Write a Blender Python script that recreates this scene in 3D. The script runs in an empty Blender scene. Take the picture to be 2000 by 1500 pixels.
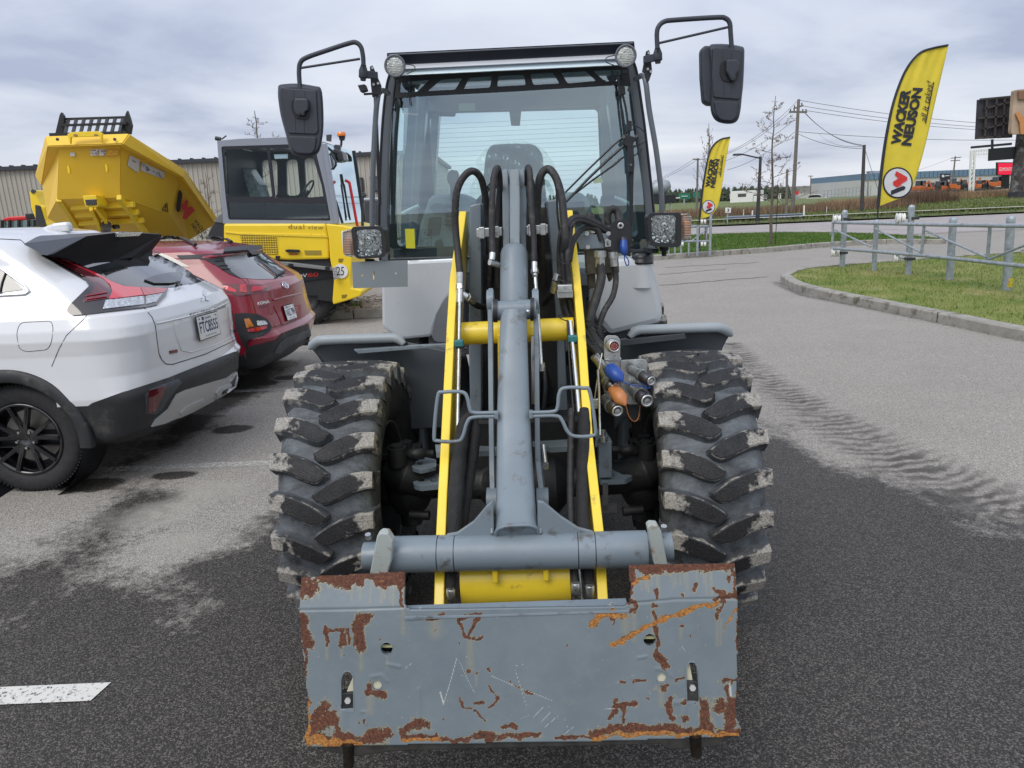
import bpy,math,random
import numpy as np
from mathutils import Vector,Matrix
from mathutils.bvhtree import BVHTree
from mathutils.geometry import delaunay_2d_cdt
from mathutils import noise as mnoise

random.seed(7)
scene=bpy.context.scene
COL=scene.collection
rad=math.radians

# ------------------------------------------------------------------ camera
F_PX,CAM_H,PITCH,ROLL=1387.0,1.65,rad(14.0),rad(2.3)
FW=Vector((0,math.cos(PITCH),-math.sin(PITCH)))
U0=Vector((0,math.sin(PITCH),math.cos(PITCH)))
R0=Vector((1,0,0))
RT=R0*math.cos(ROLL)-U0*math.sin(ROLL)
UP=U0*math.cos(ROLL)+R0*math.sin(ROLL)
CAM=Vector((0,0,CAM_H))
cam_data=bpy.data.cameras.new('camera')
cam=bpy.data.objects.new('camera',cam_data)
COL.objects.link(cam)
m=Matrix((RT,UP,-FW)).transposed().to_4x4()
m.translation=CAM
cam.matrix_world=m
cam_data.sensor_width=36.0
cam_data.lens=36.0*F_PX/2000.0
cam_data.clip_start=0.05
cam_data.clip_end=3000
scene.camera=cam

# ------------------------------------------------------------------ world, sun, exposure
SUN_EL,SUN_AZ=rad(50),rad(215)      # azimuth clockwise from +Y : behind the camera, to the left
world=bpy.data.worlds.new('World')
scene.world=world
world.use_nodes=True
nt=world.node_tree
nt.nodes.clear()
wo=nt.nodes.new('ShaderNodeOutputWorld')
bg=nt.nodes.new('ShaderNodeBackground')
sky=nt.nodes.new('ShaderNodeTexSky')
sky.sky_type='NISHITA'
sky.sun_disc=False
sky.sun_elevation=SUN_EL
sky.sun_rotation=SUN_AZ
sky.air_density=1.2
sky.dust_density=1.5
bg.inputs['Strength'].default_value=0.12
# a layer of cloud: the view direction is carried to a flat ceiling, so banks shrink to the horizon
tc=nt.nodes.new('ShaderNodeTexCoord')
sep=nt.nodes.new('ShaderNodeSeparateXYZ')
nt.links.new(tc.outputs['Generated'],sep.inputs[0])
def wm(op,a,b=None,c=None):
 n=nt.nodes.new('ShaderNodeMath');n.operation=op
 for i,v in enumerate((a,b,c)):
  if v is None:continue
  if isinstance(v,(int,float)):n.inputs[i].default_value=v
  else:nt.links.new(v,n.inputs[i])
 return n.outputs[0]
zc=wm('ADD',wm('MAXIMUM',sep.outputs[2],0.0),0.15)
cx=wm('DIVIDE',sep.outputs[0],zc)
cy=wm('DIVIDE',sep.outputs[1],zc)
cmb=nt.nodes.new('ShaderNodeCombineXYZ')
nt.links.new(wm('MULTIPLY',cx,0.75),cmb.inputs[0]);nt.links.new(wm('MULTIPLY',cy,1.0),cmb.inputs[1])
nz=nt.nodes.new('ShaderNodeTexNoise');nz.inputs['Scale'].default_value=0.62
nz.inputs['Detail'].default_value=7;nz.inputs['Roughness'].default_value=0.52
nz.inputs['Distortion'].default_value=0.35
nt.links.new(cmb.outputs[0],nz.inputs['Vector'])
nz2=nt.nodes.new('ShaderNodeTexNoise');nz2.inputs['Scale'].default_value=0.2
nz2.inputs['Detail'].default_value=3
nt.links.new(cmb.outputs[0],nz2.inputs['Vector'])
cr=nt.nodes.new('ShaderNodeValToRGB')
nt.links.new(wm('ADD',wm('MULTIPLY',nz.outputs[0],0.62),wm('MULTIPLY',nz2.outputs[0],0.38)),cr.inputs[0])
el=cr.color_ramp.elements
CL=9.0
def ck(r_,g_,b_,k=1.0):return (r_*CL*k,g_*CL*k,b_*CL*k,1)
el[0].position=0.415;el[0].color=ck(0.39,0.44,0.58)
el[1].position=0.585;el[1].color=ck(0.80,0.825,0.89)
e=el.new(0.465);e.color=ck(0.56,0.605,0.72)
e=el.new(0.53);e.color=ck(0.69,0.725,0.81)
mixs=nt.nodes.new('ShaderNodeMixRGB');mixs.inputs[0].default_value=0.93
nt.links.new(sky.outputs[0],mixs.inputs[1]);nt.links.new(cr.outputs[0],mixs.inputs[2])
# overcast skies brighten towards the zenith
zen=nt.nodes.new('ShaderNodeMixRGB');zen.blend_type='MULTIPLY';zen.inputs[0].default_value=1
nt.links.new(mixs.outputs[0],zen.inputs[1])
zf=wm('ADD',wm('MULTIPLY',wm('MAXIMUM',sep.outputs[2],0.0),0.55),0.86)
zcomb=nt.nodes.new('ShaderNodeCombineXYZ')
for i in range(3):nt.links.new(zf,zcomb.inputs[i])
nt.links.new(zcomb.outputs[0],zen.inputs[2])
nt.links.new(zen.outputs[0],bg.inputs['Color'])
nt.links.new(bg.outputs[0],wo.inputs['Surface'])

sun_d=bpy.data.lights.new('sun','SUN')
sun_d.energy=1.35
sun_d.angle=rad(34)
sun_d.color=(1.0,0.95,0.87)
sun=bpy.data.objects.new('sun',sun_d)
COL.objects.link(sun)
sdir=Vector((math.sin(SUN_AZ)*math.cos(SUN_EL),math.cos(SUN_AZ)*math.cos(SUN_EL),math.sin(SUN_EL)))
sun.rotation_euler=sdir.to_track_quat('Z','Y').to_euler()
sun.location=(0,0,30)

scene.view_settings.view_transform='Standard'
scene.view_settings.look='None'
scene.view_settings.exposure=0.18
scene.view_settings.gamma=1.0
scene.view_settings.use_curve_mapping=False
scene.render.engine='CYCLES'
try:
 scene.cycles.transparent_max_bounces=16
 scene.cycles.max_bounces=6
except Exception:
 pass

# ------------------------------------------------------------------ pixel measurements of the photograph -> metres
def ray(x,y):
 return FW+RT*((x-1000)/F_PX)+UP*((750-y)/F_PX)
def G(x,y,z=0.0):
 d=ray(x,y);return CAM+d*((z-CAM_H)/d.z)
def W(x,y,Y):
 d=ray(x,y);return CAM+d*(Y/d.y)

# ------------------------------------------------------------------ mesh builder
def V(*a):return Vector(a)
class MB:
 def __init__(s):s.v=[];s.f=[];s.m=[];s.s=[]
 def add(s,vs,fs,m=0,sm=False):
  o=len(s.v);s.v.extend([tuple(p) for p in vs])
  for f in fs:s.f.append(tuple(i+o for i in f));s.m.append(m);s.s.append(sm)
  return s
 def box(s,c,d,m=0,rot=None):
  c=Vector(c);hx,hy,hz=d[0]/2,d[1]/2,d[2]/2
  vs=[Vector((x,y,z)) for x in (-hx,hx) for y in (-hy,hy) for z in (-hz,hz)]
  if rot is not None:vs=[rot@p for p in vs]
  return s.add([c+p for p in vs],[(0,1,3,2),(4,6,7,5),(0,4,5,1),(2,3,7,6),(0,2,6,4),(1,5,7,3)],m)
 def beam(s,a,b,w,h,m=0,up=(0,0,1)):
  a=Vector(a);b=Vector(b);t=(b-a).normalized();u=Vector(up)
  x=t.cross(u)
  if x.length<1e-4:x=t.cross(Vector((0,1,0)))
  x.normalize();z=x.cross(t).normalized()
  vs=[]
  for p in (a,b):
   for sx,sz in ((-1,-1),(1,-1),(1,1),(-1,1)):
    vs.append(p+x*(sx*w/2)+z*(sz*h/2))
  return s.add(vs,[(0,1,5,4),(1,2,6,5),(2,3,7,6),(3,0,4,7),(3,2,1,0),(4,5,6,7)],m)
 def tube(s,path,r,n=10,m=0,caps=True,sm=True,closed=False):
  P=[Vector(p) for p in path];k=len(P)
  rs=list(r) if isinstance(r,(list,tuple)) else [r]*k
  T=[]
  for i in range(k):
   if closed:t=P[(i+1)%k]-P[i-1]
   else:t=P[min(i+1,k-1)]-P[max(i-1,0)]
   T.append(t.normalized() if t.length>1e-9 else Vector((0,0,1)))
  a=Vector((0,0,1)) if abs(T[0].z)<.9 else Vector((1,0,0))
  nrm=T[0].cross(a).normalized();vs=[]
  for i in range(k):
   nrm=(nrm-T[i]*nrm.dot(T[i]))
   nrm=nrm.normalized() if nrm.length>1e-6 else T[i].orthogonal().normalized()
   bn=T[i].cross(nrm)
   for j in range(n):
    w=2*math.pi*j/n
    vs.append(P[i]+(nrm*math.cos(w)+bn*math.sin(w))*rs[i])
  fs=[]
  for i in range(k if closed else k-1):
   for j in range(n):
    a0=i*n+j;a1=i*n+(j+1)%n;i2=(i+1)%k
    fs.append((a0,a1,i2*n+(j+1)%n,i2*n+j))
  s.add(vs,fs,m,sm)
  if caps and not closed:
   s.add(vs[:n],[tuple(range(n))[::-1]],m);s.add(vs[-n:],[tuple(range(n))],m)
  return s
 def cyl(s,a,b,r,n=16,m=0,r2=None,caps=True):
  return s.tube([a,b],[r,r if r2 is None else r2],n,m,caps)
 def lathe(s,o,ax,prof,n=32,m=0,sm=True,arc=None):
  o=Vector(o);ax=Vector(ax).normalized()
  u=ax.orthogonal().normalized();w=ax.cross(u)
  vs=[];k=len(prof)
  for r_,h_ in prof:
   for j in range(n):
    t=2*math.pi*j/n
    vs.append(o+ax*h_+(u*math.cos(t)+w*math.sin(t))*r_)
  fs=[(i*n+j,i*n+(j+1)%n,(i+1)*n+(j+1)%n,(i+1)*n+j) for i in range(k-1) for j in range(n)]
  return s.add(vs,fs,m,sm)
 def prism(s,poly,vec,m=0,sm=False):
  P=[Vector(p) for p in poly];n=len(P);v=Vector(vec)
  vs=P+[p+v for p in P]
  fs=[tuple(range(n))[::-1],tuple(range(n,2*n))]+[(i,(i+1)%n,n+(i+1)%n,n+i) for i in range(n)]
  return s.add(vs,fs,m,sm)
 def grid(s,fn,nu,nv,m=0,sm=True,closeu=False):
  vs=[fn(i/nu,j/nv) for i in range(nu+1) for j in range(nv+1)]
  fs=[(i*(nv+1)+j,(i+1)*(nv+1)+j,(i+1)*(nv+1)+j+1,i*(nv+1)+j+1) for i in range(nu) for j in range(nv)]
  return s.add(vs,fs,m,sm)
 def sphere(s,c,r,n=12,m=0,sc=(1,1,1)):
  c=Vector(c)
  def fn(u,v):
   a=u*2*math.pi;b=v*math.pi
   return c+Vector((math.cos(a)*math.sin(b)*r*sc[0],math.sin(a)*math.sin(b)*r*sc[1],-math.cos(b)*r*sc[2]))
  return s.grid(fn,n,max(4,n // 2),m)
 def build(s,name,mat,parent=None,bevel=0.0,label=None,world=False,kind=None,solid=0.0,seg=2,attr=None,subsurf=0):
  me=bpy.data.meshes.new(name)
  off=Vector((0,0,0))
  if world and parent is not None:
   t=parent
   while t.parent:t=t.parent
   off=Vector(t.location)
  vv=[(p[0]-off.x,p[1]-off.y,p[2]-off.z) for p in s.v] if world and parent is not None else s.v
  me.from_pydata(vv,[],s.f)
  mats=mat if isinstance(mat,(list,tuple)) else [mat]
  for q in mats:me.materials.append(q)
  me.polygons.foreach_set('material_index',s.m)
  me.polygons.foreach_set('use_smooth',s.s)
  if attr:
   for an,av in attr.items():
    at=me.attributes.new(an,'FLOAT','POINT');at.data.foreach_set('value',np.asarray(av,dtype=np.float32))
  me.update()
  o=bpy.data.objects.new(name,me);COL.objects.link(o)
  if parent is not None:o.parent=parent
  if bevel>0:
   b=o.modifiers.new('bevel','BEVEL');b.width=bevel;b.segments=seg;b.limit_method='ANGLE';b.angle_limit=rad(35)
   b.harden_normals=False
  if solid:
   b=o.modifiers.new('solid','SOLIDIFY');b.thickness=solid;b.offset=0
  if subsurf:
   b=o.modifiers.new('sub','SUBSURF');b.levels=subsurf;b.render_levels=subsurf
  if label:o['label']=label
  if kind:o['kind']=kind
  return o

def tag(o,label,cat,group=None,kind=None):
 o['label']=label;o['category']=cat
 if group:o['group']=group
 if kind:o['kind']=kind
 return o
def thing(name,loc,label,cat,group=None,rotz=0.0):
 o=bpy.data.objects.new(name,None);COL.objects.link(o)
 o.empty_display_size=0.2
 o.location=loc;o.rotation_euler=(0,0,rotz)
 return tag(o,label,cat,group)
def struct(o):
 o['kind']='structure';return o
def copy_tree(o,parent=None):
 c=o.copy();COL.objects.link(c)
 if parent:c.parent=parent
 for ch in list(o.children):copy_tree(ch,c)
 return c
def smooth_path(P,k=6):
 P=[Vector(p) for p in P]
 if len(P)<3:return P
 Q=[P[0]*2-P[1]]+P+[P[-1]*2-P[-2]]
 out=[]
 for i in range(1,len(Q)-2):
  for j in range(k):
   t=j/k;a,b,c,d=Q[i-1],Q[i],Q[i+1],Q[i+2]
   out.append(0.5*((2*b)+(c-a)*t+(2*a-5*b+4*c-d)*t*t+(3*b-a-3*c+d)*t **3))
 out.append(P[-1]);return out
def in_poly(x,y,poly):
 c=False;n=len(poly);j=n-1
 for i in range(n):
  xi,yi=poly[i];xj,yj=poly[j]
  if (yi>y) != (yj>y) and x<(xj-xi)*(y-yi)/(yj-yi)+xi:c=not c
  j=i
 return c

# ------------------------------------------------------------------ materials
MATS={}
def rgb(r,g,b):return (r,g,b,1)
def mat(name,col,rough=0.5,metal=0.0,vary=0.0,vscale=3.0,bump=0.0,bscale=60.0,coat=0.0,spec=0.5,
  dirt=None,dirtamt=0.0,dscale=8.0,trans=0.0,emit=None,estr=0.0,rvary=0.0):
 if name in MATS:return MATS[name]
 m_=bpy.data.materials.new(name);m_.use_nodes=True
 t=m_.node_tree;b=t.nodes['Principled BSDF']
 b.inputs['Base Color'].default_value=(*col,1);b.inputs['Roughness'].default_value=rough
 b.inputs['Metallic'].default_value=metal;b.inputs['Coat Weight'].default_value=coat
 b.inputs['Coat Roughness'].default_value=0.06
 b.inputs['Specular IOR Level'].default_value=spec;b.inputs['Transmission Weight'].default_value=trans
 if emit:b.inputs['Emission Color'].default_value=(*emit,1);b.inputs['Emission Strength'].default_value=estr
 co=t.nodes.new('ShaderNodeTexCoord');src=None
 def noise(sc,det=5,ro=.55):
  n=t.nodes.new('ShaderNodeTexNoise');n.inputs['Scale'].default_value=sc
  n.inputs['Detail'].default_value=det;n.inputs['Roughness'].default_value=ro
  t.links.new(co.outputs['Object'],n.inputs['Vector']);return n.outputs[0]
 if vary>0:
  n=noise(vscale);mx=t.nodes.new('ShaderNodeMixRGB')
  mr=t.nodes.new('ShaderNodeMapRange');mr.inputs[1].default_value=.3;mr.inputs[2].default_value=.7
  t.links.new(n,mr.inputs[0]);t.links.new(mr.outputs[0],mx.inputs[0])
  mx.inputs[1].default_value=tuple(c*(1-vary) for c in col)+(1,)
  mx.inputs[2].default_value=tuple(min(1,c*(1+vary)) for c in col)+(1,)
  src=mx.outputs[0]
 if dirt is not None:
  n=noise(dscale,8,.65);mr=t.nodes.new('ShaderNodeMapRange')
  mr.inputs[1].default_value=.62-dirtamt*.4;mr.inputs[2].default_value=.72-dirtamt*.2
  t.links.new(n,mr.inputs[0]);mx=t.nodes.new('ShaderNodeMixRGB')
  t.links.new(mr.outputs[0],mx.inputs[0])
  if src:t.links.new(src,mx.inputs[1])
  else:mx.inputs[1].default_value=(*col,1)
  mx.inputs[2].default_value=(*dirt,1);src=mx.outputs[0]
 if src:t.links.new(src,b.inputs['Base Color'])
 if rvary>0:
  n=noise(vscale*2.3);mr=t.nodes.new('ShaderNodeMapRange')
  mr.inputs[1].default_value=.3;mr.inputs[2].default_value=.7
  mr.inputs[3].default_value=max(.02,rough-rvary);mr.inputs[4].default_value=min(1,rough+rvary)
  t.links.new(n,mr.inputs[0]);t.links.new(mr.outputs[0],b.inputs['Roughness'])
 if bump>0:
  n=noise(bscale,4);bp=t.nodes.new('ShaderNodeBump');bp.inputs['Strength'].default_value=bump
  bp.inputs['Distance'].default_value=0.01;t.links.new(n,bp.inputs['Height']);t.links.new(bp.outputs[0],b.inputs['Normal'])
 MATS[name]=m_;return m_
def glass_mat(name,tint,refl=1.0,rough=0.0,base=0.0):
 if name in MATS:return MATS[name]
 m_=bpy.data.materials.new(name);m_.use_nodes=True;t=m_.node_tree;t.nodes.clear()
 o=t.nodes.new('ShaderNodeOutputMaterial');mx=t.nodes.new('ShaderNodeMixShader')
 tr=t.nodes.new('ShaderNodeBsdfTransparent');tr.inputs[0].default_value=(*tint,1)
 gl=t.nodes.new('ShaderNodeBsdfGlossy');gl.inputs['Roughness'].default_value=rough;gl.inputs['Color'].default_value=(.82,.96,1,1)
 fr=t.nodes.new('ShaderNodeFresnel');fr.inputs[0].default_value=1.5
 ml=t.nodes.new('ShaderNodeMath');ml.operation='MULTIPLY_ADD';ml.inputs[1].default_value=refl;ml.inputs[2].default_value=base;ml.use_clamp=True
 t.links.new(fr.outputs[0],ml.inputs[0]);t.links.new(ml.outputs[0],mx.inputs[0])
 t.links.new(tr.outputs[0],mx.inputs[1]);t.links.new(gl.outputs[0],mx.inputs[2]);t.links.new(mx.outputs[0],o.inputs[0])
 MATS[name]=m_;return m_

M_grey=mat('loader_grey_paint',(0.175,0.215,0.247),.38,vary=.08,vscale=5,bump=.05,bscale=90,dirt=(.10,.10,.095),dirtamt=.12,dscale=16,rvary=.1)
M_lgrey=mat('light_grey_panel',(0.55,0.58,0.61),.32,vary=.04,vscale=2,rvary=.08,coat=.2)
M_dgrey=mat('dark_grey_panel',(0.055,0.062,0.072),.5,vary=.15,vscale=4,rvary=.1,bump=.05,bscale=200)
M_yel=mat('yellow_paint',(0.84,0.62,0.04),.33,vary=.05,vscale=6,coat=.3,dirt=(.30,.22,.06),dirtamt=.06,dscale=14)
M_yel2=mat('yellow_panel_paint',(0.85,0.61,0.025),.42,vary=.04,vscale=2,rvary=.08)
M_blk=mat('black_plastic',(0.016,0.018,0.022),.42,vary=.2,vscale=20,bump=.05,bscale=300)
M_blk2=mat('black_glossy_trim',(0.008,0.009,0.012),.12,coat=.5)
M_navy=mat('black_blue_roof',(0.012,0.016,0.028),.3,vary=.2,vscale=6)
M_chas=mat('black_chassis_paint',(0.014,0.015,0.016),.5,vary=.3,vscale=10,dirt=(.05,.048,.045),dirtamt=.15,bump=.15,bscale=80)
M_hose=mat('rubber_hose',(0.022,0.022,0.024),.58,vary=.35,vscale=40,bump=.3,bscale=240,dirt=(.075,.072,.068),dirtamt=.16,dscale=30)
M_zinc=mat('zinc_plated_steel',(0.52,0.54,0.54),.32,.85,vary=.2,vscale=30,rvary=.15)
M_chrome=mat('chrome_rod',(0.75,0.77,0.78),.14,1.0)
M_galv=mat('galvanised_steel',(0.33,0.37,0.41),.5,.35,vary=.22,vscale=14,rvary=.15,dirt=(.20,.21,.22),dirtamt=.15)
M_mir=mat('mirror_shell_plastic',(0.030,0.036,0.050),.5,vary=.2,vscale=8,bump=.12,bscale=400)
M_gasket=mat('rubber_gasket',(0.006,0.007,0.01),.4)
M_white=mat('white_plastic',(0.75,0.75,0.73),.4,vary=.06,vscale=20,dirt=(.4,.4,.37),dirtamt=.1)
M_conc=mat('concrete_kerb',(0.30,0.285,0.255),.85,vary=.2,vscale=6,bump=.5,bscale=50,dirt=(.10,.085,.06),dirtamt=.22,dscale=5)
M_orange=mat('orange_machine_paint',(0.52,0.13,0.03),.4,vary=.1)
M_red=mat('red_paint',(0.55,0.02,0.02),.35)
M_glass=glass_mat('tinted_cab_glass',(0.84,0.97,0.96),1.2,0,.24)
M_glass2=glass_mat('clear_side_glass',(0.84,0.94,0.93),.9)
M_dglass=mat('dark_car_glass',(0.012,0.014,0.016),.04,spec=.9,coat=1.0)
M_lip=mat('mudguard_lip_highlight',(.30,.34,.37),.42,vary=.08)  # mudguard plastic made paler, top highlight painted into the colour
M_lens=mat('clear_lamp_lens',(0.6,0.62,0.63),.08,.75,vary=.4,vscale=60,bump=.8,bscale=60)
M_amber=mat('amber_lens',(0.75,0.30,0.12),.12,coat=1,bump=.5,bscale=120)
M_redlens=mat('red_tail_lens',(0.42,0.008,0.018),.1,coat=1,vary=.25,vscale=18)
M_dredlens=mat('dark_red_lens',(0.10,0.006,0.010),.1,coat=1,vary=.3,vscale=12)
M_ink=mat('black_print',(0.015,0.017,0.02),.5)
M_redink=mat('red_print',(0.60,0.03,0.03),.45)

# ------------------------------------------------------------------ lettering
def text_2d(s,shear=0.0,bold=0.0,spacing=1.0):
 cu=bpy.data.curves.new('letters','FONT');cu.body=s;cu.size=1.0;cu.shear=shear;cu.offset=bold
 cu.space_character=spacing;cu.resolution_u=3
 o=bpy.data.objects.new('letters',cu);COL.objects.link(o)
 dg=bpy.context.evaluated_depsgraph_get()
 me=bpy.data.meshes.new_from_object(o.evaluated_get(dg))
 vs=[(v.co.x,v.co.y) for v in me.vertices];fs=[tuple(p.vertices) for p in me.polygons]
 bpy.data.objects.remove(o);bpy.data.curves.remove(cu);bpy.data.meshes.remove(me)
 xs=[v[0] for v in vs];ys=[v[1] for v in vs]
 x0,x1,y0,y1=min(xs),max(xs),min(ys),max(ys)
 return [((x-x0)/(x1-x0),(y-y0)/(y1-y0)) for x,y in vs],fs
def letters(name,s,fn,matl,parent,world=True,**kw):
 vs,fs=text_2d(s,**kw);mb=MB();mb.add([fn(u,v) for u,v in vs],fs)
 return mb.build(name,matl,parent,world=world)
def quad_fn(bl,br,tl,tr=None):
 bl,br,tl=Vector(bl),Vector(br),Vector(tl);tr=Vector(tr) if tr is not None else br+tl-bl
 return lambda u,v:bl*(1-u)*(1-v)+br*u*(1-v)+tl*(1-u)*v+tr*u*v

# ------------------------------------------------------------------ panels cut to an outline and laid on a body surface
class Surf:
 def __init__(s,mb,to_world=None):
  s.bvh=BVHTree.FromPolygons([Vector(p) for p in mb.v],s.tris(mb.f));s.last=None
 def tris(s,fs):return [list(f) for f in fs]
 def hit(s,x,y):
  d=ray(x,y).normalized();loc,nrm,i,dist=s.bvh.ray_cast(CAM,d)
  if loc is None:
   q=None
   for rr in (2,5,9,14):
    for a in range(12):
     l2,n2,i2,d2=s.bvh.ray_cast(CAM,ray(x+rr*math.cos(a*.5236),y+rr*math.sin(a*.5236)).normalized())
     if l2 is not None:
      q=(CAM+d*((l2-CAM).dot(d)),n2);break
    if q:break
   if q is None:return None,None
   loc,nrm=q
  if nrm.dot(d)>0:nrm=-nrm
  return loc,nrm
 def panel(s,poly,step=8,off=0.004,thick=0.006,m=0,mb=None):
  """outline in photo pixels -> a thin shell on the body, with its own edge"""
  mb=mb or MB()
  P=[]
  n=len(poly)
  for i in range(n):
   a=poly[i];b=poly[(i+1)%n]
   L=math.hypot(b[0]-a[0],b[1]-a[1]);k=max(1,int(L/step))
   for j in range(k):P.append((a[0]+(b[0]-a[0])*j/k,a[1]+(b[1]-a[1])*j/k))
  nb=len(P);xs=[p[0] for p in P];ys=[p[1] for p in P]
  pts=list(P);y=min(ys)+step*.5
  while y<max(ys):
   x=min(xs)+step*.5
   while x<max(xs):
    if in_poly(x,y,P) and min((x-q[0]) **2+(y-q[1]) **2 for q in P)>(step*.45) **2:pts.append((x,y))
    x+=step
   y+=step
  r=delaunay_2d_cdt([Vector(p) for p in pts],[],[list(range(nb))],1,1e-5)
  v2,f2=r[0],r[2]
  top=[];bot=[]
  for p in v2:
   l,nn=s.hit(p.x,p.y)
   if l is None:l,nn=CAM+ray(p.x,p.y)*5,Vector((0,-1,0))
   top.append(l+nn*off);bot.append(l+nn*(off-thick))
  k=len(top)
  mb.add(top,[tuple(f) for f in f2],m,True)
  edges={}
  for f in f2:
   for i in range(len(f)):
    e_=(f[i],f[(i+1)%len(f)])
    if (e_[1],e_[0]) in edges:edges.pop((e_[1],e_[0]))
    else:edges[e_]=1
  mb.add(top+bot,[(a,b,b+k,a+k) for a,b in edges],m)
  return mb
 def line(s,pts,r=0.002,off=0.001,n=5,mb=None,m=0,step=8,closed=False):
  mb=mb or MB();out=[]
  pp=list(pts)+([pts[0]] if closed else [])
  for a,b in zip(pp[:-1],pp[1:]):
   k=max(1,int(math.hypot(b[0]-a[0],b[1]-a[1])/step))
   for j in range(k):out.append((a[0]+(b[0]-a[0])*j/k,a[1]+(b[1]-a[1])*j/k))
  out.append(pp[-1]);P=[]
  for x,y in out:
   l,nn=s.hit(x,y)
   if l is not None:P.append(l+nn*off)
  if len(P)>1:mb.tube(P,r,n,m)
  return mb

# ================================================================== GROUND
def nz_(x,y,s,z=0.0,o=4):
 return mnoise.fractal(Vector((x*s,y*s,z)),1.0,2.0,o)
def npnoise(X,Y,s,seed=0,octs=4):
 """value noise on numpy arrays"""
 rng=np.random.RandomState(seed);T=rng.rand(256,256);out=np.zeros_like(X);amp=1;tot=0
 for o in range(octs):
  x=X*s*2 **o+17.3*o;y=Y*s*2 **o+5.1*o
  xi=np.floor(x).astype(int);yi=np.floor(y).astype(int);fx=x-xi;fy=y-yi
  fx=fx*fx*(3-2*fx);fy=fy*fy*(3-2*fy)
  a=T[xi%256,yi%256];b=T[(xi+1)%256,yi%256];c=T[xi%256,(yi+1)%256];d=T[(xi+1)%256,(yi+1)%256]
  out+=amp*((a*(1-fx)+b*fx)*(1-fy)+(c*(1-fx)+d*fx)*fy);tot+=amp;amp *= .5
 return out/tot
def np_inpoly(X,Y,poly):
 c=np.zeros(X.shape,bool);n=len(poly);j=n-1
 for i in range(n):
  xi,yi=poly[i][:2];xj,yj=poly[j][:2]
  t=((yi>Y) != (yj>Y)) & (X<(xj-xi)*(Y-yi)/(yj-yi+1e-12)+xi)
  c ^= t;j=i
 return c
def np_segdist(X,Y,a,b):
 ax,ay=a[:2];bx,by=b[:2];dx,dy=bx-ax,by-ay
 t=np.clip(((X-ax)*dx+(Y-ay)*dy)/(dx*dx+dy*dy+1e-12),0,1)
 return np.hypot(X-ax-t*dx,Y-ay-t*dy),t
def np_polydist(X,Y,pts,closed=False):
 D=np.full(X.shape,1e9);S=np.zeros(X.shape);acc=0
 P=pts+([pts[0]] if closed else [])
 for a,b in zip(P[:-1],P[1:]):
  d,t=np_segdist(X,Y,a,b);L=math.hypot(b[0]-a[0],b[1]-a[1])
  S=np.where(d<D,acc+t*L,S);D=np.minimum(D,d);acc+=L
 return D,S
def gp(x,y):p=G(x,y);return (p.x,p.y)
def grid_mesh(name,xs,ys,z,matl,attrs,keep=None):
 nx,ny=len(xs),len(ys);X,Y=np.meshgrid(xs,ys,indexing='ij')
 co=np.stack([X,Y,np.full_like(X,z) if np.isscalar(z) else z],-1).reshape(-1,3)
 i=np.arange(nx-1)[:,None]*ny+np.arange(ny-1)[None,:]
 q=np.stack([i,i+ny,i+ny+1,i+1],-1).reshape(-1,4)
 if keep is not None:q=q[keep.reshape(-1)]
 me=bpy.data.meshes.new(name);me.vertices.add(len(co));me.vertices.foreach_set('co',co.astype(np.float32).ravel())
 me.loops.add(q.size);me.loops.foreach_set('vertex_index',q.ravel().astype(np.int32))
 me.polygons.add(len(q));me.polygons.foreach_set('loop_start',(np.arange(len(q))*4).astype(np.int32))
 me.polygons.foreach_set('loop_total',np.full(len(q),4,np.int32))
 me.update(calc_edges=True)
 for k,v in attrs.items():
  a=me.attributes.new(k,'FLOAT','POINT');a.data.foreach_set('value',v.astype(np.float32).ravel())
 me.materials.append(matl)
 o=bpy.data.objects.new(name,me);COL.objects.link(o);return o

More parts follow.
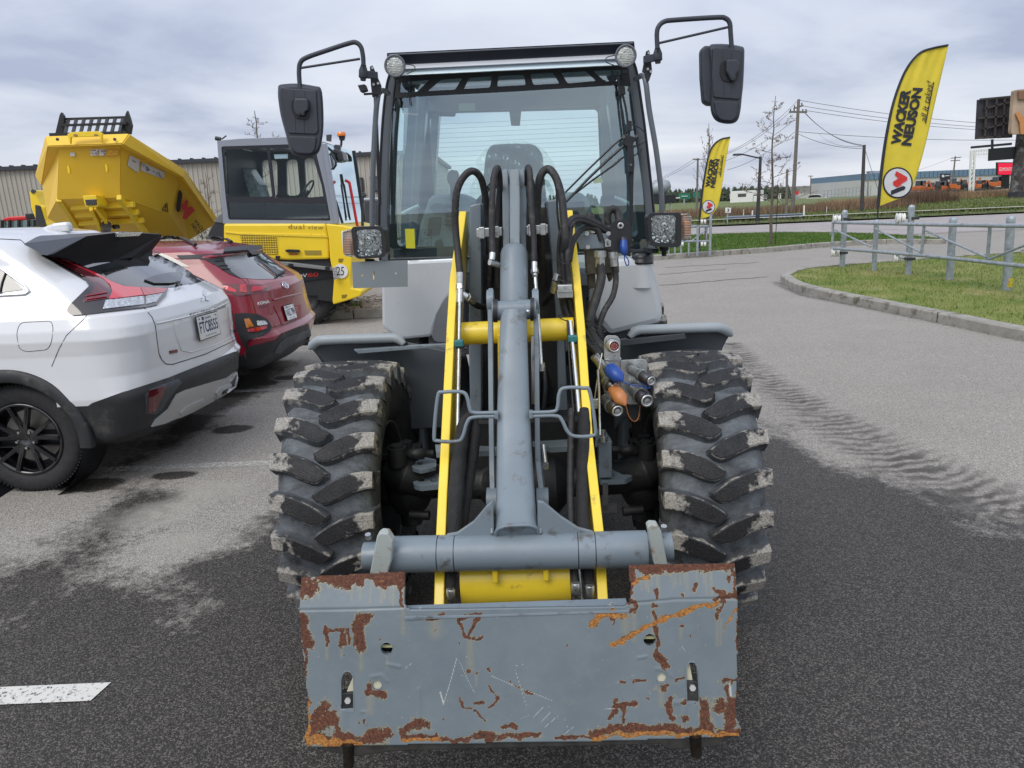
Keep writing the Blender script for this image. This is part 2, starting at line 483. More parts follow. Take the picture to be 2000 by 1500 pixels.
def asphalt_material():
 m_=bpy.data.materials.new('asphalt');m_.use_nodes=True;t=m_.node_tree;b=t.nodes['Principled BSDF']
 L=t.links.new;nn=t.nodes.new
 co=nn('ShaderNodeTexCoord')
 b.inputs['Specular IOR Level'].default_value=.3;aw=nn('ShaderNodeAttribute');aw.attribute_name='wet_shade'
 at=nn('ShaderNodeAttribute');at.attribute_name='track'
 asalt=nn('ShaderNodeAttribute');asalt.attribute_name='salt'
 def math_(op,a,b_=None,c=None):
  n=nn('ShaderNodeMath');n.operation=op
  for i,v in enumerate((a,b_,c)):
   if v is None:continue
   if isinstance(v,(int,float)):n.inputs[i].default_value=v
   else:L(v,n.inputs[i])
  return n.outputs[0]
 def noise(sc,d=5,r=.6):
  n=nn('ShaderNodeTexNoise');n.inputs['Scale'].default_value=sc;n.inputs['Detail'].default_value=d;n.inputs['Roughness'].default_value=r
  L(co.outputs['Object'],n.inputs['Vector']);return n.outputs[0]
 vor=nn('ShaderNodeTexVoronoi');vor.inputs['Scale'].default_value=215;L(co.outputs['Object'],vor.inputs['Vector'])
 sepc=nn('ShaderNodeSeparateColor');L(vor.outputs['Color'],sepc.inputs[0])
 n1=noise(1.1,6);n2=noise(14,6,.7);n3=noise(0.25,3)
 # wet edge broken up by noise
 wet_shade=math_('ADD',aw.outputs['Fac'],math_('MULTIPLY',math_('SUBTRACT',n2,.5),.9))
 wr=nn('ShaderNodeMapRange');wr.inputs[1].default_value=.35;wr.inputs[2].default_value=.65;L(wet_shade,wr.inputs[0])
 stone=nn('ShaderNodeValToRGB');L(sepc.outputs[0],stone.inputs[0])
 e=stone.color_ramp.elements
 e[0].position=0;e[0].color=(.16,.148,.132,1);e[1].position=1;e[1].color=(.47,.44,.395,1)
 e2=e.new(.55);e2.color=(.29,.272,.248,1)
 dark=nn('ShaderNodeValToRGB');L(sepc.outputs[0],dark.inputs[0]);e=dark.color_ramp.elements
 e[0].position=0;e[0].color=(.020,.0185,.0165,1);e[1].position=1;e[1].color=(.150,.136,.120,1)
 e2=e.new(.6);e2.color=(.044,.040,.036,1)
 mx=nn('ShaderNodeMixRGB');L(wr.outputs[0],mx.inputs[0]);L(stone.outputs[0],mx.inputs[1]);L(dark.outputs[0],mx.inputs[2])
 # large patches
 mul=nn('ShaderNodeMixRGB');mul.blend_type='MULTIPLY';mul.inputs[0].default_value=1;L(mx.outputs[0],mul.inputs[1])
 pv=math_('ADD',.78,math_('ADD',math_('MULTIPLY',n1,.28),math_('MULTIPLY',n3,.18)))
 cc=nn('ShaderNodeCombineXYZ');[L(pv,cc.inputs[i]) for i in range(3)];L(cc.outputs[0],mul.inputs[2])
 sl=math_('MULTIPLY',asalt.outputs['Fac'],1.0)
 sm=nn('ShaderNodeMapRange');sm.inputs[1].default_value=.42;sm.inputs[2].default_value=.75
 L(math_('ADD',sl,math_('MULTIPLY',math_('SUBTRACT',n2,.55),1.0)),sm.inputs[0])
 ms=nn('ShaderNodeMixRGB');L(math_('MULTIPLY',sm.outputs[0],.5),ms.inputs[0]);L(mul.outputs[0],ms.inputs[1]);ms.inputs[2].default_value=(.36,.34,.30,1)
 tr=nn('ShaderNodeMapRange');tr.inputs[1].default_value=.15;tr.inputs[2].default_value=.95
 L(math_('ADD',at.outputs['Fac'],math_('MULTIPLY',math_('SUBTRACT',n2,.5),.8)),tr.inputs[0])
 mt=nn('ShaderNodeMixRGB');L(math_('MULTIPLY',tr.outputs[0],.88),mt.inputs[0]);L(ms.outputs[0],mt.inputs[1]);mt.inputs[2].default_value=(.06,.057,.053,1)
 L(mt.outputs[0],b.inputs['Base Color'])
 L(math_('SUBTRACT',.92,math_('MULTIPLY',wr.outputs[0],.34)),b.inputs['Roughness'])
 bp=nn('ShaderNodeBump');bp.inputs['Strength'].default_value=.55;bp.inputs['Distance'].default_value=.004
 L(math_('ADD',math_('SUBTRACT',1,vor.outputs['Distance']),math_('MULTIPLY',n2,.6)),bp.inputs['Height']);L(bp.outputs[0],b.inputs['Normal'])
 return m_
M_asph=asphalt_material()

xs=np.unique(np.round(np.concatenate([np.linspace(-70,-5.2,12),np.arange(-5.2,2.2,.06),np.arange(2.2,4.2,.022),np.arange(4.2,9,.1),np.linspace(9,140,14)]),4))
ys=np.unique(np.round(np.concatenate([np.linspace(-12,.5,6),np.arange(.5,3.4,.06),np.arange(3.4,9.4,.022),np.arange(9.4,12,.1),np.linspace(12,34,24)]),4))
X,Y=np.meshgrid(xs,ys,indexing='ij')
wp=[gp(*p) for p in [(-900,1150),(-300,1120),(0,1092),(120,1030),(215,965),(300,962),(400,990),(330,1040),(285,1100),(330,1120),(430,1060),(540,985),
     (640,930),(800,850),(1100,800),(1400,790),(1500,862),(1640,912),(1760,952),(1900,990),(2100,1035),(2600,1120),(2600,2400),(-1500,2400)]]
ins=np_inpoly(X,Y,wp);D,_=np_polydist(X,Y,wp,True)
sd=np.where(ins,D,-D)
wet_shade=np.clip(.5+sd/1.0+(npnoise(X,Y,2.2,3)-.5)*1.1,0,1)
near_left=np.clip((-.6-X)/1.2,0,1)*np.clip((4.6-Y)/.8,0,1)
wet_shade=wet_shade*(1-.16*near_left)
for (px,py,rx,ry) in [(342,928,42,8.5),(458,838,36,9),(180,948,60,14),(520,748,22,6),(560,738,26,5),(1528,560,14,4)]:
 c=gp(px,py);a=abs(gp(px+rx,py)[0]-c[0]);b_=abs(gp(px,py-ry)[1]-c[1])
 q=np.hypot((X-c[0])/a,(Y-c[1])/b_)+(npnoise(X,Y,5,9)-.5)*.5
 wet_shade=np.maximum(wet_shade,np.clip(1.9-q*1.5,0,1))
# shadow of the parked cars painted dark into this mask, under and beside them
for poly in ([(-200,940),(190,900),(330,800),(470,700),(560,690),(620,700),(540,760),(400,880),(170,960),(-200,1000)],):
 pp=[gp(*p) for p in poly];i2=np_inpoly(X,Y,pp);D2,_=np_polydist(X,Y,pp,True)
 wet_shade=np.maximum(wet_shade,np.clip(.35+np.where(i2,D2,-D2)/.5+(npnoise(X,Y,2.5,8)-.5),0,1)*.75)
# dark edge along the kerb of the near island
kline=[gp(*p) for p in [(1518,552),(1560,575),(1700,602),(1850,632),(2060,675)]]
D3,_=np_polydist(X,Y,kline);wet_shade=np.maximum(wet_shade,np.clip(.62-D3/.5,0,1))
salt=np.zeros_like(X)
for (px,py,rx,ry,k) in [(300,1005,110,38,.9),(420,960,130,34,.75),(350,1060,90,34,.8),(480,1000,70,30,.6),(300,1090,60,20,.6),(60,1075,90,12,.6),(170,1010,60,12,.5),(1900,700,220,60,.3),(1600,700,120,60,.3)]:
 c=gp(px,py);a=abs(gp(px+rx,py)[0]-c[0]);b_=abs(gp(px,py-ry)[1]-c[1])
 q=np.hypot((X-c[0])/a,(Y-c[1])/b_);salt=np.maximum(salt,k*np.clip(1.35-q,0,1))
salt *= .55+.9*npnoise(X,Y,4,12)
tl=[gp(*p) for p in [(1424,672),(1470,716),(1530,765),(1620,822),(1720,880),(1830,930),(1960,985),(2140,1050)]]
D4,S4=np_polydist(X,Y,tl)
track=np.clip(1.35-D4/(.17+.05*np.clip(S4-1,0,3)),0,1)*(.34+.62*np.clip(.5+np.sin(2*np.pi*(S4+D4*.3+(npnoise(X,Y,9,41)-.5)*.14)/.105),0,1))*np.clip(1.35-.95*npnoise(X,Y,7,4),0,1)
ground_lot=struct(grid_mesh('parking_lot',xs,ys,0.0,M_asph,{'wet_shade':wet_shade,'salt':salt,'track':track}))

M_earth=mat('rough_ground',(.10,.095,.05),.95,vary=.35,vscale=.15,bump=.3,bscale=3,dirt=(.14,.11,.07),dirtamt=.5,dscale=.08)
mb=MB()
mb.add([(-1600,-400,-.06),(1600,-400,-.06),(1600,1700,-.06),(-1600,1700,-.06)],[(0,1,2,3)])
struct(mb.build('ground',M_earth))

# painted stall lines, worn through
def line_mat(name,lo,hi):
 m_=bpy.data.materials.new(name);m_.use_nodes=True;t=m_.node_tree;b=t.nodes['Principled BSDF']
 b.inputs['Base Color'].default_value=(.62,.61,.57,1);b.inputs['Roughness'].default_value=.8
 co=t.nodes.new('ShaderNodeTexCoord');n=t.nodes.new('ShaderNodeTexNoise');n.inputs['Scale'].default_value=55;n.inputs['Detail'].default_value=6;n.inputs['Roughness'].default_value=.7
 t.links.new(co.outputs['Object'],n.inputs['Vector']);mr=t.nodes.new('ShaderNodeMapRange');mr.inputs[1].default_value=lo;mr.inputs[2].default_value=hi
 t.links.new(n.outputs[0],mr.inputs[0]);t.links.new(mr.outputs[0],b.inputs['Alpha']);return m_
M_l1=line_mat('worn_line_paint',.36,.46);M_l2=line_mat('faded_line_paint',.38,.70)
for i,(x0,x1,y,w,mt_) in enumerate([(-7,-1.545,2.225,.10,M_l1),(-7.2,-1.2,4.62,.10,M_l2),(-7.2,-1.2,6.75,.10,M_l2),(-7.2,-1.6,8.75,.10,M_l2)]):
 mb=MB();mb.add([(x0,y-w/2,.004),(x1,y-w/2+.02,.004),(x1+.02,y+w/2+.02,.004),(x0,y+w/2,.004)],[(0,1,2,3)])
 struct(mb.build('stall_line',mt_))

# ------------------------------------------------------------------ kerbed islands with grass
def grass_mat(name,a,b_,c):
 m_=bpy.data.materials.new(name);m_.use_nodes=True;t=m_.node_tree;b=t.nodes['Principled BSDF']
 b.inputs['Roughness'].default_value=.75;b.inputs['Specular IOR Level'].default_value=.15
 co=t.nodes.new('ShaderNodeTexCoord')
 n=t.nodes.new('ShaderNodeTexNoise');n.inputs['Scale'].default_value=.9;n.inputs['Detail'].default_value=8;n.inputs['Roughness'].default_value=.7
 n2=t.nodes.new('ShaderNodeTexNoise');n2.inputs['Scale'].default_value=35;n2.inputs['Detail'].default_value=2
 t.links.new(co.outputs['Object'],n.inputs['Vector']);t.links.new(co.outputs['Object'],n2.inputs['Vector'])
 ad=t.nodes.new('ShaderNodeMath');ad.operation='MULTIPLY_ADD';ad.inputs[1].default_value=.45;t.links.new(n2.outputs[0],ad.inputs[0])
 sc=t.nodes.new('ShaderNodeMath');sc.operation='MULTIPLY';sc.inputs[1].default_value=.6;t.links.new(n.outputs[0],sc.inputs[0]);t.links.new(sc.outputs[0],ad.inputs[2])
 r=t.nodes.new('ShaderNodeValToRGB');t.links.new(ad.outputs[0],r.inputs[0]);e=r.color_ramp.elements
 e[0].position=.40;e[0].color=(*a,1);e[1].position=.66;e[1].color=(*c,1);q=e.new(.52);q.color=(*b_,1)
 t.links.new(r.outputs[0],b.inputs['Base Color']);return m_
M_g1=grass_mat('patchy_spring_grass',(.075,.13,.02),(.15,.19,.04),(.29,.26,.11))
M_g2=grass_mat('green_grass',(.045,.105,.02),(.085,.16,.03),(.15,.17,.05))
M_g3=grass_mat('rough_bank_grass',(.06,.11,.025),(.12,.16,.05),(.22,.19,.10))
def tri_area_pts(poly,n,rng):
 xs_=[p[0] for p in poly];ys_=[p[1] for p in poly];out=np.zeros((0,2))
 while len(out)<n:
  q=np.stack([rng.uniform(min(xs_),max(xs_),n*2),rng.uniform(min(ys_),max(ys_),n*2)],-1)
  out=np.concatenate([out,q[np_inpoly(q[:,0],q[:,1],poly)]])
 return out[:n]
def blades(name,pts,zf,matl,h,w,rng,label=None):
 n=len(pts);z=zf(pts[:,0],pts[:,1]);a=rng.uniform(0,6.28,n);hh=h*rng.uniform(.5,1.3,n);ww=w*rng.uniform(.6,1.4,n)
 dx=np.cos(a)*ww;dy=np.sin(a)*ww;lx=rng.normal(0,.45,n)*hh;ly=rng.normal(0,.45,n)*hh
 P=np.empty((n,3,3));P[:,0]=np.stack([pts[:,0]-dx,pts[:,1]-dy,z],-1);P[:,1]=np.stack([pts[:,0]+dx,pts[:,1]+dy,z],-1)
 P[:,2]=np.stack([pts[:,0]+lx,pts[:,1]+ly,z+hh],-1)
 me=bpy.data.meshes.new(name);me.vertices.add(n*3);me.vertices.foreach_set('co',P.astype(np.float32).ravel())
 me.loops.add(n*3);me.loops.foreach_set('vertex_index',np.arange(n*3,dtype=np.int32));me.polygons.add(n)
 me.polygons.foreach_set('loop_start',(np.arange(n)*3).astype(np.int32));me.polygons.foreach_set('loop_total',np.full(n,3,np.int32));me.update(calc_edges=True)
 me.materials.append(matl);o=bpy.data.objects.new(name,me);COL.objects.link(o)
 tag(o,label,'grass',kind='stuff');return o
def offset_poly(poly,d):
 n=len(poly);out=[];A=sum(poly[i][0]*poly[(i+1)%n][1]-poly[(i+1)%n][0]*poly[i][1] for i in range(n))
 s=1 if A>0 else-1
 for i in range(n):
  p0=Vector(poly[i-1]).to_2d() if False else Vector((poly[i-1][0],poly[i-1][1]));p=Vector((poly[i][0],poly[i][1]));p1=Vector((poly[(i+1)%n][0],poly[(i+1)%n][1]))
  a=(p-p0).normalized();b=(p1-p).normalized();na=Vector((-a.y,a.x))*s;nb=Vector((-b.y,b.x))*s
  k=(na+nb);k=k/max(.3,k.length_squared)*2
  out.append((p.x+k.x*d,p.y+k.y*d))
 return out
def round_poly(poly,k=5):
 P=smooth_path([(p[0],p[1],0) for p in poly+[poly[0]]],k)[:-1]
 return [(p.x,p.y) for p in P]
def island(poly,gm,h=.13,kw=.17):
 inner=offset_poly(poly,kw);n=len(poly);acc=0
 mb=MB();rnd=[(0,0),(.0,h-.02),(.02,h),(kw,h),(kw,h-.03)]
 off=[offset_poly(poly,q[0]) if q[0]>0 else poly for q in rnd]
 for i in range(n):
  j=(i+1)%n
  for k in range(len(rnd)-1):
   z0,z1=rnd[k][1],rnd[k+1][1]
   mb.add([(off[k][i][0],off[k][i][1],z0),(off[k][j][0],off[k][j][1],z0),(off[k+1][j][0],off[k+1][j][1],z1),(off[k+1][i][0],off[k+1][i][1],z1)],[(0,1,2,3)])
 struct(mb.build('kerb',M_conc))
 # open joints between the kerb lengths
 mj=MB();acc=1.0
 for i in range(n):
  j=(i+1)%n;a=Vector((*poly[i],0));b=Vector((*poly[j],0));L=(b-a).length;acc+=L
  if acc>3.0 and L>.05:
   acc=0;t=(b-a).normalized();nrm=Vector((-t.y,t.x,0));c=a.lerp(b,.5)
   if (Vector((*inner[i],0))-a).dot(nrm)<0:nrm=-nrm
   mj.add([c-nrm*.003+V(0,0,.0),c+t*.012-nrm*.003,c+t*.012-nrm*.003+V(0,0,h+.003),c+t*.012+nrm*kw+V(0,0,h+.003),c+nrm*kw+V(0,0,h+.003),c-nrm*.003+V(0,0,h+.003)],
    [(0,1,2,5),(5,2,3,4)])
 if mj.v:struct(mj.build('kerb_joint',M_gasket))
 mg=MB();mg.add([(p[0],p[1],h-.02) for p in inner],[tuple(range(n))]);o=mg.build('lawn',gm);struct(o)
 return inner
isl1=[gp(1524,549),(5.75,13.9),gp(1585,581),gp(1700,603),gp(1850,633),gp(2010,665),(6.35,5.0),(6.6,1.0),(7.5,-3),(16,-3),(22,6)]+[gp(*p) for p in [(2060,503),(1990,508),(1900,513),(1780,521),(1650,530),(1580,537)]]
isl1=[gp(1524,549),gp(1550,566),gp(1620,585),gp(1700,602),gp(1850,634),gp(2010,668),(6.35,5.0),(6.6,1.0),(7.5,-3),(16,-3),(22,8),gp(2120,497),gp(2000,501),gp(1900,507),gp(1780,516),gp(1650,526),gp(1560,535)]
isl1=round_poly(isl1,4)
in1=island(isl1,M_g1)
isl2=round_poly([gp(1290,508),gp(1400,500),gp(1500,493),gp(1600,484),gp(1680,479),gp(1760,476),gp(1835,477),gp(1840,473),gp(1760,466),gp(1650,461),gp(1520,460),gp(1400,463),gp(1290,468),gp(1180,476),gp(1180,512)],4)
in2=island(isl2,M_g2,.15)
rng=np.random.RandomState(3)
blades('grass',tri_area_pts(in1,75000,rng)[:,:],lambda x,y:np.full_like(x,.1),M_g1,.055,.006,rng,'patchy green and straw coloured lawn inside the near kerb')
blades('grass',tri_area_pts(in2,26000,rng),lambda x,y:np.full_like(x,.12),M_g2,.075,.012,rng,'bright green lawn round the young tree on the far island')

# ------------------------------------------------------------------ street beyond, verge and rising bank
M_street=mat('old_street_asphalt',(.33,.305,.295),.92,vary=.10,vscale=.5,bump=.3,bscale=40,dirt=(.20,.185,.175),dirtamt=.2,dscale=1.2)
def strip(name,pts0,pts1,z,matl,kind='structure'):
 mb=MB();n=len(pts0);vs=[(p[0],p[1],z if np.isscalar(z) else z[0]) for p in pts0]+[(p[0],p[1],z if np.isscalar(z) else z[1]) for p in pts1]
 mb.add(vs,[(i,i+1,n+i+1,n+i) for i in range(n-1)]);o=mb.build(name,matl);o['kind']=kind;return o
YS=30.0
strip('street',[(-20,26.5),(140,33.5)],[(-20,41),(160,56)],.012,M_street)
# crack seams in the driveway
mb=MB()
for a,b in (((1288,537),(1420,526)),((1288,558),(1500,541)),((1300,523),(1480,513))):
 P=[Vector((*gp(a[0]+(b[0]-a[0])*t,a[1]+(b[1]-a[1])*t+random.uniform(-.8,.8)),.004)) for t in [i/14 for i in range(15)]]
 for p,q in zip(P[:-1],P[1:]):mb.add([p,q,q+V(0,.05,0),p+V(0,.05,0)],[(0,1,2,3)])
struct(mb.build('crack_seam',mat('crack_filler',(.03,.03,.03),.7)))
# bank : height rises to the right
def bank_z(x,y):
 x=np.asarray(x,float);y=np.asarray(y,float)
 t=np.clip((y-48-.05*x)/22,0,1);s=np.clip((x-10)/40,0,1)
 return .10+t*t*(3-2*t)*(.12+.62*s*s*(3-2*s))
bx=np.linspace(-40,230,100);by=np.concatenate([np.linspace(41,80,50),np.linspace(84,200,8)])
BX,BY=np.meshgrid(bx,by,indexing='ij');BYs=BY+np.clip((BX+20)/180,0,1.2)*15*np.clip(1-(BY-41)/60,0,1)
BZ=bank_z(BX,BYs)+(npnoise(BX,BYs,.4,5)-.5)*.12*(BY>43)
me_co=np.stack([BX,BYs,BZ],-1)
o=grid_mesh('bank',bx,by,BZ,M_g3,{});
co=me_co.reshape(-1,3).astype(np.float32);o.data.vertices.foreach_set('co',co.ravel());o.data.update()
o.data.polygons.foreach_set('use_smooth',[True]*len(o.data.polygons));struct(o)
mb=MB();mb.box((60,41.2+6.3,.09),(0.01,.01,.01))
strip('kerb',[(-20,41.0),(160,56.0)],[(-20,41.3),(160,56.3)],.19,M_conc)
strip('sidewalk',[(-20,45.2),(160,60.2)],[(-20,46.6),(160,61.6)],.30,mat('pale_concrete_path',(.42,.40,.36),.9,vary=.1))
pts=np.stack([rng.uniform(5,75,60000),rng.uniform(0,1,60000) **1.3],-1);yb=42+.083*(pts[:,0]+20)+pts[:,1]*30
sel=~((yb-.083*(pts[:,0]+20)>43.6) & (yb-.083*(pts[:,0]+20)<45.3));pts=np.stack([pts[:,0],yb],-1)[sel]
blades('grass',pts,lambda x,y:bank_z(x,y)-.02,M_g3,.22,.035,rng,'rough green grass on the bank across the street')

# ================================================================== WHEEL LOADER (local frame: x right, y away from the camera, z up, origin under the front axle)
LO=Vector((0.03,2.80,0));YAW=rad(-2.6)
LR=Matrix.Rotation(-YAW,3,'Z')
loader=thing('wheel_loader',LO,'grey and yellow wheel loader with muddy lugged tyres and a rusty coupler plate in front','wheel loader',rotz=YAW)
LC=LR@(CAM-LO)
def L(px,py,yl):
 d=LR@ray(px,py);return LC+d*((yl-LC.y)/d.y)
def Lz(px,py,z):
 d=LR@ray(px,py);return LC+d*((z-LC.z)/d.z)
def lp(pts):return [L(*p) for p in pts]
def pxr(px,yl):return px*(LO.y+yl)/F_PX          # pixel radius -> metres, roughly
def holed(outer,holes,fn,vec,mb,m=0,step=None):
 pts=[];edges=[];loops=[outer]+holes
 for lpn in loops:
  o=len(pts);pts+=[Vector(p) for p in lpn];edges+=[(o+i,o+(i+1)%len(lpn)) for i in range(len(lpn))]
 r=delaunay_2d_cdt(pts,edges,[],0,1e-6);v2,f2=r[0],r[2];keep=[]
 for f in f2:
  c=sum((v2[i] for i in f),Vector((0,0)))/len(f)
  if in_poly(c.x,c.y,outer) and not any(in_poly(c.x,c.y,h) for h in holes):keep.append(tuple(f))
 top=[fn(p.x,p.y) for p in v2];bot=[p+Vector(vec) for p in top];k=len(top)
 mb.add(top,keep,m);mb.add(bot,[f[::-1] for f in keep],m)
 ed={}
 for f in keep:
  for i in range(len(f)):
   a,b=f[i],f[(i+1)%len(f)]
   if (b,a) in ed:ed.pop((b,a))
   else:ed[(a,b)]=1
 mb.add(top+bot,[(a,b,b+k,a+k) for a,b in ed],m);return mb
def rpoly(pts,r=3,k=4):
 """polygon with rounded corners"""
 out=[];n=len(pts)
 for i in range(n):
  a,b,c=Vector(pts[i-1]).xy,Vector(pts[i]).xy,Vector(pts[(i+1)%n]).xy
  u=(a-b);w=(c-b);rr=min(r,u.length*.45,w.length*.45);u.normalize();w.normalize()
  p0=b+u*rr;p1=b+w*rr
  for j in range(k+1):
   t=j/k;out.append(tuple((p0*(1-t) **2+b*2*t*(1-t)+p1*t*t)))
 return out
def circ(cx,cy,r,n=16,ry=None):return [(cx+r*math.cos(6.2832*i/n),cy+(ry or r)*math.sin(6.2832*i/n)) for i in range(n)]
def slab(name,pts,yl,th,matl,bevel=.004,parent=None,label=None,yl2=None,r=0):
 """flat outline facing the camera at depth yl, th metres deep"""
 P=rpoly(pts,r) if r else pts
 mb=MB();mb.prism([L(p[0],p[1],yl if yl2 is None else yl+(yl2-yl)*(p[1]-min(q[1] for q in P))/(max(q[1] for q in P)-min(q[1] for q in P))) for p in P],(0,th,0))
 return mb.build(name,matl,parent or loader,bevel=bevel,label=label)
def hose(name,pts,rpx,matl=None,parent=None,k=6,n=10,label=None,rm=None):
 P=smooth_path(lp(pts),k);r=rm or rpx*(LO.y+pts[len(pts) // 2][2])/F_PX
 mb=MB();mb.tube(P,r,n);return mb.build(name,matl or M_hose,parent or loader,label=label)

# ---------------------------------------------------------------- tyres and rims
def tyre_material():
 m_=bpy.data.materials.new('muddy_tyre_rubber');m_.use_nodes=True;t=m_.node_tree;b=t.nodes['Principled BSDF'];Lk=t.links.new
 co=t.nodes.new('ShaderNodeTexCoord');a=t.nodes.new('ShaderNodeAttribute');a.attribute_name='mud'
 g=t.nodes.new('ShaderNodeAttribute');g.attribute_name='groove'
 def noise(sc,d=6,r=.6,vec=None):
  n=t.nodes.new('ShaderNodeTexNoise');n.inputs['Scale'].default_value=sc;n.inputs['Detail'].default_value=d;n.inputs['Roughness'].default_value=r
  Lk(vec or co.outputs['Object'],n.inputs['Vector']);return n.outputs[0]
 def mr(src,a0,a1,b0=0,b1=1):
  n=t.nodes.new('ShaderNodeMapRange');Lk(src,n.inputs[0]);n.inputs[1].default_value=a0;n.inputs[2].default_value=a1;n.inputs[3].default_value=b0;n.inputs[4].default_value=b1;return n.outputs[0]
 def ma(op,x,y):
  n=t.nodes.new('ShaderNodeMath');n.operation=op
  for i,v in enumerate((x,y)):
   if isinstance(v,(int,float)):n.inputs[i].default_value=v
   else:Lk(v,n.inputs[i])
  return n.outputs[0]
 n1=noise(26);n2=noise(170,3);n3=noise(9,8,.7)
 mp=t.nodes.new('ShaderNodeMapping');mp.inputs['Scale'].default_value=(10,55,12);Lk(co.outputs['Object'],mp.inputs[0]);n4=noise(1.0,5,.7,mp.outputs[0])
 m1=t.nodes.new('ShaderNodeMixRGB');Lk(mr(n2,.4,.62),m1.inputs[0]);m1.inputs[1].default_value=(.005,.005,.006,1);m1.inputs[2].default_value=(.021,.021,.024,1)
 # pale film of dried mud in the grooves
 m2=t.nodes.new('ShaderNodeMixRGB');Lk(ma('MULTIPLY',g.outputs['Fac'],mr(ma('ADD',ma('MULTIPLY',n3,.6),ma('MULTIPLY',n4,.4)),.38,.64,.10,1.0)),m2.inputs[0]);Lk(m1.outputs[0],m2.inputs[1]);m2.inputs[2].default_value=(.16,.18,.20,1)
 m3=t.nodes.new('ShaderNodeMixRGB');Lk(mr(ma('ADD',a.outputs['Fac'],ma('MULTIPLY',ma('SUBTRACT',n1,.5),1.5)),.5,.68),m3.inputs[0]);Lk(m2.outputs[0],m3.inputs[1])
 m4=t.nodes.new('ShaderNodeMixRGB');Lk(mr(n2,.35,.65),m4.inputs[0]);m4.inputs[1].default_value=(.17,.16,.145,1);m4.inputs[2].default_value=(.38,.36,.32,1);Lk(m4.outputs[0],m3.inputs[2])
 Lk(m3.outputs[0],b.inputs['Base Color']);Lk(mr(n3,.3,.7,.5,.85),b.inputs['Roughness'])
 bp=t.nodes.new('ShaderNodeBump');bp.inputs['Strength'].default_value=.55;bp.inputs['Distance'].default_value=.004;Lk(ma('ADD',n2,ma('MULTIPLY',n1,.8)),bp.inputs['Height']);Lk(bp.outputs[0],b.inputs['Normal'])
 return m_
M_tyre=tyre_material()
M_rim=mat('dark_rim_paint',(.03,.032,.036),.5,vary=.3,vscale=12,dirt=(.12,.11,.10),dirtamt=.15)
M_rimedge=mat('bare_rim_edge',(.45,.45,.45),.35,.8)
TR,TW,NL=0.53,0.19,22
def lug_tyre(hub,parent,phase=0.0):
 mb=MB();mud=[];gro=[]
 def addv(vs,fs,md,gr,sm=False):
  mb.add(vs,fs,0,sm);mud.extend(md);gro.extend(gr)
 prof=[(.27,.135),(.29,.165),(.33,.187),(.38,.197),(.43,.195),(.462,.180),(.482,.155),(.492,.10),(.495,0)]
 prof=[(r_,-h_) for r_,h_ in prof]+[(r_,h_) for r_,h_ in prof[::-1][1:]]
 n=132;vs=[]
 for r_,h_ in prof:
  for j in range(n):
   a=6.28318*j/n;rr=r_+(.0012*math.sin(a*44) if abs(h_)>.19 else 0)
   vs.append(hub+Vector((h_*.93,-math.cos(a)*rr,math.sin(a)*rr)))
 k=len(prof)
 addv(vs,[(i*n+j,i*n+(j+1)%n,(i+1)*n+(j+1)%n,(i+1)*n+j) for i in range(k-1) for j in range(n)],
  [0.0]*len(vs),[(1.0 if r_>.455 else .45 if r_>.42 else .22) for r_,h_ in prof for j in range(n)],True)
 # inside of the casing
 st=[(.200,.018,.092),(.185,.017,.092),(.160,.013,.091),(.130,.006,.087),(.100,-.006,.078),(.065,-.022,.064),(.035,-.034,.050),(.010,-.036,.034),(-.012,-.026,.020),(-.026,-.010,.006)]
 def pos(u,s,r_):
  a=s/TR;return hub+Vector((u*.93,-math.cos(a)*r_,math.sin(a)*r_))
 def crown(u):return TR-.016*(abs(u)/.2) **2.6
 def base(u):return np.interp(abs(u),[0,.10,.155,.18,.2],[.494,.490,.478,.46,.44])
 pitch=6.28318*TR/NL
 for side in (-1,1):
  for i in range(NL):
   s0=(i+(.5 if side>0 else 0)+phase)*pitch;jit=random.uniform(-.003,.003)
   rows=[];md=[];gr=[]
   for q,(u,a,b_) in enumerate(st):
    a=a+.007;b_=b_-.006;
    uu=u*side;w=.011 if q<len(st)-1 else .008
    cR=crown(uu)
    ps=[pos(uu+(-.008*side if q==len(st)-1 else 0),s0+a-w,base(uu)),pos(uu,s0+a,cR-.004),pos(uu,s0+a+.006,cR),pos(uu,s0+b_-.006+jit,cR),pos(uu,s0+b_+jit,cR-.004),pos(uu+(-.008*side if q==len(st)-1 else 0),s0+b_+w,base(uu))]
    rows.append(ps)
    v={0:.80,1:.82,2:.80,3:.60,4:.36,5:.15}.get(q,.06) ;v *= random.uniform(.8,1.1)
    e_=random.uniform(.50,.66);md+=[v*.25,max(v*.8,e_),v,v,max(v*.8,e_),v*.25];gr+=[.8,.35,0,0,.35,.8]
   # shoulder skirt running onto the sidewall
   uu=.2035*side;ps=[pos(uu,s0+.028,.415),pos(uu+.004*side,s0+.038,.425),pos(uu+.004*side,s0+.05,.428),pos(uu+.004*side,s0+.08,.428),pos(uu+.004*side,s0+.092,.425),pos(uu,s0+.104,.415)]
   rows=[ps]+rows;md=[.25]*6+md;gr=[.6]*6+gr
   V_=[p for r_ in rows for p in r_];nr=len(rows)
   F_=[(r_*6+c,r_*6+c+1,(r_+1)*6+c+1,(r_+1)*6+c) for r_ in range(nr-1) for c in range(5)]
   F_.append(tuple(range((nr-1)*6,nr*6)))
   addv(V_,F_,md,gr)
 return mb.build('tyre',M_tyre,parent,attr={'mud':mud,'groove':gro})
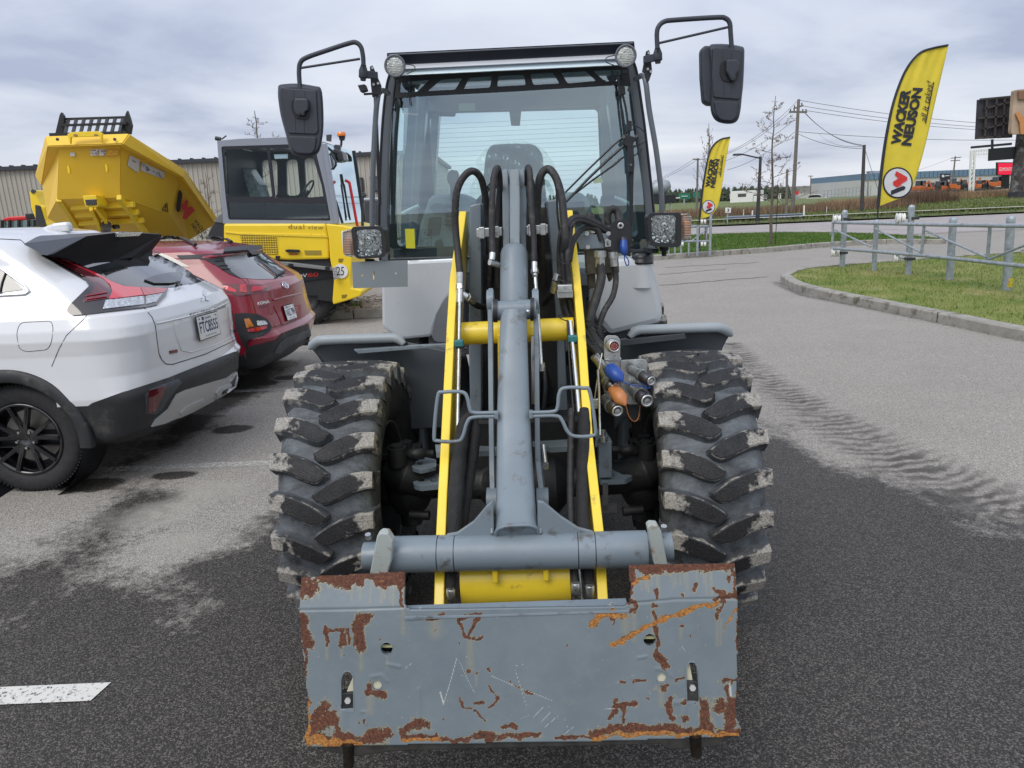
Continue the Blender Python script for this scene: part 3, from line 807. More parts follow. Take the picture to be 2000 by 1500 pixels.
def wheel(x,yl,inner_sign,parent=loader):
 w=bpy.data.objects.new('wheel',None);COL.objects.link(w);w.parent=parent;w.empty_display_size=.1
 hub=Vector((x,yl,TR));lug_tyre(hub,w,random.random())
 s=inner_sign
 mb=MB();mb.lathe(hub,(s,0,0),[(.272,.130),(.275,.142),(.262,.145),(.255,.130),(.250,.10),(.225,.02),(.205,-.03),(.12,-.06),(.0,-.065)],48)
 mb.lathe(hub,(s,0,0),[(.272,-.130),(.275,-.142),(.258,-.145),(.25,-.12),(.24,-.08),(.12,-.055),(0,-.05)],48)
 mb.build('rim',M_rim,w)
 mb=MB();P=[hub+Vector((s*.146,math.cos(a)*.268,math.sin(a)*.268)) for a in [6.28318*i/48 for i in range(48)]];mb.tube(P,.0022,6,closed=True);mb.build('rim_edge',M_rimedge,w)
 mb=MB();mb.cyl(hub+V(-s*.07,0,0),hub+V(-s*.12,0,0),.08,20)
 for i in range(8):
  a=6.28318*i/8;c=hub+V(-s*.06,math.cos(a)*.13,math.sin(a)*.13);mb.cyl(c,c+V(-s*.025,0,0),.013,6)
 mb.build('hub',M_rim,w);return w
wheel(-.702,0,1);wheel(.690,0,-1)
wheel(-.70,1.85,1);wheel(.68,1.85,-1)

# ---------------------------------------------------------------- axle between the front wheels
mb=MB()
mb.tube([V(-.60,.05,.53),V(-.46,.05,.53),V(-.40,.05,.52),V(-.18,.06,.50),V(-.12,.06,.49),V(.14,.06,.49),V(.2,.06,.50),V(.42,.05,.52),V(.48,.05,.53),V(.62,.05,.53)],[.11,.125,.075,.068,.13,.13,.068,.075,.125,.11],20)
for s in (-1,1):
 x=-.48 if s<0 else .50
 mb.sphere((x,.0,.53),.13,16,sc=(.8,1,1.1));mb.cyl((x,-.02,.36),(x,-.02,.70),.045,14);mb.cyl((x,-.02,.69),(x,-.02,.725),.028,6)
 mb.box((x+s*.03,.02,.665),(.16,.14,.03));mb.cyl((x-s*.02,-.14,.45),(x-s*.10,-.15,.45),.02,8)
 mb.tube([V(x+s*.06,-.06,.62),V(x,-.10,.60),V(x-s*.08,-.06,.56),V(x-s*.15,0,.55)],[.06,.075,.07,.05],12)
mb.build('axle',M_chas,loader,bevel=.004)
mb=MB();mb.box((0,.55,.62),(.56,1.0,.34));mb.box((0,1.9,.75),(.66,1.1,.45));mb.tube([V(-.6,1.85,.53),V(.62,1.85,.53)],.09,16);mb.box((0,.40,1.0),(.40,.3,.9));mb.build('chassis',M_chas,loader,bevel=.02)
for s,pts in ((-1,[(776,888),(846,886)]),(1,[(1190,878),(1262,880)])):
 mb=MB();a,b=L(*pts[0],-.12),L(*pts[1],-.10);mb.tube([a,a.lerp(b,.3),a.lerp(b,.32),a.lerp(b,.75),a.lerp(b,.77),b],[.014,.014,.023,.023,.014,.014],12)
 e=a if s<0 else b;mb.cyl(e+V(0,0,-.045),e+V(0,0,.032),.038,18);mb.cyl(e+V(0,0,.032),e+V(0,0,.042),.026,16)
 mb.build('tie_rod',M_chas,loader)
# towing eyes and steering stops
mb=MB();holed(rpoly([(804,905),(830,893),(852,897),(852,912),(822,919),(805,914)],3),[circ(820,905,6.5,12,3)],lambda x,y:Lz(x,y,.655),(0,0,-.014),mb);mb.build('steering_lug',M_grey,loader)
mb=MB();holed(rpoly([(806,938),(814,928),(838,921),(858,926),(862,946),(822,950),(808,946)],4),[circ(822,937,8,12,3.5),circ(848,938,8,12,4)],lambda x,y:Lz(x,y,.60),(0,0,-.02),mb);mb.build('towing_eye',M_grey,loader)
mb=MB();holed(rpoly([(1168,925),(1190,908),(1200,915),(1232,918),(1237,928),(1222,936),(1172,938)],4),[circ(1220,924,9,12,3),circ(1188,928,14,12,3.5)],lambda x,y:Lz(x,y,.60),(0,0,-.02),mb);mb.build('towing_eye',M_grey,loader)
mb=MB();mb.prism([Lz(*p,.74) for p in [(1163,838),(1182,838),(1196,862),(1190,868),(1162,868)]],(0,0,-.012));mb.box(L(1181,893,-.16),(.05,.06,.15));mb.build('grey_step_bracket',M_grey,loader,bevel=.003)
mb=MB();c=L(1178,862,-.2);mb.cyl(c,c+V(0,0,.02),.018,6);mb.cyl(c+V(0,0,.02),c+V(0,0,.045),.01,12);mb.build('bolt',M_zinc,loader)
mb=MB();mb.beam(L(1182,945,-.25),L(1182,995,-.25),.02,.02);mb.beam(L(1176,992,-.25),L(1205,992,-.25),.02,.03);mb.build('hitch_pin',mat('dull_steel',(.16,.16,.155),.5,.6,vary=.3),loader)

# ---------------------------------------------------------------- mudguards
M_fend=mat('mudguard_plastic',(.15,.175,.195),.45,vary=.12,vscale=5,bump=.04,bscale=200)
for s,(xo,xi) in ((-1,(L(604,668,.30).x,L(795,668,.30).x)),(1,(L(1428,640,.30).x,L(1225,655,.30).x))):
 def fn(u,v):
  e=max(0,1-u/.16);ei=max(0,(u-.9)/.1)
  r_=.672-.022*e **2-.03*ei **2
  a=rad(27+78*v)-rad(6)*(1-min(1,v*6))*(1-e*.9)
  x=xo+(xi-xo)*u+s*.0+(-s)*.04*v*(1-u)*0
  return Vector((x,math.sin(a)*r_,.50+math.cos(a)*r_))
 mb=MB();mb.grid(fn,26,26);mb.build('mudguard',M_fend,loader,solid=.018)
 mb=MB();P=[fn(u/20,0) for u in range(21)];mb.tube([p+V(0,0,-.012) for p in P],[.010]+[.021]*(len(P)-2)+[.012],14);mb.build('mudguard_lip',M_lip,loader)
 # inner lining and bracket bar
 xa=xi;xb=s*.26
 def fn2(u,v):
  a=rad(32+70*v);r_=.60+.05*math.sin(u*3.1)
  return Vector((xa+(xb-xa)*u+s*.12*(1-u),.10+math.sin(a)*r_,.48+math.cos(a)*r_))
 mb=MB();mb.grid(fn2,10,14);mb.build('inner_wing',M_dgrey,loader,solid=.015)
M_apr=mat('mudguard_apron_plastic',(.075,.088,.102),.5,vary=.1)
slab('mudguard_apron',[(607,672),(640,716),(700,800),(780,840),(884,835),(884,688),(790,668)],.335,.02,M_apr,.006)
slab('mudguard_apron',[(1426,644),(1404,692),(1300,704),(1236,800),(1200,840),(1196,680),(1228,655)],.335,.02,M_apr,.006)
slab('mudguard_bracket',[(690,683),(795,676),(880,672),(884,686),(860,678),(700,691)],.22,.03,M_grey,.002)
slab('mudguard_bracket',[(1212,664),(1338,651),(1340,662),(1213,676)],.22,.03,M_dgrey,.002)

# ---------------------------------------------------------------- pale body panels under the cab
slab('front_body_panel',[(744,512),(900,505),(892,560),(868,592),(848,640),(845,658),(780,664),(746,640)],.70,.85,M_lgrey,.035,r=10)
def fnw(u,v):
 a=rad(185-100*u);c=L(905,668,.62);r_=.19-.02*v
 return V(c.x+math.cos(a)*r_*.85 ,.58+.5*v,c.z+math.sin(a)*r_*1.35)
mb=MB();mb.prism([L(*p,.60) for p in rpoly([(896,560),(868,583),(850,615),(842,655),(850,668),(898,672)],6)],(0,.3,0));mb.build('wheel_arch_panel',mat('panel_recess_shade',(.22,.235,.25),.45,vary=.06),loader,bevel=.03)  # concave part of the pale panel, its shading painted as a darker grey
slab('side_tank',[(1160,560),(1185,512),(1228,505),(1275,508),(1284,545),(1296,612),(1290,632),(1255,640),(1190,656),(1160,620)],.52,.75,M_lgrey,.04,r=10)
mb=MB();a=L(1252,560,.56);b=L(1254,508,.56);mb.cyl(a,b,.058,28,r2=.046);mb.build('filler_neck',M_lgrey,loader,bevel=.004)
mb=MB();mb.lathe(b,(b-a),[(0.0,.032),(.032,.032),(.044,.026),(.049,.012),(.049,-.004),(.052,-.005),(.052,-.016),(.0,-.016)],28);mb.beam(b+V(-.046,-.0,.034),b+V(.046,0,.034),.02,.014);mb.build('filler_cap',M_blk,loader)
slab('tank_valance',[(1155,600),(1175,598),(1190,655),(1240,640),(1236,668),(1160,672)],.56,.4,M_dgrey,.02,r=6)
mb=MB();mb.box((.03,1.55,1.12),(1.15,.9,.55));mb.build('rear_body',M_lgrey,loader,bevel=.05)
mb=MB();mb.box((.03,2.45,1.10),(1.05,.95,.62));mb.build('engine_bonnet',M_yel2,loader,bevel=.09,seg=4)

# ---------------------------------------------------------------- lift frame towers and dark well
for name,pts,yl in (('lift_tower',[(917,402),(928,398),(940,397),(940,880),(920,880),(916,700)],.16),('lift_tower',[(1068,392),(1090,388),(1094,520),(1104,700),(1112,860),(1092,860),(1088,640),(1080,540)],.16)):
 slab(name,pts,yl,.34,M_grey,.006)
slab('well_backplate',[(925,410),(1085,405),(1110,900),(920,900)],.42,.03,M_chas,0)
mb=MB()
for y_ in (596,700,712):mb.cyl(L(940,y_,.36),L(1090,y_-5,.36),.008,8)
for x_ in (975,1048,1062):mb.tube(smooth_path([L(x_,690,.30),L(x_+4,760,.22),L(x_-3,830,.2),L(x_+2,890,.1)],4),.014,8)
mb.box(L(960,706,.3),(.05,.05,.03));mb.box(L(1075,702,.3),(.06,.05,.03));mb.build('well_hoses',M_blk,loader)
mb=MB();mb.prism([Lz(*p,.78) for p in [(850,868),(975,872),(975,880),(852,884)]],(0,0,-.02));mb.build('tower_foot_plate',M_grey,loader);mb=MB();mb.prism([Lz(*p,.78) for p in [(1040,862),(1110,858),(1112,872),(1075,874)]],(0,0,-.02));mb.build('tower_foot_plate',M_grey,loader)
# tower-side cast clamps
for pts in (((931,455),(981,452)),((1028,450),(1070,447))):
 mb=MB();a,b=L(*pts[0],.06),L(*pts[1],.06);mb.beam(a,b,.03,.035)
 for q in (a.lerp(b,.22),a.lerp(b,.78)):mb.box(q+V(0,-.02,0),(.022,.03,.045))
 mb.build('hose_clamp',M_zinc,loader,bevel=.003)

# ---------------------------------------------------------------- yellow lift arms and cross members
arms={-1:[(904,412,.24),(896,470,.10),(886,540,-.02),(880,640,-.20),(870,850,-.52),(860,1060,-.80),(857,1186,-.94)],
  1:[(1111,410,.24),(1118,470,.10),(1126,540,-.02),(1135,640,-.20),(1149,850,-.52),(1170,1040,-.78),(1178,1180,-.94)]}
for s,pts in arms.items():
 P=lp(pts);mb=MB();vs=[];n=len(P)
 for i,p in enumerate(P):
  t=(P[min(i+1,n-1)]-P[max(i-1,0)]).normalized();x=Vector((1,0,0));x=(x-t*x.dot(t)).normalized();dn=t.cross(x).normalized()
  if dn.y<0:dn=-dn
  h=.09+.13*math.sin(math.pi*min(1,(i+.6)/n));w=.015
  vs+=[p-x*w,p+x*w,p+x*w+dn*h,p-x*w+dn*h]
 fs=[(i*4+a,i*4+(a+1)%4,(i+1)*4+(a+1)%4,(i+1)*4+a) for i in range(n-1) for a in range(4)]+[(3,2,1,0),(n*4-4,n*4-3,n*4-2,n*4-1)]
 mb.add(vs,fs);mb.build('lift_arm',M_yel,loader,bevel=.0035)
mb=MB();mb.cyl(L(896,652,-.10),L(1120,642,-.10),.044,28)
for x_ in (968,1052):pass
mb.build('cross_tube',M_yel,loader)
for x_ in (975,1040):
 slab('cross_tube_rib',[(x_-3,655),(x_+6,655),(x_+4,790),(x_-2,790)],-.17,.06,M_yel if x_<1000 else M_chrome,.002)
mb=MB()
c0,c1=L(905,1132,-.80),L(1112,1124,-.80)
mb.cyl(c0,c1,.088,40);mb.build('lower_cross_drum',M_yel,loader,bevel=.004)
for x_,y_ in ((967,1118),(1066,1114)):
 c=L(x_,y_,-.89);mb=MB();mb.box(c+V(0,.01,.0),(.016,.05,.055));mb.build('drum_lug',M_yel,loader,bevel=.003)
slab('arm_pivot_plate',[(884,426),(893,424),(896,470),(892,500),(885,470)],.22,.12,M_yel,.003,r=3)

# ---------------------------------------------------------------- tilt lever, cylinder and central link
for nme,pts,y0,y1,th in (('lever_plate',[(980,332),(991,330),(996,400),(995,500),(983,500)],.14,.02,.10),('lever_bar',[(995,331),(1014,330),(1016,400),(1015,492),(996,492)],.08,-.06,.04),('lever_plate',[(1014,332),(1023,330),(1028,400),(1027,520),(1017,520)],.14,.02,.10)):
 slab(nme,pts,y0,th,M_grey,.003,yl2=y1)
mb=MB();mb.cyl(L(972,348,.18),L(1034,346,.18),.028,24);mb.cyl(L(962,350,.18),L(974,349,.18),.036,24);mb.cyl(L(1026,347,.18),L(1036,347,.18),.036,24);mb.build('lever_pin',M_grey,loader,bevel=.003)
def taper(name,pts,n=32,matl=M_grey,**kw):
 P=lp([p[:3] for p in pts]);r_=[p[3]*((LO.y+p[2])*.985)/F_PX for p in pts];mb=MB();mb.tube(P,r_,n);return mb.build(name,matl,loader,**kw)
taper('tilt_cylinder',[(1004,489,-.02,20),(1004,491,-.025,25),(1004,497,-.035,27),(1004,520,-.06,27.5),(1004,612,-.20,28)])
taper('tilt_cylinder_rod',[(1004,610,-.2,14),(1004,800,-.40,14)],matl=M_chrome)
mb=MB();mb.cyl(L(962,607,-.30),L(1047,603,-.30),.034,28);mb.build('pivot_boss',M_grey,loader,bevel=.002)
for q_ in ((964,607,972,607),(1036,604,1043,604)):mb=MB();mb.cyl(L(q_[0],q_[1],-.30),L(q_[2],q_[3],-.30),.041,28);mb.build('pivot_washer',M_blk,loader)
mb=MB();c=L(1031,608,-.36);mb.sphere(c,.0065,10);mb.build('grease_nipple',M_chrome,loader)
for s,xa,xb in ((-1,957,962),(1,1046,1060)):
 P=[(xa,592,-.29),(xa+(1 if s<0 else 2),700,-.36),(xa+(3 if s<0 else 4),900,-.52),(xb,985,-.60)]
 Q=lp(P);mb=MB();vs=[];n=len(Q);w=.0085
 for i,p in enumerate(Q):
  vs+=[p+V(-w,0,0),p+V(w,0,0),p+V(w,.075,.045),p+V(-w,.075,.045)]
 mb.add(vs,[(i*4+a,i*4+(a+1)%4,(i+1)*4+(a+1)%4,(i+1)*4+a) for i in range(n-1) for a in range(4)]+[(3,2,1,0),(n*4-4,n*4-3,n*4-2,n*4-1)])
 mb.cyl(Q[0]+V(-w-.003,.03,.0),Q[0]+V(w+.003,.03,.0),.044,20)
 mb.cyl(Q[-1]+V(-.02,.03,.0),Q[-1]+V(.02,.03,0),.045,20)
 mb.build('guide_link',M_grey,loader,bevel=.002)
# central link: round at the top, spreading to an oval at the foot
Pts=[(1004,612,-.345,24),(1003,625,-.36,26),(1003,700,-.43,29),(1003,800,-.54,33),(1005,900,-.66,37),(1008,1000,-.80,42),(1010,1046,-.875,45)]
P=lp([p[:3] for p in Pts]);vs=[];n=36
for i,p in enumerate(P):
 t=(P[min(i+1,len(P)-1)]-P[max(i-1,0)]).normalized();x=V(1,0,0);x=(x-t*x.dot(t)).normalized();y=t.cross(x)
 rx=Pts[i][3]*(LO.y+Pts[i][2])/F_PX*1.0;ry=rx*.8
 for j in range(n):
  a=6.28318*j/n;ca,sa=math.cos(a),math.sin(a);ex=.62+.38*(i<2)
  vs.append(p+x*(math.copysign(abs(ca) **ex,ca)*rx)+y*(math.copysign(abs(sa) **ex,sa)*ry))
mb=MB();mb.add(vs,[(i*n+j,i*n+(j+1)%n,(i+1)*n+(j+1)%n,(i+1)*n+j) for i in range(len(P)-1) for j in range(n)],0,True);mb.add(vs[:n],[tuple(range(n))[::-1]]);mb.add(vs[-n:],[tuple(range(n))])
mb.build('central_link',M_grey,loader)
mb=MB();q=vs[-n:];mb.tube([p+V(0,0,0) for p in q],.0055,8,closed=True)
for sx in (964,1052):mb.tube(smooth_path([L(sx+(-3 if sx<1000 else 3),985,-.83),L(sx+(-4 if sx<1000 else 4),1010,-.85),L(sx+(-3 if sx<1000 else 3),1042,-.88)],4),.0055,8)
mb.build('weld_bead',M_grey,loader)
for s,pts in ((-1,[(870,1052),(872,1046),(893,1042),(925,1020),(950,990),(962,980),(966,1060),(870,1062)]),(1,[(1050,980),(1062,982),(1095,1010),(1130,1033),(1158,1040),(1164,1055),(1164,1062),(1050,1060)])):
 slab('gusset',pts,-.875,.016,M_grey,.002)
# big cross tube of the coupler
ta,tb=L(766,1083,-.88),L(1262,1072,-.88)
mb=MB();mb.cyl(ta,tb,.054,48);mb.build('coupler_tube',M_grey,loader,bevel=.002)
for x_ in (858,891,1130,1163):
 mb=MB();t=(x_-766)/(1262-766);c=ta.lerp(tb,t);mb.cyl(c-V(.0011,0,0),c+V(.0011,0,0),.0547,48);mb.build('sleeve_joint',M_gasket,loader)
for s,pts,yl in ((-1,[(736,1047),(744,1041),(757,1042),(767,1058),(764,1098),(756,1122),(722,1122)],-.955),(1,[(1264,1030),(1270,1025),(1284,1026),(1292,1040),(1304,1104),(1278,1104)],-.955)):
 slab('coupler_bracket',pts,yl,.035,mat('chipped_pale_paint',(.36,.40,.38),.5,vary=.1,dirt=(.24,.09,.03),dirtamt=.16,dscale=30),.004)
for a,b,r_ in (((712,1086,-.87),(766,1084,-.87),.041),((756,1085,-.87),(768,1084,-.87),.05),((1252,1072,-.87),(1312,1067,-.87),.041),((1250,1072,-.87),(1275,1071,-.87),.047)):
 mb=MB();mb.cyl(L(*a),L(*b),r_,32);mb.build('pin_sleeve',M_grey,loader,bevel=.004)
for x_,y_ in ((720,1052),(1296,1036),(1291,1098)):
 mb=MB();c=L(x_,y_,-.88);mb.cyl(c,c+V(0,-.004,.016),.0095,6);mb.build('bolt',M_zinc,loader)

# ---------------------------------------------------------------- handles on the link
for pts in ([(968,806),(925,806),(917,796),(913,778),(903,766),(866,766),(855,775),(848,850),(855,861),(893,862),(904,852),(912,826),(924,815),(968,813)],
   [(1036,806),(1080,804),(1089,795),(1092,770),(1102,758),(1140,758),(1152,766),(1163,838),(1156,851),(1122,852),(1108,842),(1097,820),(1084,812),(1036,813)]):
 P=smooth_path([L(x_,y_,-.60-.0002*(y_-780)) for x_,y_ in pts],4);mb=MB();mb.tube(P,.0062,10);mb.build('grab_handle',M_grey,loader)
for x_,y_ in ((970,810),(1037,809)):
 mb=MB();mb.box(L(x_,y_,-.60),(.012,.03,.022));mb.build('handle_foot',M_grey,loader,bevel=.002)

# ---------------------------------------------------------------- hoses
hose('hydraulic_hose',[(899,540,-.05),(895,500,0),(890,450,.03),(889,410,.03),(893,372,.03),(906,345,.03),(923,334,.04),(939,348,.08),(948,385,.13),(953,430,.18),(958,500,.2),(955,560,.22)],6.8)
hose('hydraulic_hose',[(963,502,-.08),(961,460,-.06),(961,410,-.04),(963,360,-.02),(967,335,.0),(973,330,.04),(976,360,.10),(974,420,.15),(972,560,.2)],6.2)
hose('hydraulic_hose',[(1043,525,-.08),(1043,470,-.06),(1039,420,-.04),(1036,370,-.02),(1035,338,0),(1031,328,.05),(1030,360,.12)],6.0)
hose('hydraulic_hose',[(1063,560,.2),(1055,470,.12),(1050,400,.05),(1054,350,.02),(1068,330,.02),(1083,342,.0),(1095,375,-.02),(1101,420,-.04),(1104,470,-.06),(1100,500,-.02)],7.5)
hose('hydraulic_hose',[(1049,420,.04),(1048,380,.04),(1055,345,.04),(1072,338,.04),(1086,366,.02),(1089,420,.02),(1096,470,.02),(1105,520,0)],2.0,M_blk)
hose('hydraulic_hose',[(956,600,.2),(935,598,.08),(920,588,-.02),(912,580,-.06)],6.5)
hose('hydraulic_hose',[(1062,592,.15),(1072,580,.05),(1082,565,0)],6.5)
for dx,dy,y0,r_ in ((0,0,-.04,5.0),(9,6,-.06,5.4),(-8,-2,0,4.2)):
 hose('auxiliary_hose',[(1192,452+dy,.16),(1165,436+dy,.12),(1135,425+dy,.07),(1115+dx*.3,430+dy,.02),(1104+dx,455+dy,-.02),(1099+dx,500,y0),(1102+dx,545,y0),(1104+dx,585,y0),(1114+dx,622,y0),(1136+dx,650,y0),(1158+dx*.6,678,-.10),(1176+dx*.3,700,-.14)],r_)
hose('auxiliary_hose',[(1098,560,-.02),(1105,600,-.04),(1122,638,-.06),(1150,672,-.10),(1168,690,-.12)],6)
hose('auxiliary_hose',[(1172,515,.08),(1174,545,.06),(1165,580,.02),(1154,615,-.02),(1152,645,-.04),(1168,672,-.08),(1185,690,-.1)],9.5)
hose('auxiliary_hose',[(1199,516,.10),(1203,545,.10),(1197,578,.06),(1180,608,.02),(1170,640,0),(1172,660,0)],6.0)
hose('auxiliary_hose',[(1175,470,.12),(1165,448,.12),(1140,446,.10),(1120,470,.04),(1112,510,0)],5.5)
hose('auxiliary_hose',[(1150,440,.16),(1152,420,.18),(1157,430,.18),(1160,462,.14)],6.5)
hose('auxiliary_hose',[(1188,440,.2),(1187,420,.2),(1196,408,.2),(1206,415,.2),(1210,440,.18)],7)
# sleeves running down to the coupler
def sleeve(name,pts):
 P=lp([p[:3] for p in pts]);k=5;SP=smooth_path(P,k);rs=[]
 for i in range(len(SP)):
  t=i/k;a=min(int(t),len(pts)-1);b=min(a+1,len(pts)-1);r_=pts[a][3]+(pts[b][3]-pts[a][3])*(t-a)
  rs.append(r_*(LO.y+pts[a][2])/F_PX*(1+.05*math.sin(i*1.9)+.03*math.sin(i*4.1)))
 mb=MB();mb.tube(SP,rs,14);return mb.build(name,mat('woven_hose_sleeve',(.014,.014,.015),.75,vary=.3,vscale=60,bump=.5,bscale=180),loader)
sleeve('hose_sleeve',[(918,812,-.46,9),(905,835,-.50,14),(896,900,-.58,16),(890,980,-.70,17),(886,1060,-.78,16),(881,1120,-.86,13),(880,1152,-.90,9)])
sleeve('hose_sleeve',[(925,815,-.44,8),(927,850,-.48,13),(918,920,-.56,12),(908,985,-.66,12),(898,1060,-.75,12)])
sleeve('hose_sleeve',[(1141,800,-.44,10),(1141,840,-.50,13),(1138,950,-.64,13),(1140,1050,-.78,14),(1148,1120,-.86,13),(1152,1145,-.90,9)])
hose('hydraulic_hose',[(1116,800,-.42),(1115,850,-.50),(1114,950,-.62),(1116,1040,-.76),(1121,1110,-.86),(1124,1142,-.9)],8)
hose('tool_rod',[(1130,1100,-.88),(1134,1140,-.9),(1137,1178,-.92)],2,M_zinc)
for pts in ([(880,1150),(880,1170),(880,1186)],[(1124,1138),(1125,1160),(1126,1180)],[(1152,1143),(1153,1165),(1153,1178)]):
 a,b,c=[L(x_,y_,-.91) for x_,y_ in pts];mb=MB();mb.tube([a,a.lerp(b,.1),b,b.lerp(c,.05),c],[.011,.0135,.0135,.009,.009],16);mb.build('hose_ferrule',M_zinc,loader)
def fitting(pts,rpx=(7,8,6)):
 mb=MB();P=lp(pts)
 for a,b,r_,n in zip(P[:-1],P[1:],rpx,(18,6,16,6)):mb.cyl(a,b,r_*(LO.y+pts[0][2])/F_PX,n)
 return mb.build('hose_fitting',M_zinc,loader,bevel=.001)
fitting([(899,532,-.06),(899,556,-.07),(899,566,-.08),(898,592,-.10)],(7.5,9,7.5));fitting([(903,574,-.08),(913,580,-.08),(925,588,-.04)],(7,8))
fitting([(962,494,-.08),(961,508,-.09),(959,515,-.09)],(6,7.5));fitting([(957,512,-.09),(976,519,-.06)],(6,6))
fitting([(1044,512,-.08),(1044,526,-.09),(1045,534,-.1),(1045,540,-.11)],(6,8,5));fitting([(1082,570,0),(1086,548,-.02),(1090,535,-.02)],(8,9))
fitting([(1057,710,-.3),(1058,718,-.3),(1058,724,-.3)],(7.5,6))
fitting([(1172,490,.08),(1172,502,.08),(1172,522,.08)],(12,10));fitting([(1198,492,.1),(1198,504,.1),(1199,520,.1)],(10,8));fitting([(1159,455,.14),(1154,438,.14)],(10,9))
mb=MB();mb.box(L(1103,563,-.10),(.055,.04,.03));mb.box(L(1103,573,-.08),(.06,.05,.03));mb.build('hose_clamp_block',M_zinc,loader,bevel=.003)
for p,r_ in (((1103,620,-.1),14),((1143,662,-.12),22),((1165,640,-.08),18),((1100,545,-.05),12),((1104,512,-.05),12),((1113,440,0),8),((1148,628,-.08),12)):
 mb=MB();c=L(*p);rr=r_*2.7/F_PX;mb.tube([c+V(math.cos(a)*rr*.9,-.02+math.sin(a)*.03,math.cos(a)*rr*-.35+.004*math.sin(a)) for a in [6.2832*i/14 for i in range(14)]],.0022,6,closed=True);mb.build('cable_tie',M_blk,loader)
# hard pipes along the arms
hose('hard_pipe',[(898,590,-.11),(896,700,-.27),(893,865,-.50)],4.2,M_zinc,k=2)
hose('hard_pipe',[(1045,538,-.10),(1051,620,-.2),(1057,712,-.3)],4.0,M_zinc,k=2)
hose('hard_pipe',[(1114,628,-.16),(1120,690,-.26),(1131,806,-.44)],5.0,M_chrome,k=2)
hose('hard_pipe',[(1108,625,-.16),(1112,700,-.26),(1120,806,-.44)],2.0,M_blk,k=2)
M_teal=mat('teal_pipe_clamp',(.03,.17,.18),.45)
for p in ((897,670,-.24),(1118,661,-.22)):
 mb=MB();c=L(*p);mb.box(c,(.034,.03,.024));mb.build('pipe_clamp',M_teal,loader,bevel=.004);mb=MB();mb.box(c+V(.003,.005,-.016),(.03,.028,.008));mb.cyl(c+V(.018,-.004,-.02),c+V(.03,-.004,-.02),.005,6);mb.build('clamp_base',M_blk,loader)
fitting([(1061,870,-.45),(1065,905,-.5),(1065,915,-.5)],(5,8))

# ---------------------------------------------------------------- valve block and quick couplers on the right
M_block=mat('cast_valve_block',(.11,.105,.085),.6,.3,vary=.3,vscale=40)
slab('valve_block',[(1143,487),(1206,484),(1210,533),(1146,537)],.14,.08,M_block,.004)
slab('solenoid',[(1147,535),(1163,534),(1164,562),(1149,565)],.18,.04,M_block,.006)
slab('solenoid',[(1184,533),(1198,531),(1197,545),(1190,552)],.18,.04,M_block,.006)
slab('valve_bracket',[(1126,459),(1192,456),(1192,484),(1132,487)],.12,.012,M_grey,.002)
slab('coupler_plate',rpoly([(1192,440),(1200,431),(1222,429),(1232,440),(1232,502),(1180,485),(1179,470),(1190,465)],3),.10,.008,M_blk,.001)
for x_,y_ in ((1146,456),(1148,482),(1185,470),(1188,456)):
 c=L(x_,y_,.11);mb=MB();mb.cyl(c,c+V(0,-.012,.0),.009,8);mb.build('bolt',M_zinc,loader)
mb=MB();c=L(1212,441,.095);mb.lathe(c,(0,-1,0),[(.006,0),(.0115,.002),(.013,0)],18);mb.build('eyelet',M_zinc,loader)
slab('valve_sticker',[(1182,470),(1193,469),(1193,481),(1182,482)],.098,.001,mat('silver_sticker',(.35,.37,.38),.4),0)
slab('sticker_mark',[(1185,473),(1187,473),(1187,478),(1189,478),(1189,473),(1190,473),(1190,479),(1185,479)],.0965,.001,M_ink,0)
M_blue=mat('blue_dust_cap',(.012,.06,.30),.4);M_tan=mat('orange_dust_cap',(.48,.19,.07),.5,vary=.12,vscale=60)
mb=MB();mb.tube(lp([(1218,470,.07),(1218,482,.06),(1219,492,.05),(1219,499,.05)]),[.013,.016,.014,.004],16);mb.build('dust_cap',M_blue,loader,label='blue cap on the black coupler plate')
mb=MB();mb.cyl(L(1217,466,.08),L(1218,474,.07),.0145,16);mb.build('socket',M_blk,loader)
hose('cap_strap',[(1220,497,.05),(1227,508,.05),(1228,516,.05),(1224,518,.05),(1220,508,.05),(1220,497,.05)],1.1,M_blue)
# lower coupler group
slab('coupler_bracket_plate',rpoly([(1180,662),(1186,655),(1205,656),(1212,664),(1211,703),(1180,704)],4),-.16,.008,M_zinc,.001)
slab('coupler_bracket_plate',rpoly([(1212,704),(1258,701),(1265,708),(1263,790),(1225,790),(1212,760)],4),-.12,.008,M_zinc,.001)
c=L(1196,675,-.17);mb=MB();mb.lathe(c,(.15,-1,.1),[(.026,0),(.026,.012),(.022,.014),(.022,.03),(.019,.032),(.017,.030),(.017,.01)],24);mb.build('electric_socket',M_zinc,loader)
mb=MB();mb.lathe(c,(.15,-1,.1),[(0,.024),(.017,.024),(.0172,.01)],20);
mb.build('socket_insert',mat('brick_red_insert',(.32,.05,.035),.5),loader)
mb=MB()
for i in range(9):
 a=6.28*i/9;q=c+V(math.cos(a)*.0105+.004,-.0265,math.sin(a)*.0105+.003);mb.cyl(q,q+V(0,-.003,0),.002,6)
mb.build('socket_pins',M_zinc,loader)
for x_ in (1188,1203):
 q=L(x_,697,-.165);mb=MB();mb.cyl(q,q+V(0,-.006,0),.005,6);mb.build('bolt',M_zinc,loader)
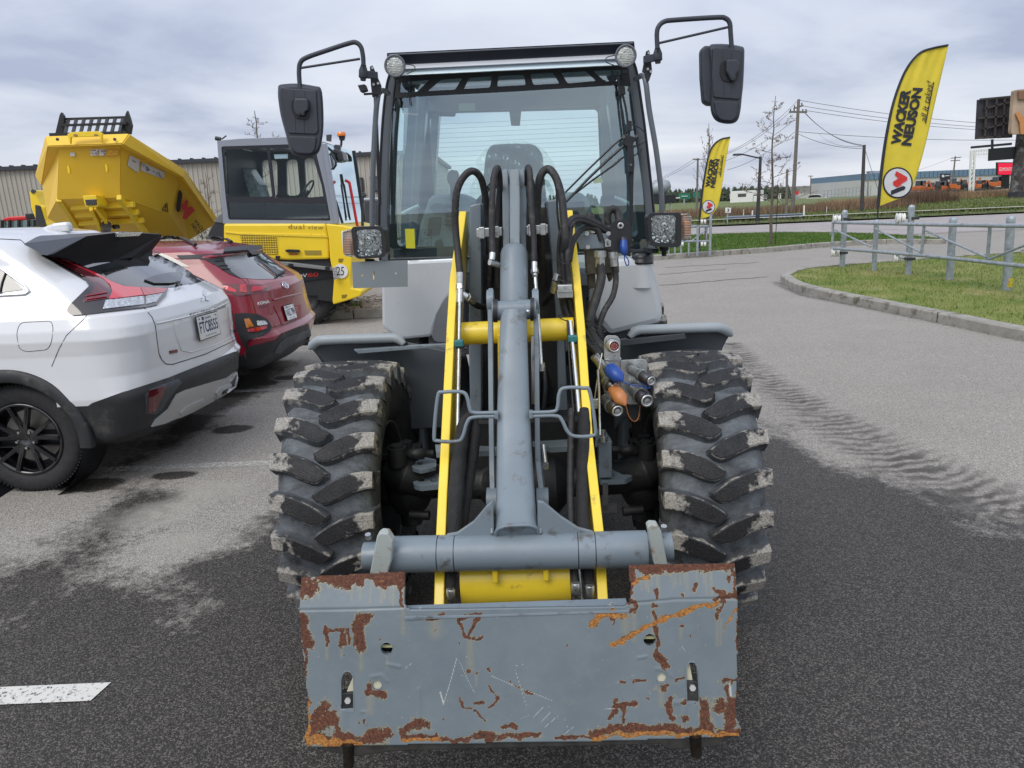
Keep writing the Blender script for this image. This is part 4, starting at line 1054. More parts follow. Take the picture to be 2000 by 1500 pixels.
def coupler(p0,p1,y0,y1,r_,tip=M_blk):
 a,b=L(*p0,y0),L(*p1,y1);mb=MB();mb.tube([a,a.lerp(b,.45),a.lerp(b,.46),a.lerp(b,.6)],[r_*.85,r_*.85,r_*1.1,r_*1.1],18);mb.build('quick_coupler',M_zinc,loader)
 o=MB();o.tube([a.lerp(b,.58),a.lerp(b,.9),a.lerp(b,.92),b],[r_,r_,r_*.86,r_*.86],20);o.build('coupler_collar',tip,loader)
 o=MB();d=(b-a).normalized();o.lathe(b,d,[(r_*.8,0.0),(r_*.8,.003),(r_*.55,.003),(r_*.5,-.001),(r_*.2,.002),(0,.002)],18);o.build('coupler_face',M_zinc,loader)
M_gun=mat('gunmetal',(.09,.09,.095),.35,.8,vary=.3,vscale=80)
coupler((1232,722),(1272,744),-.14,-.26,.022,M_gun);coupler((1238,762),(1264,783),-.14,-.27,.030,M_gun);coupler((1183,780),(1206,803),-.18,-.30,.027,M_gun)
coupler((1186,716),(1200,728),-.16,-.22,.026,M_gun);coupler((1182,745),(1200,758),-.16,-.22,.024,M_gun)
def cap(pts,rs,matl,tail):
 mb=MB();mb.tube(lp(pts),rs,18);mb.build('dust_cap',matl,loader);hose('cap_strap',tail,1.2,matl)
cap([(1193,722,-.20),(1198,727,-.23),(1209,738,-.26),(1216,744,-.27)],[.026,.028,.024,.006],M_blue,[(1213,745,-.27),(1235,752,-.27),(1252,755,-.26),(1262,758,-.25),(1270,757,-.25),(1258,750,-.24),(1248,744,-.2)])
cap([(1197,757,-.20),(1208,772,-.26),(1214,781,-.29),(1222,792,-.30)],[.024,.027,.026,.004],M_tan,[(1223,793,-.29),(1228,812,-.27),(1238,823,-.25),(1247,816,-.22),(1250,792,-.15)])
slab('socket_box',[(1226,788),(1252,786),(1254,822),(1240,826),(1228,818)],-.10,.05,M_dgrey,.006)
for s in range(12):
 pass
mb=MB();mb.tube(lp([(1168,722,-.22),(1170,760,-.23),(1171,800,-.25),(1172,850,-.3)]),.005,8);mb.tube(smooth_path(lp([(1176,690,-.18),(1170,720,-.2),(1164,760,-.22),(1160,790,-.22)]),6),.003,6);mb.build('lever_rod',M_zinc,loader)
slab('small_bracket',[(1150,781),(1172,779),(1172,798),(1150,800)],-.24,.02,M_zinc,.002)
mb=MB();mb.tube(smooth_path(lp([(1160,694,-.14),(1172,710,-.14),(1180,730,-.14),(1186,742,-.14)]),4),.018,14);mb.build('coupler_manifold',M_zinc,loader)
slab('coupler_manifold_body',[(1172,700),(1214,698),(1216,800),(1186,790),(1176,750)],-.11,.05,M_zinc,.01,r=5)

# ---------------------------------------------------------------- rusty coupler plate
PN=V(0,math.cos(PITCH),-math.sin(PITCH));PT=V(0,math.sin(PITCH),math.cos(PITCH));PX=V(1,0,0)
P0=LR@(CAM+FW*1.83-LO)
def PL(px,py):
 d=LR@ray(px,py);return LC+d*((P0-LC).dot(PN)/d.dot(PN))
def PS(px,py):
 q=PL(px,py)-P0;return (q.dot(PX),q.dot(PT))
def PP(s,t,o=0.0):return P0+PX*s+PT*t+PN*o
def plate():
 outl=[(583,1132),(788,1121),(787,1160),(789,1180),(797,1190),(812,1192),(1222,1184),(1230,1176),(1233,1150),(1230,1107),(1438,1103),(1441,1190),(1440,1300),(1437,1400),(1449,1428),(1442,1438),(1200,1447),(900,1452),(600,1459),(590,1450),(602,1420),(598,1330),(588,1240),(585,1190)]
 ol=[PS(*p) for p in outl]
 slot1=[(666,1385),(666,1330),(668,1320),(673,1313),(679,1311),(685,1314),(689,1321),(690,1332),(690,1385)]
 slot2=[(1342,1370),(1340,1312),(1341,1302),(1345,1295),(1350,1293),(1357,1295),(1361,1302),(1363,1315),(1365,1370)]
 holes=[circ(755,1267,12.2,24),circ(1269,1250,12.2,24),circ(736,1338,9.6,20),circ(1292,1324,9.6,20),slot1,slot2]
 hs=[[PS(*p) for p in h] for h in holes]
 st=.0029
 s0,s1=min(p[0] for p in ol),max(p[0] for p in ol);t0,t1=min(p[1] for p in ol),max(p[1] for p in ol)
 S,T=np.meshgrid(np.arange(s0,s1+st,st),np.arange(t0,t1+st,st),indexing='ij')
 Sc,Tc=(S[:-1,:-1]+st/2),(T[:-1,:-1]+st/2)
 keep=np_inpoly(Sc,Tc,ol)
 for h in hs:keep &= ~np_inpoly(Sc,Tc,h)
 Wx=(npnoise(S,T,26,31)-.5)*.030+(npnoise(S,T,90,33)-.5)*.008;Wy=(npnoise(S,T,26,32)-.5)*.030+(npnoise(S,T,90,34)-.5)*.008;Wr=npnoise(S,T,45,35)
 rust=np.zeros_like(S);scr=np.zeros_like(S);drip=np.zeros_like(S);dent=np.zeros_like(S)
 k=1.83/F_PX
 def stroke(A,pts,w,v=1.0,soft=.35):
  P=[PS(*p) for p in pts]
  if len(P)==1:P=P+[(P[0][0]+1e-4,P[0][1])]
  D,_=np_polydist(S+Wx*(A is rust or A is orange),T+Wy*(A is rust or A is orange),P)
  if A is rust:D=D-(Wr-.5)*min(w,16)*k*1.0;soft=.8
  np.maximum(A,v*np.clip((w*k/2-D)/(w*k*soft)+.5,0,1),out=A)
 R_=[([(585,1133),(788,1123)],15),([(590,1150),(612,1150)],24),([(610,1148),(606,1160)],14),([(785,1124),(786,1186)],9),([(650,1140),(700,1140)],20),([(745,1136),(780,1134)],22),
  ([(706,1206),(722,1206)],18),([(700,1216),(703,1262)],18),([(706,1255),(712,1262)],16),([(588,1212),(594,1250)],24),([(590,1250),(602,1400)],7),([(612,1400),(638,1385)],20),
  ([(610,1425),(640,1408)],30),([(600,1446),(680,1442)],20),([(700,1444),(752,1440)],20),([(720,1436),(735,1436)],16),([(790,1424),(818,1412)],13),([(805,1420)],18),([(828,1417)],18),([(795,1442),(850,1438)],10),
  ([(850,1446),(1010,1438)],7),([(910,1440),(1050,1432)],9),([(985,1420),(1008,1416)],6),([(636,1226),(637,1262)],6),([(643,1233),(672,1227)],6),([(667,1228),(667,1262)],9),([(679,1226),(679,1262)],5),([(690,1226),(691,1232)],4),
  ([(722,1352),(750,1354)],13),([(725,1332),(727,1350)],8),([(657,1392),(663,1438)],11),([(694,1407)],8),([(709,1404),(709,1410)],6),
  ([(896,1206),(912,1245)],5),([(940,1206),(922,1232),(921,1244)],6),([(911,1244),(945,1243)],6),([(898,1206),(940,1205)],5),([(896,1358),(903,1378),(918,1386)],3.5),([(927,1375),(944,1373)],4),([(926,1389),(952,1408)],4),([(957,1342),(972,1366),(962,1376)],4.5),
  ([(915,1308)],6),([(930,1311)],6),([(953,1305)],5),([(825,1206),(865,1206)],6),([(847,1228)],4),([(786,1232)],3),([(995,1333),(1042,1354)],3.5),
  ([(1231,1113),(1438,1107)],16),([(1234,1115),(1236,1188)],9),([(1437,1108),(1439,1165)],8),([(1281,1150),(1282,1168)],4.5),([(1330,1162)],7),([(1355,1152)],10),([(1396,1148),(1413,1158)],10),([(1395,1169),(1438,1165)],6),([(1326,1142)],4),([(1428,1130),(1427,1140)],4),
  ([(1275,1184)],5),([(1281,1185)],4),([(1273,1198),(1274,1222)],5),([(1278,1230),(1291,1258),(1287,1280)],7),([(1286,1282),(1297,1296)],11),([(1400,1202),(1411,1175)],7),([(1328,1222)],6),([(1291,1343)],16),([(1413,1232)],4),([(1344,1248)],3),([(1371,1232)],3),
  ([(1210,1328),(1217,1328)],5),([(1236,1328),(1262,1328)],3.5),([(1321,1328),(1342,1328)],4),([(1199,1370)],8),([(1204,1378),(1196,1398)],10),([(1216,1378),(1240,1376)],8),([(1222,1386),(1224,1412)],5),([(1310,1362),(1308,1375),(1314,1402)],11),([(1334,1371)],7),([(1333,1403)],10),
  ([(1355,1358),(1362,1372)],8),([(1376,1372),(1382,1425)],22),([(1406,1372),(1404,1385)],20),([(1430,1368),(1424,1428)],22),([(1412,1325),(1430,1328)],6),([(1420,1330),(1424,1368)],7),([(1090,1438),(1160,1434)],7),([(1160,1430),(1345,1426)],17),([(1200,1424),(1250,1424)],12),([(1370,1434),(1446,1430)],20),([(1439,1190),(1440,1400)],3.5),([(1192,1220),(1192,1198)],3)]
 orange=np.zeros_like(S)
 for p,w in R_:stroke(rust,p,w*1.05+1)
 O_=[([(1156,1224),(1166,1210),(1186,1202),(1222,1198)],8),([(1201,1256),(1230,1236),(1290,1208),(1400,1177)],6.5),([(1416,1222),(1437,1190)],5),([(1240,1140),(1262,1128)],5),([(604,1446),(700,1452)],12),([(602,1380),(600,1440)],8),([(790,1448),(860,1446)],6),([(1160,1440),(1445,1434)],8)]
 for p,w in O_:stroke(rust,p,w*1.1);stroke(orange,p,w*1.5)
 for p,w in [([(892,1286),(880,1330),(866,1376)],2),([(896,1290),(911,1322),(926,1352)],1.6),([(960,1320),(1000,1338),(1080,1369)],2),([(860,1352),(866,1374)],4),([(1006,1308),(1028,1378)],1.3),([(1005,1301),(1022,1298)],1.2),([(1040,1402),(1062,1380)],1.5),([(1050,1416),(1075,1392)],1.5),([(1062,1422),(1090,1398)],1.5),([(1100,1436),(1120,1420)],1.6),
    ([(1332,1262),(1338,1272)],2),([(1017,1404),(1034,1396)],1.2),([(1425,1335),(1428,1360)],5),([(792,1305),(803,1296)],1.4),([(1180,1385),(1200,1384)],1.2)]:stroke(scr,p,w,1,.5)
 rs=np.random.RandomState(5)
 for _ in range(150):
  x_=rs.uniform(600,1430);y_=rs.uniform(1200,1430);stroke(scr if rs.rand()<.6 else rust,[(x_,y_),(x_+rs.uniform(-2,2),y_+rs.uniform(0,2))],rs.uniform(1.4,2.8),.8)
 for x_ in list(rs.uniform(590,780,22))+list(rs.uniform(1240,1430,20)):
  y_=1138 if x_<1000 else 1122;stroke(drip,[(x_,y_),(x_,y_+rs.uniform(15,46))],rs.uniform(2,5),rs.uniform(.5,1),.9)
 for x_,y_,l_,w in [(705,1262,45,8),(756,1280,22,4),(722,1360,30,12),(918,1248,60,12),(638,1262,25,6),(667,1262,20,6),(1401,1205,55,6),(1408,1210,50,4),(1330,1225,22,6),(1238,1195,55,8),(930,1314,25,4),(787,1195,40,8),(1275,1188,60,7),(1291,1350,25,10),(1222,1205,28,14),(850,1210,25,20)]:
  stroke(drip,[(x_,y_),(x_,y_+l_)],w,.7,.9)
 nn=npnoise(S,T,60,21);rust=np.clip(rust+(nn-.5)*.55*(rust>.02),0,1)
 # raised weld beads, dents
 for p,w,h in [([(818,1345),(820,1402)],5,.0022),([(757,1297),(780,1302)],6,.002),([(1207,1335),(1213,1362),(1213,1398)],5,.0022),([(1246,1285),(1262,1282)],5,.002),([(705,1390),(716,1390),(716,1415)],5,.0015),([(1318,1372),(1335,1372),(1336,1395)],8,.0018),([(584,1192),(700,1190),(787,1187)],3,-.0035),([(1236,1178),(1320,1171),(1440,1169)],3,-.0035),([(725,1322),(745,1318),(755,1330)],6,.0016),([(1282,1306),(1302,1308),(1310,1320)],6,.0016),([(670,1390),(670,1440)],14,.0025),([(1358,1378),(1360,1425)],16,.0025)]:
  D,_=np_polydist(S,T,[PS(*q) for q in p]);dent=np.where(D<w*k,dent+h*np.cos(np.clip(D/(w*k),0,1)*1.5708) **2,dent)
 O=-dent+(npnoise(S,T,9,2)-.5)*.002
 yb=PS(700,1190)[1];lt=(S<PS(800,1150)[0]);O+=np.where((T>yb) & lt,(T-yb)*.28,0)
 yb2=PS(1330,1172)[1];rt_=(S>PS(1222,1150)[0]);O+=np.where((T>yb2) & rt_,(T-yb2)*.20,0)
 O+=np.where(rust>.5,.0005,0)
 # bottom edge curls back
 tb=PS(1000,1440)[1];
 m_=bpy.data.materials.new('rusty_grey_paint');m_.use_nodes=True;t=m_.node_tree;b=t.nodes['Principled BSDF'];Lk=t.links.new
 co=t.nodes.new('ShaderNodeTexCoord')
 def noise(sc,d=6,r=.6):
  n=t.nodes.new('ShaderNodeTexNoise');n.inputs['Scale'].default_value=sc;n.inputs['Detail'].default_value=d;n.inputs['Roughness'].default_value=r;Lk(co.outputs['Object'],n.inputs['Vector']);return n.outputs[0]
 def at(nm):n=t.nodes.new('ShaderNodeAttribute');n.attribute_name=nm;return n.outputs['Fac']
 def ma(op,x,y):
  n=t.nodes.new('ShaderNodeMath');n.operation=op
  for i,v in enumerate((x,y)):
   if isinstance(v,(int,float)):n.inputs[i].default_value=v
   else:Lk(v,n.inputs[i])
  return n.outputs[0]
 def mr(src,a0,a1,b0=0,b1=1):
  n=t.nodes.new('ShaderNodeMapRange');Lk(src,n.inputs[0]);n.inputs[1].default_value=a0;n.inputs[2].default_value=a1;n.inputs[3].default_value=b0;n.inputs[4].default_value=b1;return n.outputs[0]
 def mix(f,a,c):
  n=t.nodes.new('ShaderNodeMixRGB')
  for i,v in enumerate((f,a,c)):
   if isinstance(v,(int,float,tuple)):n.inputs[i].default_value=v
   else:Lk(v,n.inputs[i])
  return n.outputs[0]
 n1=noise(150,6,.7);n2=noise(28);n3=noise(500,2);n4=noise(5,5)
 rr=at('rust');e=ma('ADD',rr,ma('ADD',ma('MULTIPLY',ma('SUBTRACT',n1,.5),1.7),ma('MULTIPLY',ma('SUBTRACT',noise(60,5,.65),.5),.8)))
 mask=mr(e,.50,.60)
 base=mix(mr(n4,.3,.7),(.125,.158,.182,1),(.165,.20,.224,1))
 base=mix(ma('MULTIPLY',mr(n2,.5,.75),.25),base,(.20,.235,.25,1))
 base=mix(ma('MULTIPLY',at('drip'),mr(n1,.3,.6,.3,.8)),base,(.27,.25,.165,1))
 base=mix(ma('MULTIPLY',mr(e,.26,.46),.75),base,(.32,.27,.16,1))
 brown=mix(mr(n1,.35,.65),(.040,.017,.013,1),(.17,.060,.030,1))
 orng=mix(mr(n1,.40,.62),(.22,.08,.02,1),(.48,.22,.05,1))
 fl=mix(mr(ma('ADD',at('orange'),ma('MULTIPLY',ma('SUBTRACT',n2,.5),1.3)),.45,.62),brown,orng)
 fl=mix(ma('MULTIPLY',mr(n1,.60,.70),.55),fl,(.40,.24,.10,1))
 c=mix(mask,base,fl)
 c=mix(mr(ma('ADD',at('scratch'),ma('MULTIPLY',ma('SUBTRACT',n1,.5),.8)),.48,.85),c,(.42,.43,.41,1))
 Lk(c,b.inputs['Base Color']);Lk(mr(mask,0,1,.36,.85),b.inputs['Roughness'])
 bp=t.nodes.new('ShaderNodeBump');bp.inputs['Strength'].default_value=.9;bp.inputs['Distance'].default_value=.002
 Lk(ma('ADD',ma('MULTIPLY',ma('MULTIPLY',mask,n1),1.6),ma('ADD',ma('MULTIPLY',mask,.5),ma('MULTIPLY',n2,.25))),bp.inputs['Height']);Lk(bp.outputs[0],b.inputs['Normal'])
 nx,ny=S.shape
 co_=(np.array(P0)[None,None]+S[...,None]*np.array(PX)+T[...,None]*np.array(PT)+O[...,None]*np.array(PN)).reshape(-1,3)
 i=np.arange(nx-1)[:,None]*ny+np.arange(ny-1)[None,:]
 q=np.stack([i,i+ny,i+ny+1,i+1],-1).reshape(-1,4)[keep.reshape(-1)]
 used=np.unique(q);rm=np.full(nx*ny,-1);rm[used]=np.arange(len(used));q=rm[q];co_=co_[used]
 me=bpy.data.meshes.new('coupler_plate');me.vertices.add(len(co_));me.vertices.foreach_set('co',co_.astype(np.float32).ravel())
 me.loops.add(q.size);me.loops.foreach_set('vertex_index',q.ravel().astype(np.int32));me.polygons.add(len(q))
 me.polygons.foreach_set('loop_start',(np.arange(len(q))*4).astype(np.int32));me.polygons.foreach_set('loop_total',np.full(len(q),4,np.int32));me.polygons.foreach_set('use_smooth',[True]*len(q));me.update(calc_edges=True)
 for nm,A in (('rust',rust),('scratch',scr),('drip',drip),('orange',orange)):
  a=me.attributes.new(nm,'FLOAT','POINT');a.data.foreach_set('value',A.reshape(-1)[used].astype(np.float32))
 me.materials.append(m_)
 o=bpy.data.objects.new('coupler_face',me);COL.objects.link(o);o.parent=loader
 sm=o.modifiers.new('solid','SOLIDIFY');sm.thickness=.012;sm.offset=-1 if True else 1
 o['label']='scratched grey coupler plate with rust patches'
 return m_,holes
M_rust,pholes=plate()
# smooth collars in the holes
for h in pholes:
 mb=MB();ps=[PS(*p) for p in h];n=len(ps)
 vs=[PP(s,t,-.0012) for s,t in ps]+[PP(s,t,.014) for s,t in ps]
 cx_,cy_=sum(p[0] for p in ps)/n,sum(p[1] for p in ps)/n
 vs+=[PP(cx_+(s-cx_)*1.10,cy_+(t-cy_)*1.10,-.0010) for s,t in ps]+[PP(cx_+(s-cx_)*1.12,cy_+(t-cy_)*1.12,.004) for s,t in ps]
 mb.add(vs,[(i,(i+1)%n,n+(i+1)%n,n+i) for i in range(n)]+[(2*n+i,2*n+(i+1)%n,(i+1)%n,i) for i in range(n)]+[(3*n+i,3*n+(i+1)%n,2*n+(i+1)%n,2*n+i) for i in range(n)])
 mb.build('hole_rim',M_grey,loader)
M_cream=mat('cream_primer',(.52,.50,.38),.5,vary=.08,vscale=20)
def pslab(name,pts,o,th,matl,bevel=.002,mbx=None):
 mb=MB();mb.prism([PP(*PS(*p),o) for p in pts],PN*th);return mb.build(name,matl,loader,bevel=bevel)
pslab('locking_wedge',[(690,1318),(694,1318),(694,1360),(672,1360)],.014,.02,M_cream)
pslab('locking_wedge',[(1340,1300),(1347,1290),(1358,1345),(1338,1345)],.014,.02,M_cream)
pslab('lock_block',[(664,1356),(692,1354),(692,1390),(664,1392)],.005,.03,M_chas);pslab('lock_block',[(1338,1333),(1366,1332),(1368,1372),(1340,1374)],.005,.03,M_chas)
for x_,y_ in ((679,1369),(1353,1344)):
 mb=MB();c=PP(*PS(x_,y_),.006);mb.cyl(c,c-PN*.007,.0085,6);mb.build('hex_bolt',mat('bright_bolt_head',(.6,.6,.6),.4,.5),loader,bevel=.001)
for x_,y_ in ((736,1338),(1292,1324)):mb=MB();c=PP(*PS(x_,y_),.006);mb.cyl(c,c+PN*.01,.0128,24);mb.build('plug',M_cream,loader)
for x_,y_ in ((755,1267),(1269,1250)):mb=MB();c=PP(*PS(x_,y_),.02);mb.beam(c-PX*.02,c+PX*.02,.006,.006);mb.build('lock_wire',mat('pale_yellow_rod',(.6,.6,.32),.5),loader)
pslab('hole_backing',[(735,1247),(775,1247),(775,1287),(735,1287)],.05,.01,M_chas);pslab('hole_backing',[(1249,1230),(1289,1230),(1289,1270),(1249,1270)],.05,.01,M_chas)
# lower lip, top ledge, box behind, pins
mb=MB();f=[PP(*PS(*p),.004) for p in [(592,1456),(640,1472),(1400,1452),(1444,1436)]]
mb.prism([PP(*PS(*p),.006) for p in [(596,1452),(630,1470),(700,1480),(760,1470),(1290,1456),(1310,1468),(1400,1460),(1440,1436)]],PN*.10);mb.build('lower_lip',mat('scraped_dark_steel',(.035,.033,.03),.55,.3,vary=.4,vscale=30),loader,bevel=.003)
mb=MB();z=PL(1000,1200).z;mb.prism([Lz(790,1206,z),Lz(1229,1190,z),Lz(1222,1168,z),Lz(796,1182,z)],(0,0,-.008));mb.prism([PP(*PS(790,1205),-.002),PP(*PS(1229,1191),-.002),PP(*PS(1229,1196),-.002),PP(*PS(790,1210),-.002)],PN*.01);mb.build('top_ledge',M_grey,loader,bevel=.001)
for x_,y_ in ((822,1196),(1194,1186)):mb=MB();c=Lz(x_,y_,z+.001);mb.cyl(c,c+V(0,0,.008),.011,6);mb.cyl(c+V(0,0,.008),c+V(0,0,.014),.005,10);mb.build('bolt',M_zinc,loader)
for a,b_ in (((679,1452),(680,1502)),((1358,1436),(1362,1480))):
 mb=MB();p,q=PP(*PS(*a),.006),PP(*PS(*b_),.006);mb.tube([p,p.lerp(q,.1),p.lerp(q,.12),p.lerp(q,.9),q],[.0165,.0165,.0145,.0145,.011],20);mb.build('locking_pin',mat('greasy_steel_pin',(.05,.042,.035),.3,.7,vary=.5,vscale=40),loader)
for a,b_ in (((700,1380),(1320,1360)),((700,1260),(1320,1240))):
 mb=MB();mb.beam(PP(*PS(*a),.05),PP(*PS(*b_),.05),.04,.05);mb.build('back_rail',M_chas,loader)

# ================================================================== cab
YW=.75           # windscreen plane, leaning back slightly
def C(px,py,dy=0.0):return L(px,py,YW+dy)
def cslab(name,pts,dy,th,matl,bevel=.003,r=0,parent=None,label=None):
 return slab(name,pts,YW+dy,th,matl,bevel,parent,label,r=r)
cab=bpy.data.objects.new('cab',None);COL.objects.link(cab);cab.parent=loader
M_frame=mat('cab_frame_paint',(.10,.115,.135),.32,vary=.06,coat=.3)
def pillar(name,pts,w,d,matl,dy=0.0):
 P=[C(x_,y_,dy) for x_,y_ in pts];P=smooth_path(P,3);mb=MB();vs=[];n=len(P)
 for i,p in enumerate(P):
  t=(P[min(i+1,n-1)]-P[max(i-1,0)]).normalized();x=V(0,1,0).cross(t).normalized()*-1
  for a,b_ in ((-1,0),(1,0),(1,1),(-1,1)):vs.append(p+x*(a*w/2)+V(0,b_*d,0))
 mb.add(vs,[(i*4+a,i*4+(a+1)%4,(i+1)*4+(a+1)%4,(i+1)*4+a) for i in range(n-1) for a in range(4)]+[(3,2,1,0),(n*4-4,n*4-3,n*4-2,n*4-1)],0,False)
 return mb.build(name,matl,cab,bevel=.008)
LPIL=[(750,510),(748,440),(749,360),(752,280),(757,210),(763,165),(770,140)]
RPIL=[(1275,492),(1270,420),(1262,340),(1252,250),(1243,185),(1236,140),(1230,120)]
pillar('front_pillar',LPIL,.042,.07,M_frame);pillar('front_pillar',RPIL,.042,.07,M_frame)
pillar('pillar_seal',[(x_-8,y_) for x_,y_ in LPIL],.012,.05,M_gasket,-.006);pillar('pillar_seal',[(x_+8,y_) for x_,y_ in RPIL],.012,.05,M_gasket,-.006)
gl_o=[(762,508),(761,440),(762,360),(765,280),(769,210),(775,160),(780,146),(1000,137),(1224,127),(1230,150),(1238,200),(1246,260),(1254,340),(1260,420),(1265,488),(1000,500)]
mb=MB();mb.add([C(*p,.012) for p in gl_o],[tuple(range(len(gl_o)))]);mb.build('windscreen',M_glass,cab)
# printed black band of the windscreen with its openings, and dark border
frit=[(776,148),(1000,137),(1226,126),(1238,168),(1197,166),(1000,178),(830,187),(770,192)]
hl=[rpoly(h,4) for h in ([(782,159),(840,155),(815,179),(780,181)],[(860,155),(903,152),(889,175),(834,178)],[(916,151),(961,148),(957,171),(905,174)],[(973,147),(1023,145),(1027,166),(971,169)],[(1035,144),(1080,141),(1093,163),(1042,166)],[(1095,141),(1145,138),(1165,158),(1109,163)],[(1157,138),(1212,135),(1216,158),(1182,159)])]
mb=MB();holed(frit,hl,lambda x,y:C(x,y,.004),(0,.003,0),mb);mb.build('printed_sunband',M_ink,cab)
inn=[(776,482),(774,400),(774,330),(777,260),(782,200),(788,170),(1212,148),(1220,200),(1228,260),(1236,340),(1242,420),(1247,462),(1190,470),(1000,480)]
bord=[(760,510),(759,440),(760,360),(763,280),(767,210),(773,150),(1000,139),(1228,128),(1233,150),(1241,200),(1249,260),(1257,340),(1263,420),(1268,490),(1000,503)]
mb=MB();holed(bord,[rpoly(inn,12)],lambda x,y:C(x,y,.0165),(0,.003,0),mb);mb.build('printed_border',M_ink,cab)
mb=MB();mb.tube([C(762,507,.0),C(1000,501,0),C(1266,489,0)],.007,8);mb.build('windscreen_seal',M_gasket,cab)
# roof
def roofbar(name,pts,dy,th,matl,**k):return cslab(name,pts,dy,th,matl,.006,parent=cab,**k)
zt=L(1000,92,.63).z
mb=MB();a,b_=L(755,103,.63),L(1239,80,.63);bk=1.35
lo1,lo2=L(757,127,.655),L(1241,104,.655)
def roofbox(name,y0,y1,x0,x1,matl):
 def q(u,v,lo):
  p=(lo1 if lo else a).lerp(lo2 if lo else b_,u)+V(0,v*bk,.02*v);return p
 m2=MB();cs=[(x0,y0),(x1,y0),(x1,y1),(x0,y1)]
 m2.add([q(u,v,0) for u,v in cs]+[q(u,v,1) for u,v in cs],[(0,1,2,3),(4,5,1,0),(5,6,2,1),(6,7,3,2),(7,4,0,3),(7,6,5,4)]);return m2.build(name,matl,cab,bevel=.004)
roofbox('roof_front',0,.09,0,1,M_navy);roofbox('roof_rear',.80,1,0,1,M_navy);roofbox('roof_side_rail',.09,.80,0,.07,M_navy);roofbox('roof_side_rail',.09,.80,.93,1,M_navy)
gp_=[a.lerp(b_,.06)+V(0,.1,-.004),a.lerp(b_,.94)+V(0,.1,-.004),a.lerp(b_,.94)+V(0,1.09,.01),a.lerp(b_,.06)+V(0,1.09,.01)]
mb=MB();mb.add(gp_,[(0,1,2,3)]);mb.build('roof_window',M_glass2,cab)
mb=MB();mb.tube([L(758,107,.622),L(1237,84,.622)],.003,6);mb.build('roof_drip_rail',M_frame,cab)
mb=MB();mb.prism([L(770,125,.665),L(1232,102,.665),L(1228,113,.63),L(776,135,.63)],(0,.03,0));mb.build('header_rail',mat('header_silver',(.6,.63,.68),.35,.1),cab,bevel=.003)
mb=MB();mb.prism([L(778,135,.665),L(1227,112,.665),L(1225,126,.63),L(780,147,.63)],(0,.02,0));mb.build('header_glass',mat('pale_header_panel',(.62,.74,.80),.12,coat=1),cab,bevel=.002)
# rear wall with window, side windows, floor, lining
M_int=mat('cab_lining',(.075,.09,.11),.7,vary=.1);M_con=mat('console_plastic',(.19,.23,.24),.55,vary=.05)
YR=2.0
rw=[(838,232),(845,226),(888,227),(889,220),(1163,213),(1168,218),(1172,320),(1180,418),(850,425)]
mb=MB();holed([(790,190),(1225,172),(1232,560),(780,575)],[rpoly(rw,4)],lambda x,y:L(x,y,YR),(0,.03,0),mb);mb.build('rear_wall',M_int,cab)
mb=MB();mb.add([L(*p,YR+.04) for p in rw],[tuple(range(len(rw)))]);mb.build('rear_window',M_glass2,cab)
mbh=MB()
for i in range(16):
 y_=236+i*9.2;mbh=MB();mbh.tube([L(846,y_+7,YR+.02),L(1168,y_-7,YR+.02)],.0008,4);mbh.build('heater_wire',mat('heater_wire',(.35,.45,.45),.6),cab)
slab('sun_visor_motor',[(994,212),(1018,212),(1015,244),(998,244)],YR-.05,.06,M_int,.004,cab)
for s,P in ((-1,LPIL),(1,RPIL)):
 x=.60*s+.02
 f=L(P[0][0],P[0][1],YW);tp=L(P[-1][0],P[-1][1],YW)
 xb=f.x;xt=tp.x;zb,zt_=f.z,tp.z
 mb=MB()
 def q(y,t):return V(xb+(xt-xb)*t,y,zb+(zt_-zb)*t)
 # B pillar and door frame
 for y0,y1 in ((1.42,1.52),(YR-.05,YR+.05)):mb=MB();mb.prism([q(y0,0),q(y1,0),q(y1,1),q(y0,1)],(-s*.05,0,0));mb.build('door_pillar',M_frame,cab,bevel=.006)
 mb=MB();mb.prism([q(.80,0),q(YR,0),q(YR,.10),q(.80,.06)],(-s*.04,0,0));mb.build('door_sill',M_frame,cab,bevel=.006)
 mb=MB();mb.add([q(.8,.05),q(1.44,.05),q(1.44,1),q(.8,1)],[(0,1,2,3)]);mb.build('side_window',M_glass2,cab);mb=MB();mb.add([q(1.5,.05),q(YR,.05),q(YR,1),q(1.5,1)],[(0,1,2,3)]);mb.build('side_window',M_glass2,cab)
 mb=MB();mb.prism([V(xb,.72,.9),V(xb,YR,.9),V(xb,YR,zb),V(xb,.72,zb)],(-s*.04,0,0));mb.build('door_lower_panel',M_lgrey if s<0 else M_frame,cab,bevel=.006)
slab('left_inner_panel',[(790,210),(835,205),(842,300),(848,420),(800,470),(792,470)],1.55,.03,M_int,.004,cab)
slab('right_inner_panel',[(1172,170),(1215,170),(1228,300),(1240,470),(1185,470),(1175,300)],1.7,.03,M_int,.004,cab)
slab('headlining',[(785,192),(1225,172),(1232,204),(785,220)],1.9,.04,M_int,.004,cab)
mb=MB();mb.box((.02,1.4,L(1000,505,YW).z-.12),(1.1,1.2,.06));mb.build('cab_floor',M_int,cab)
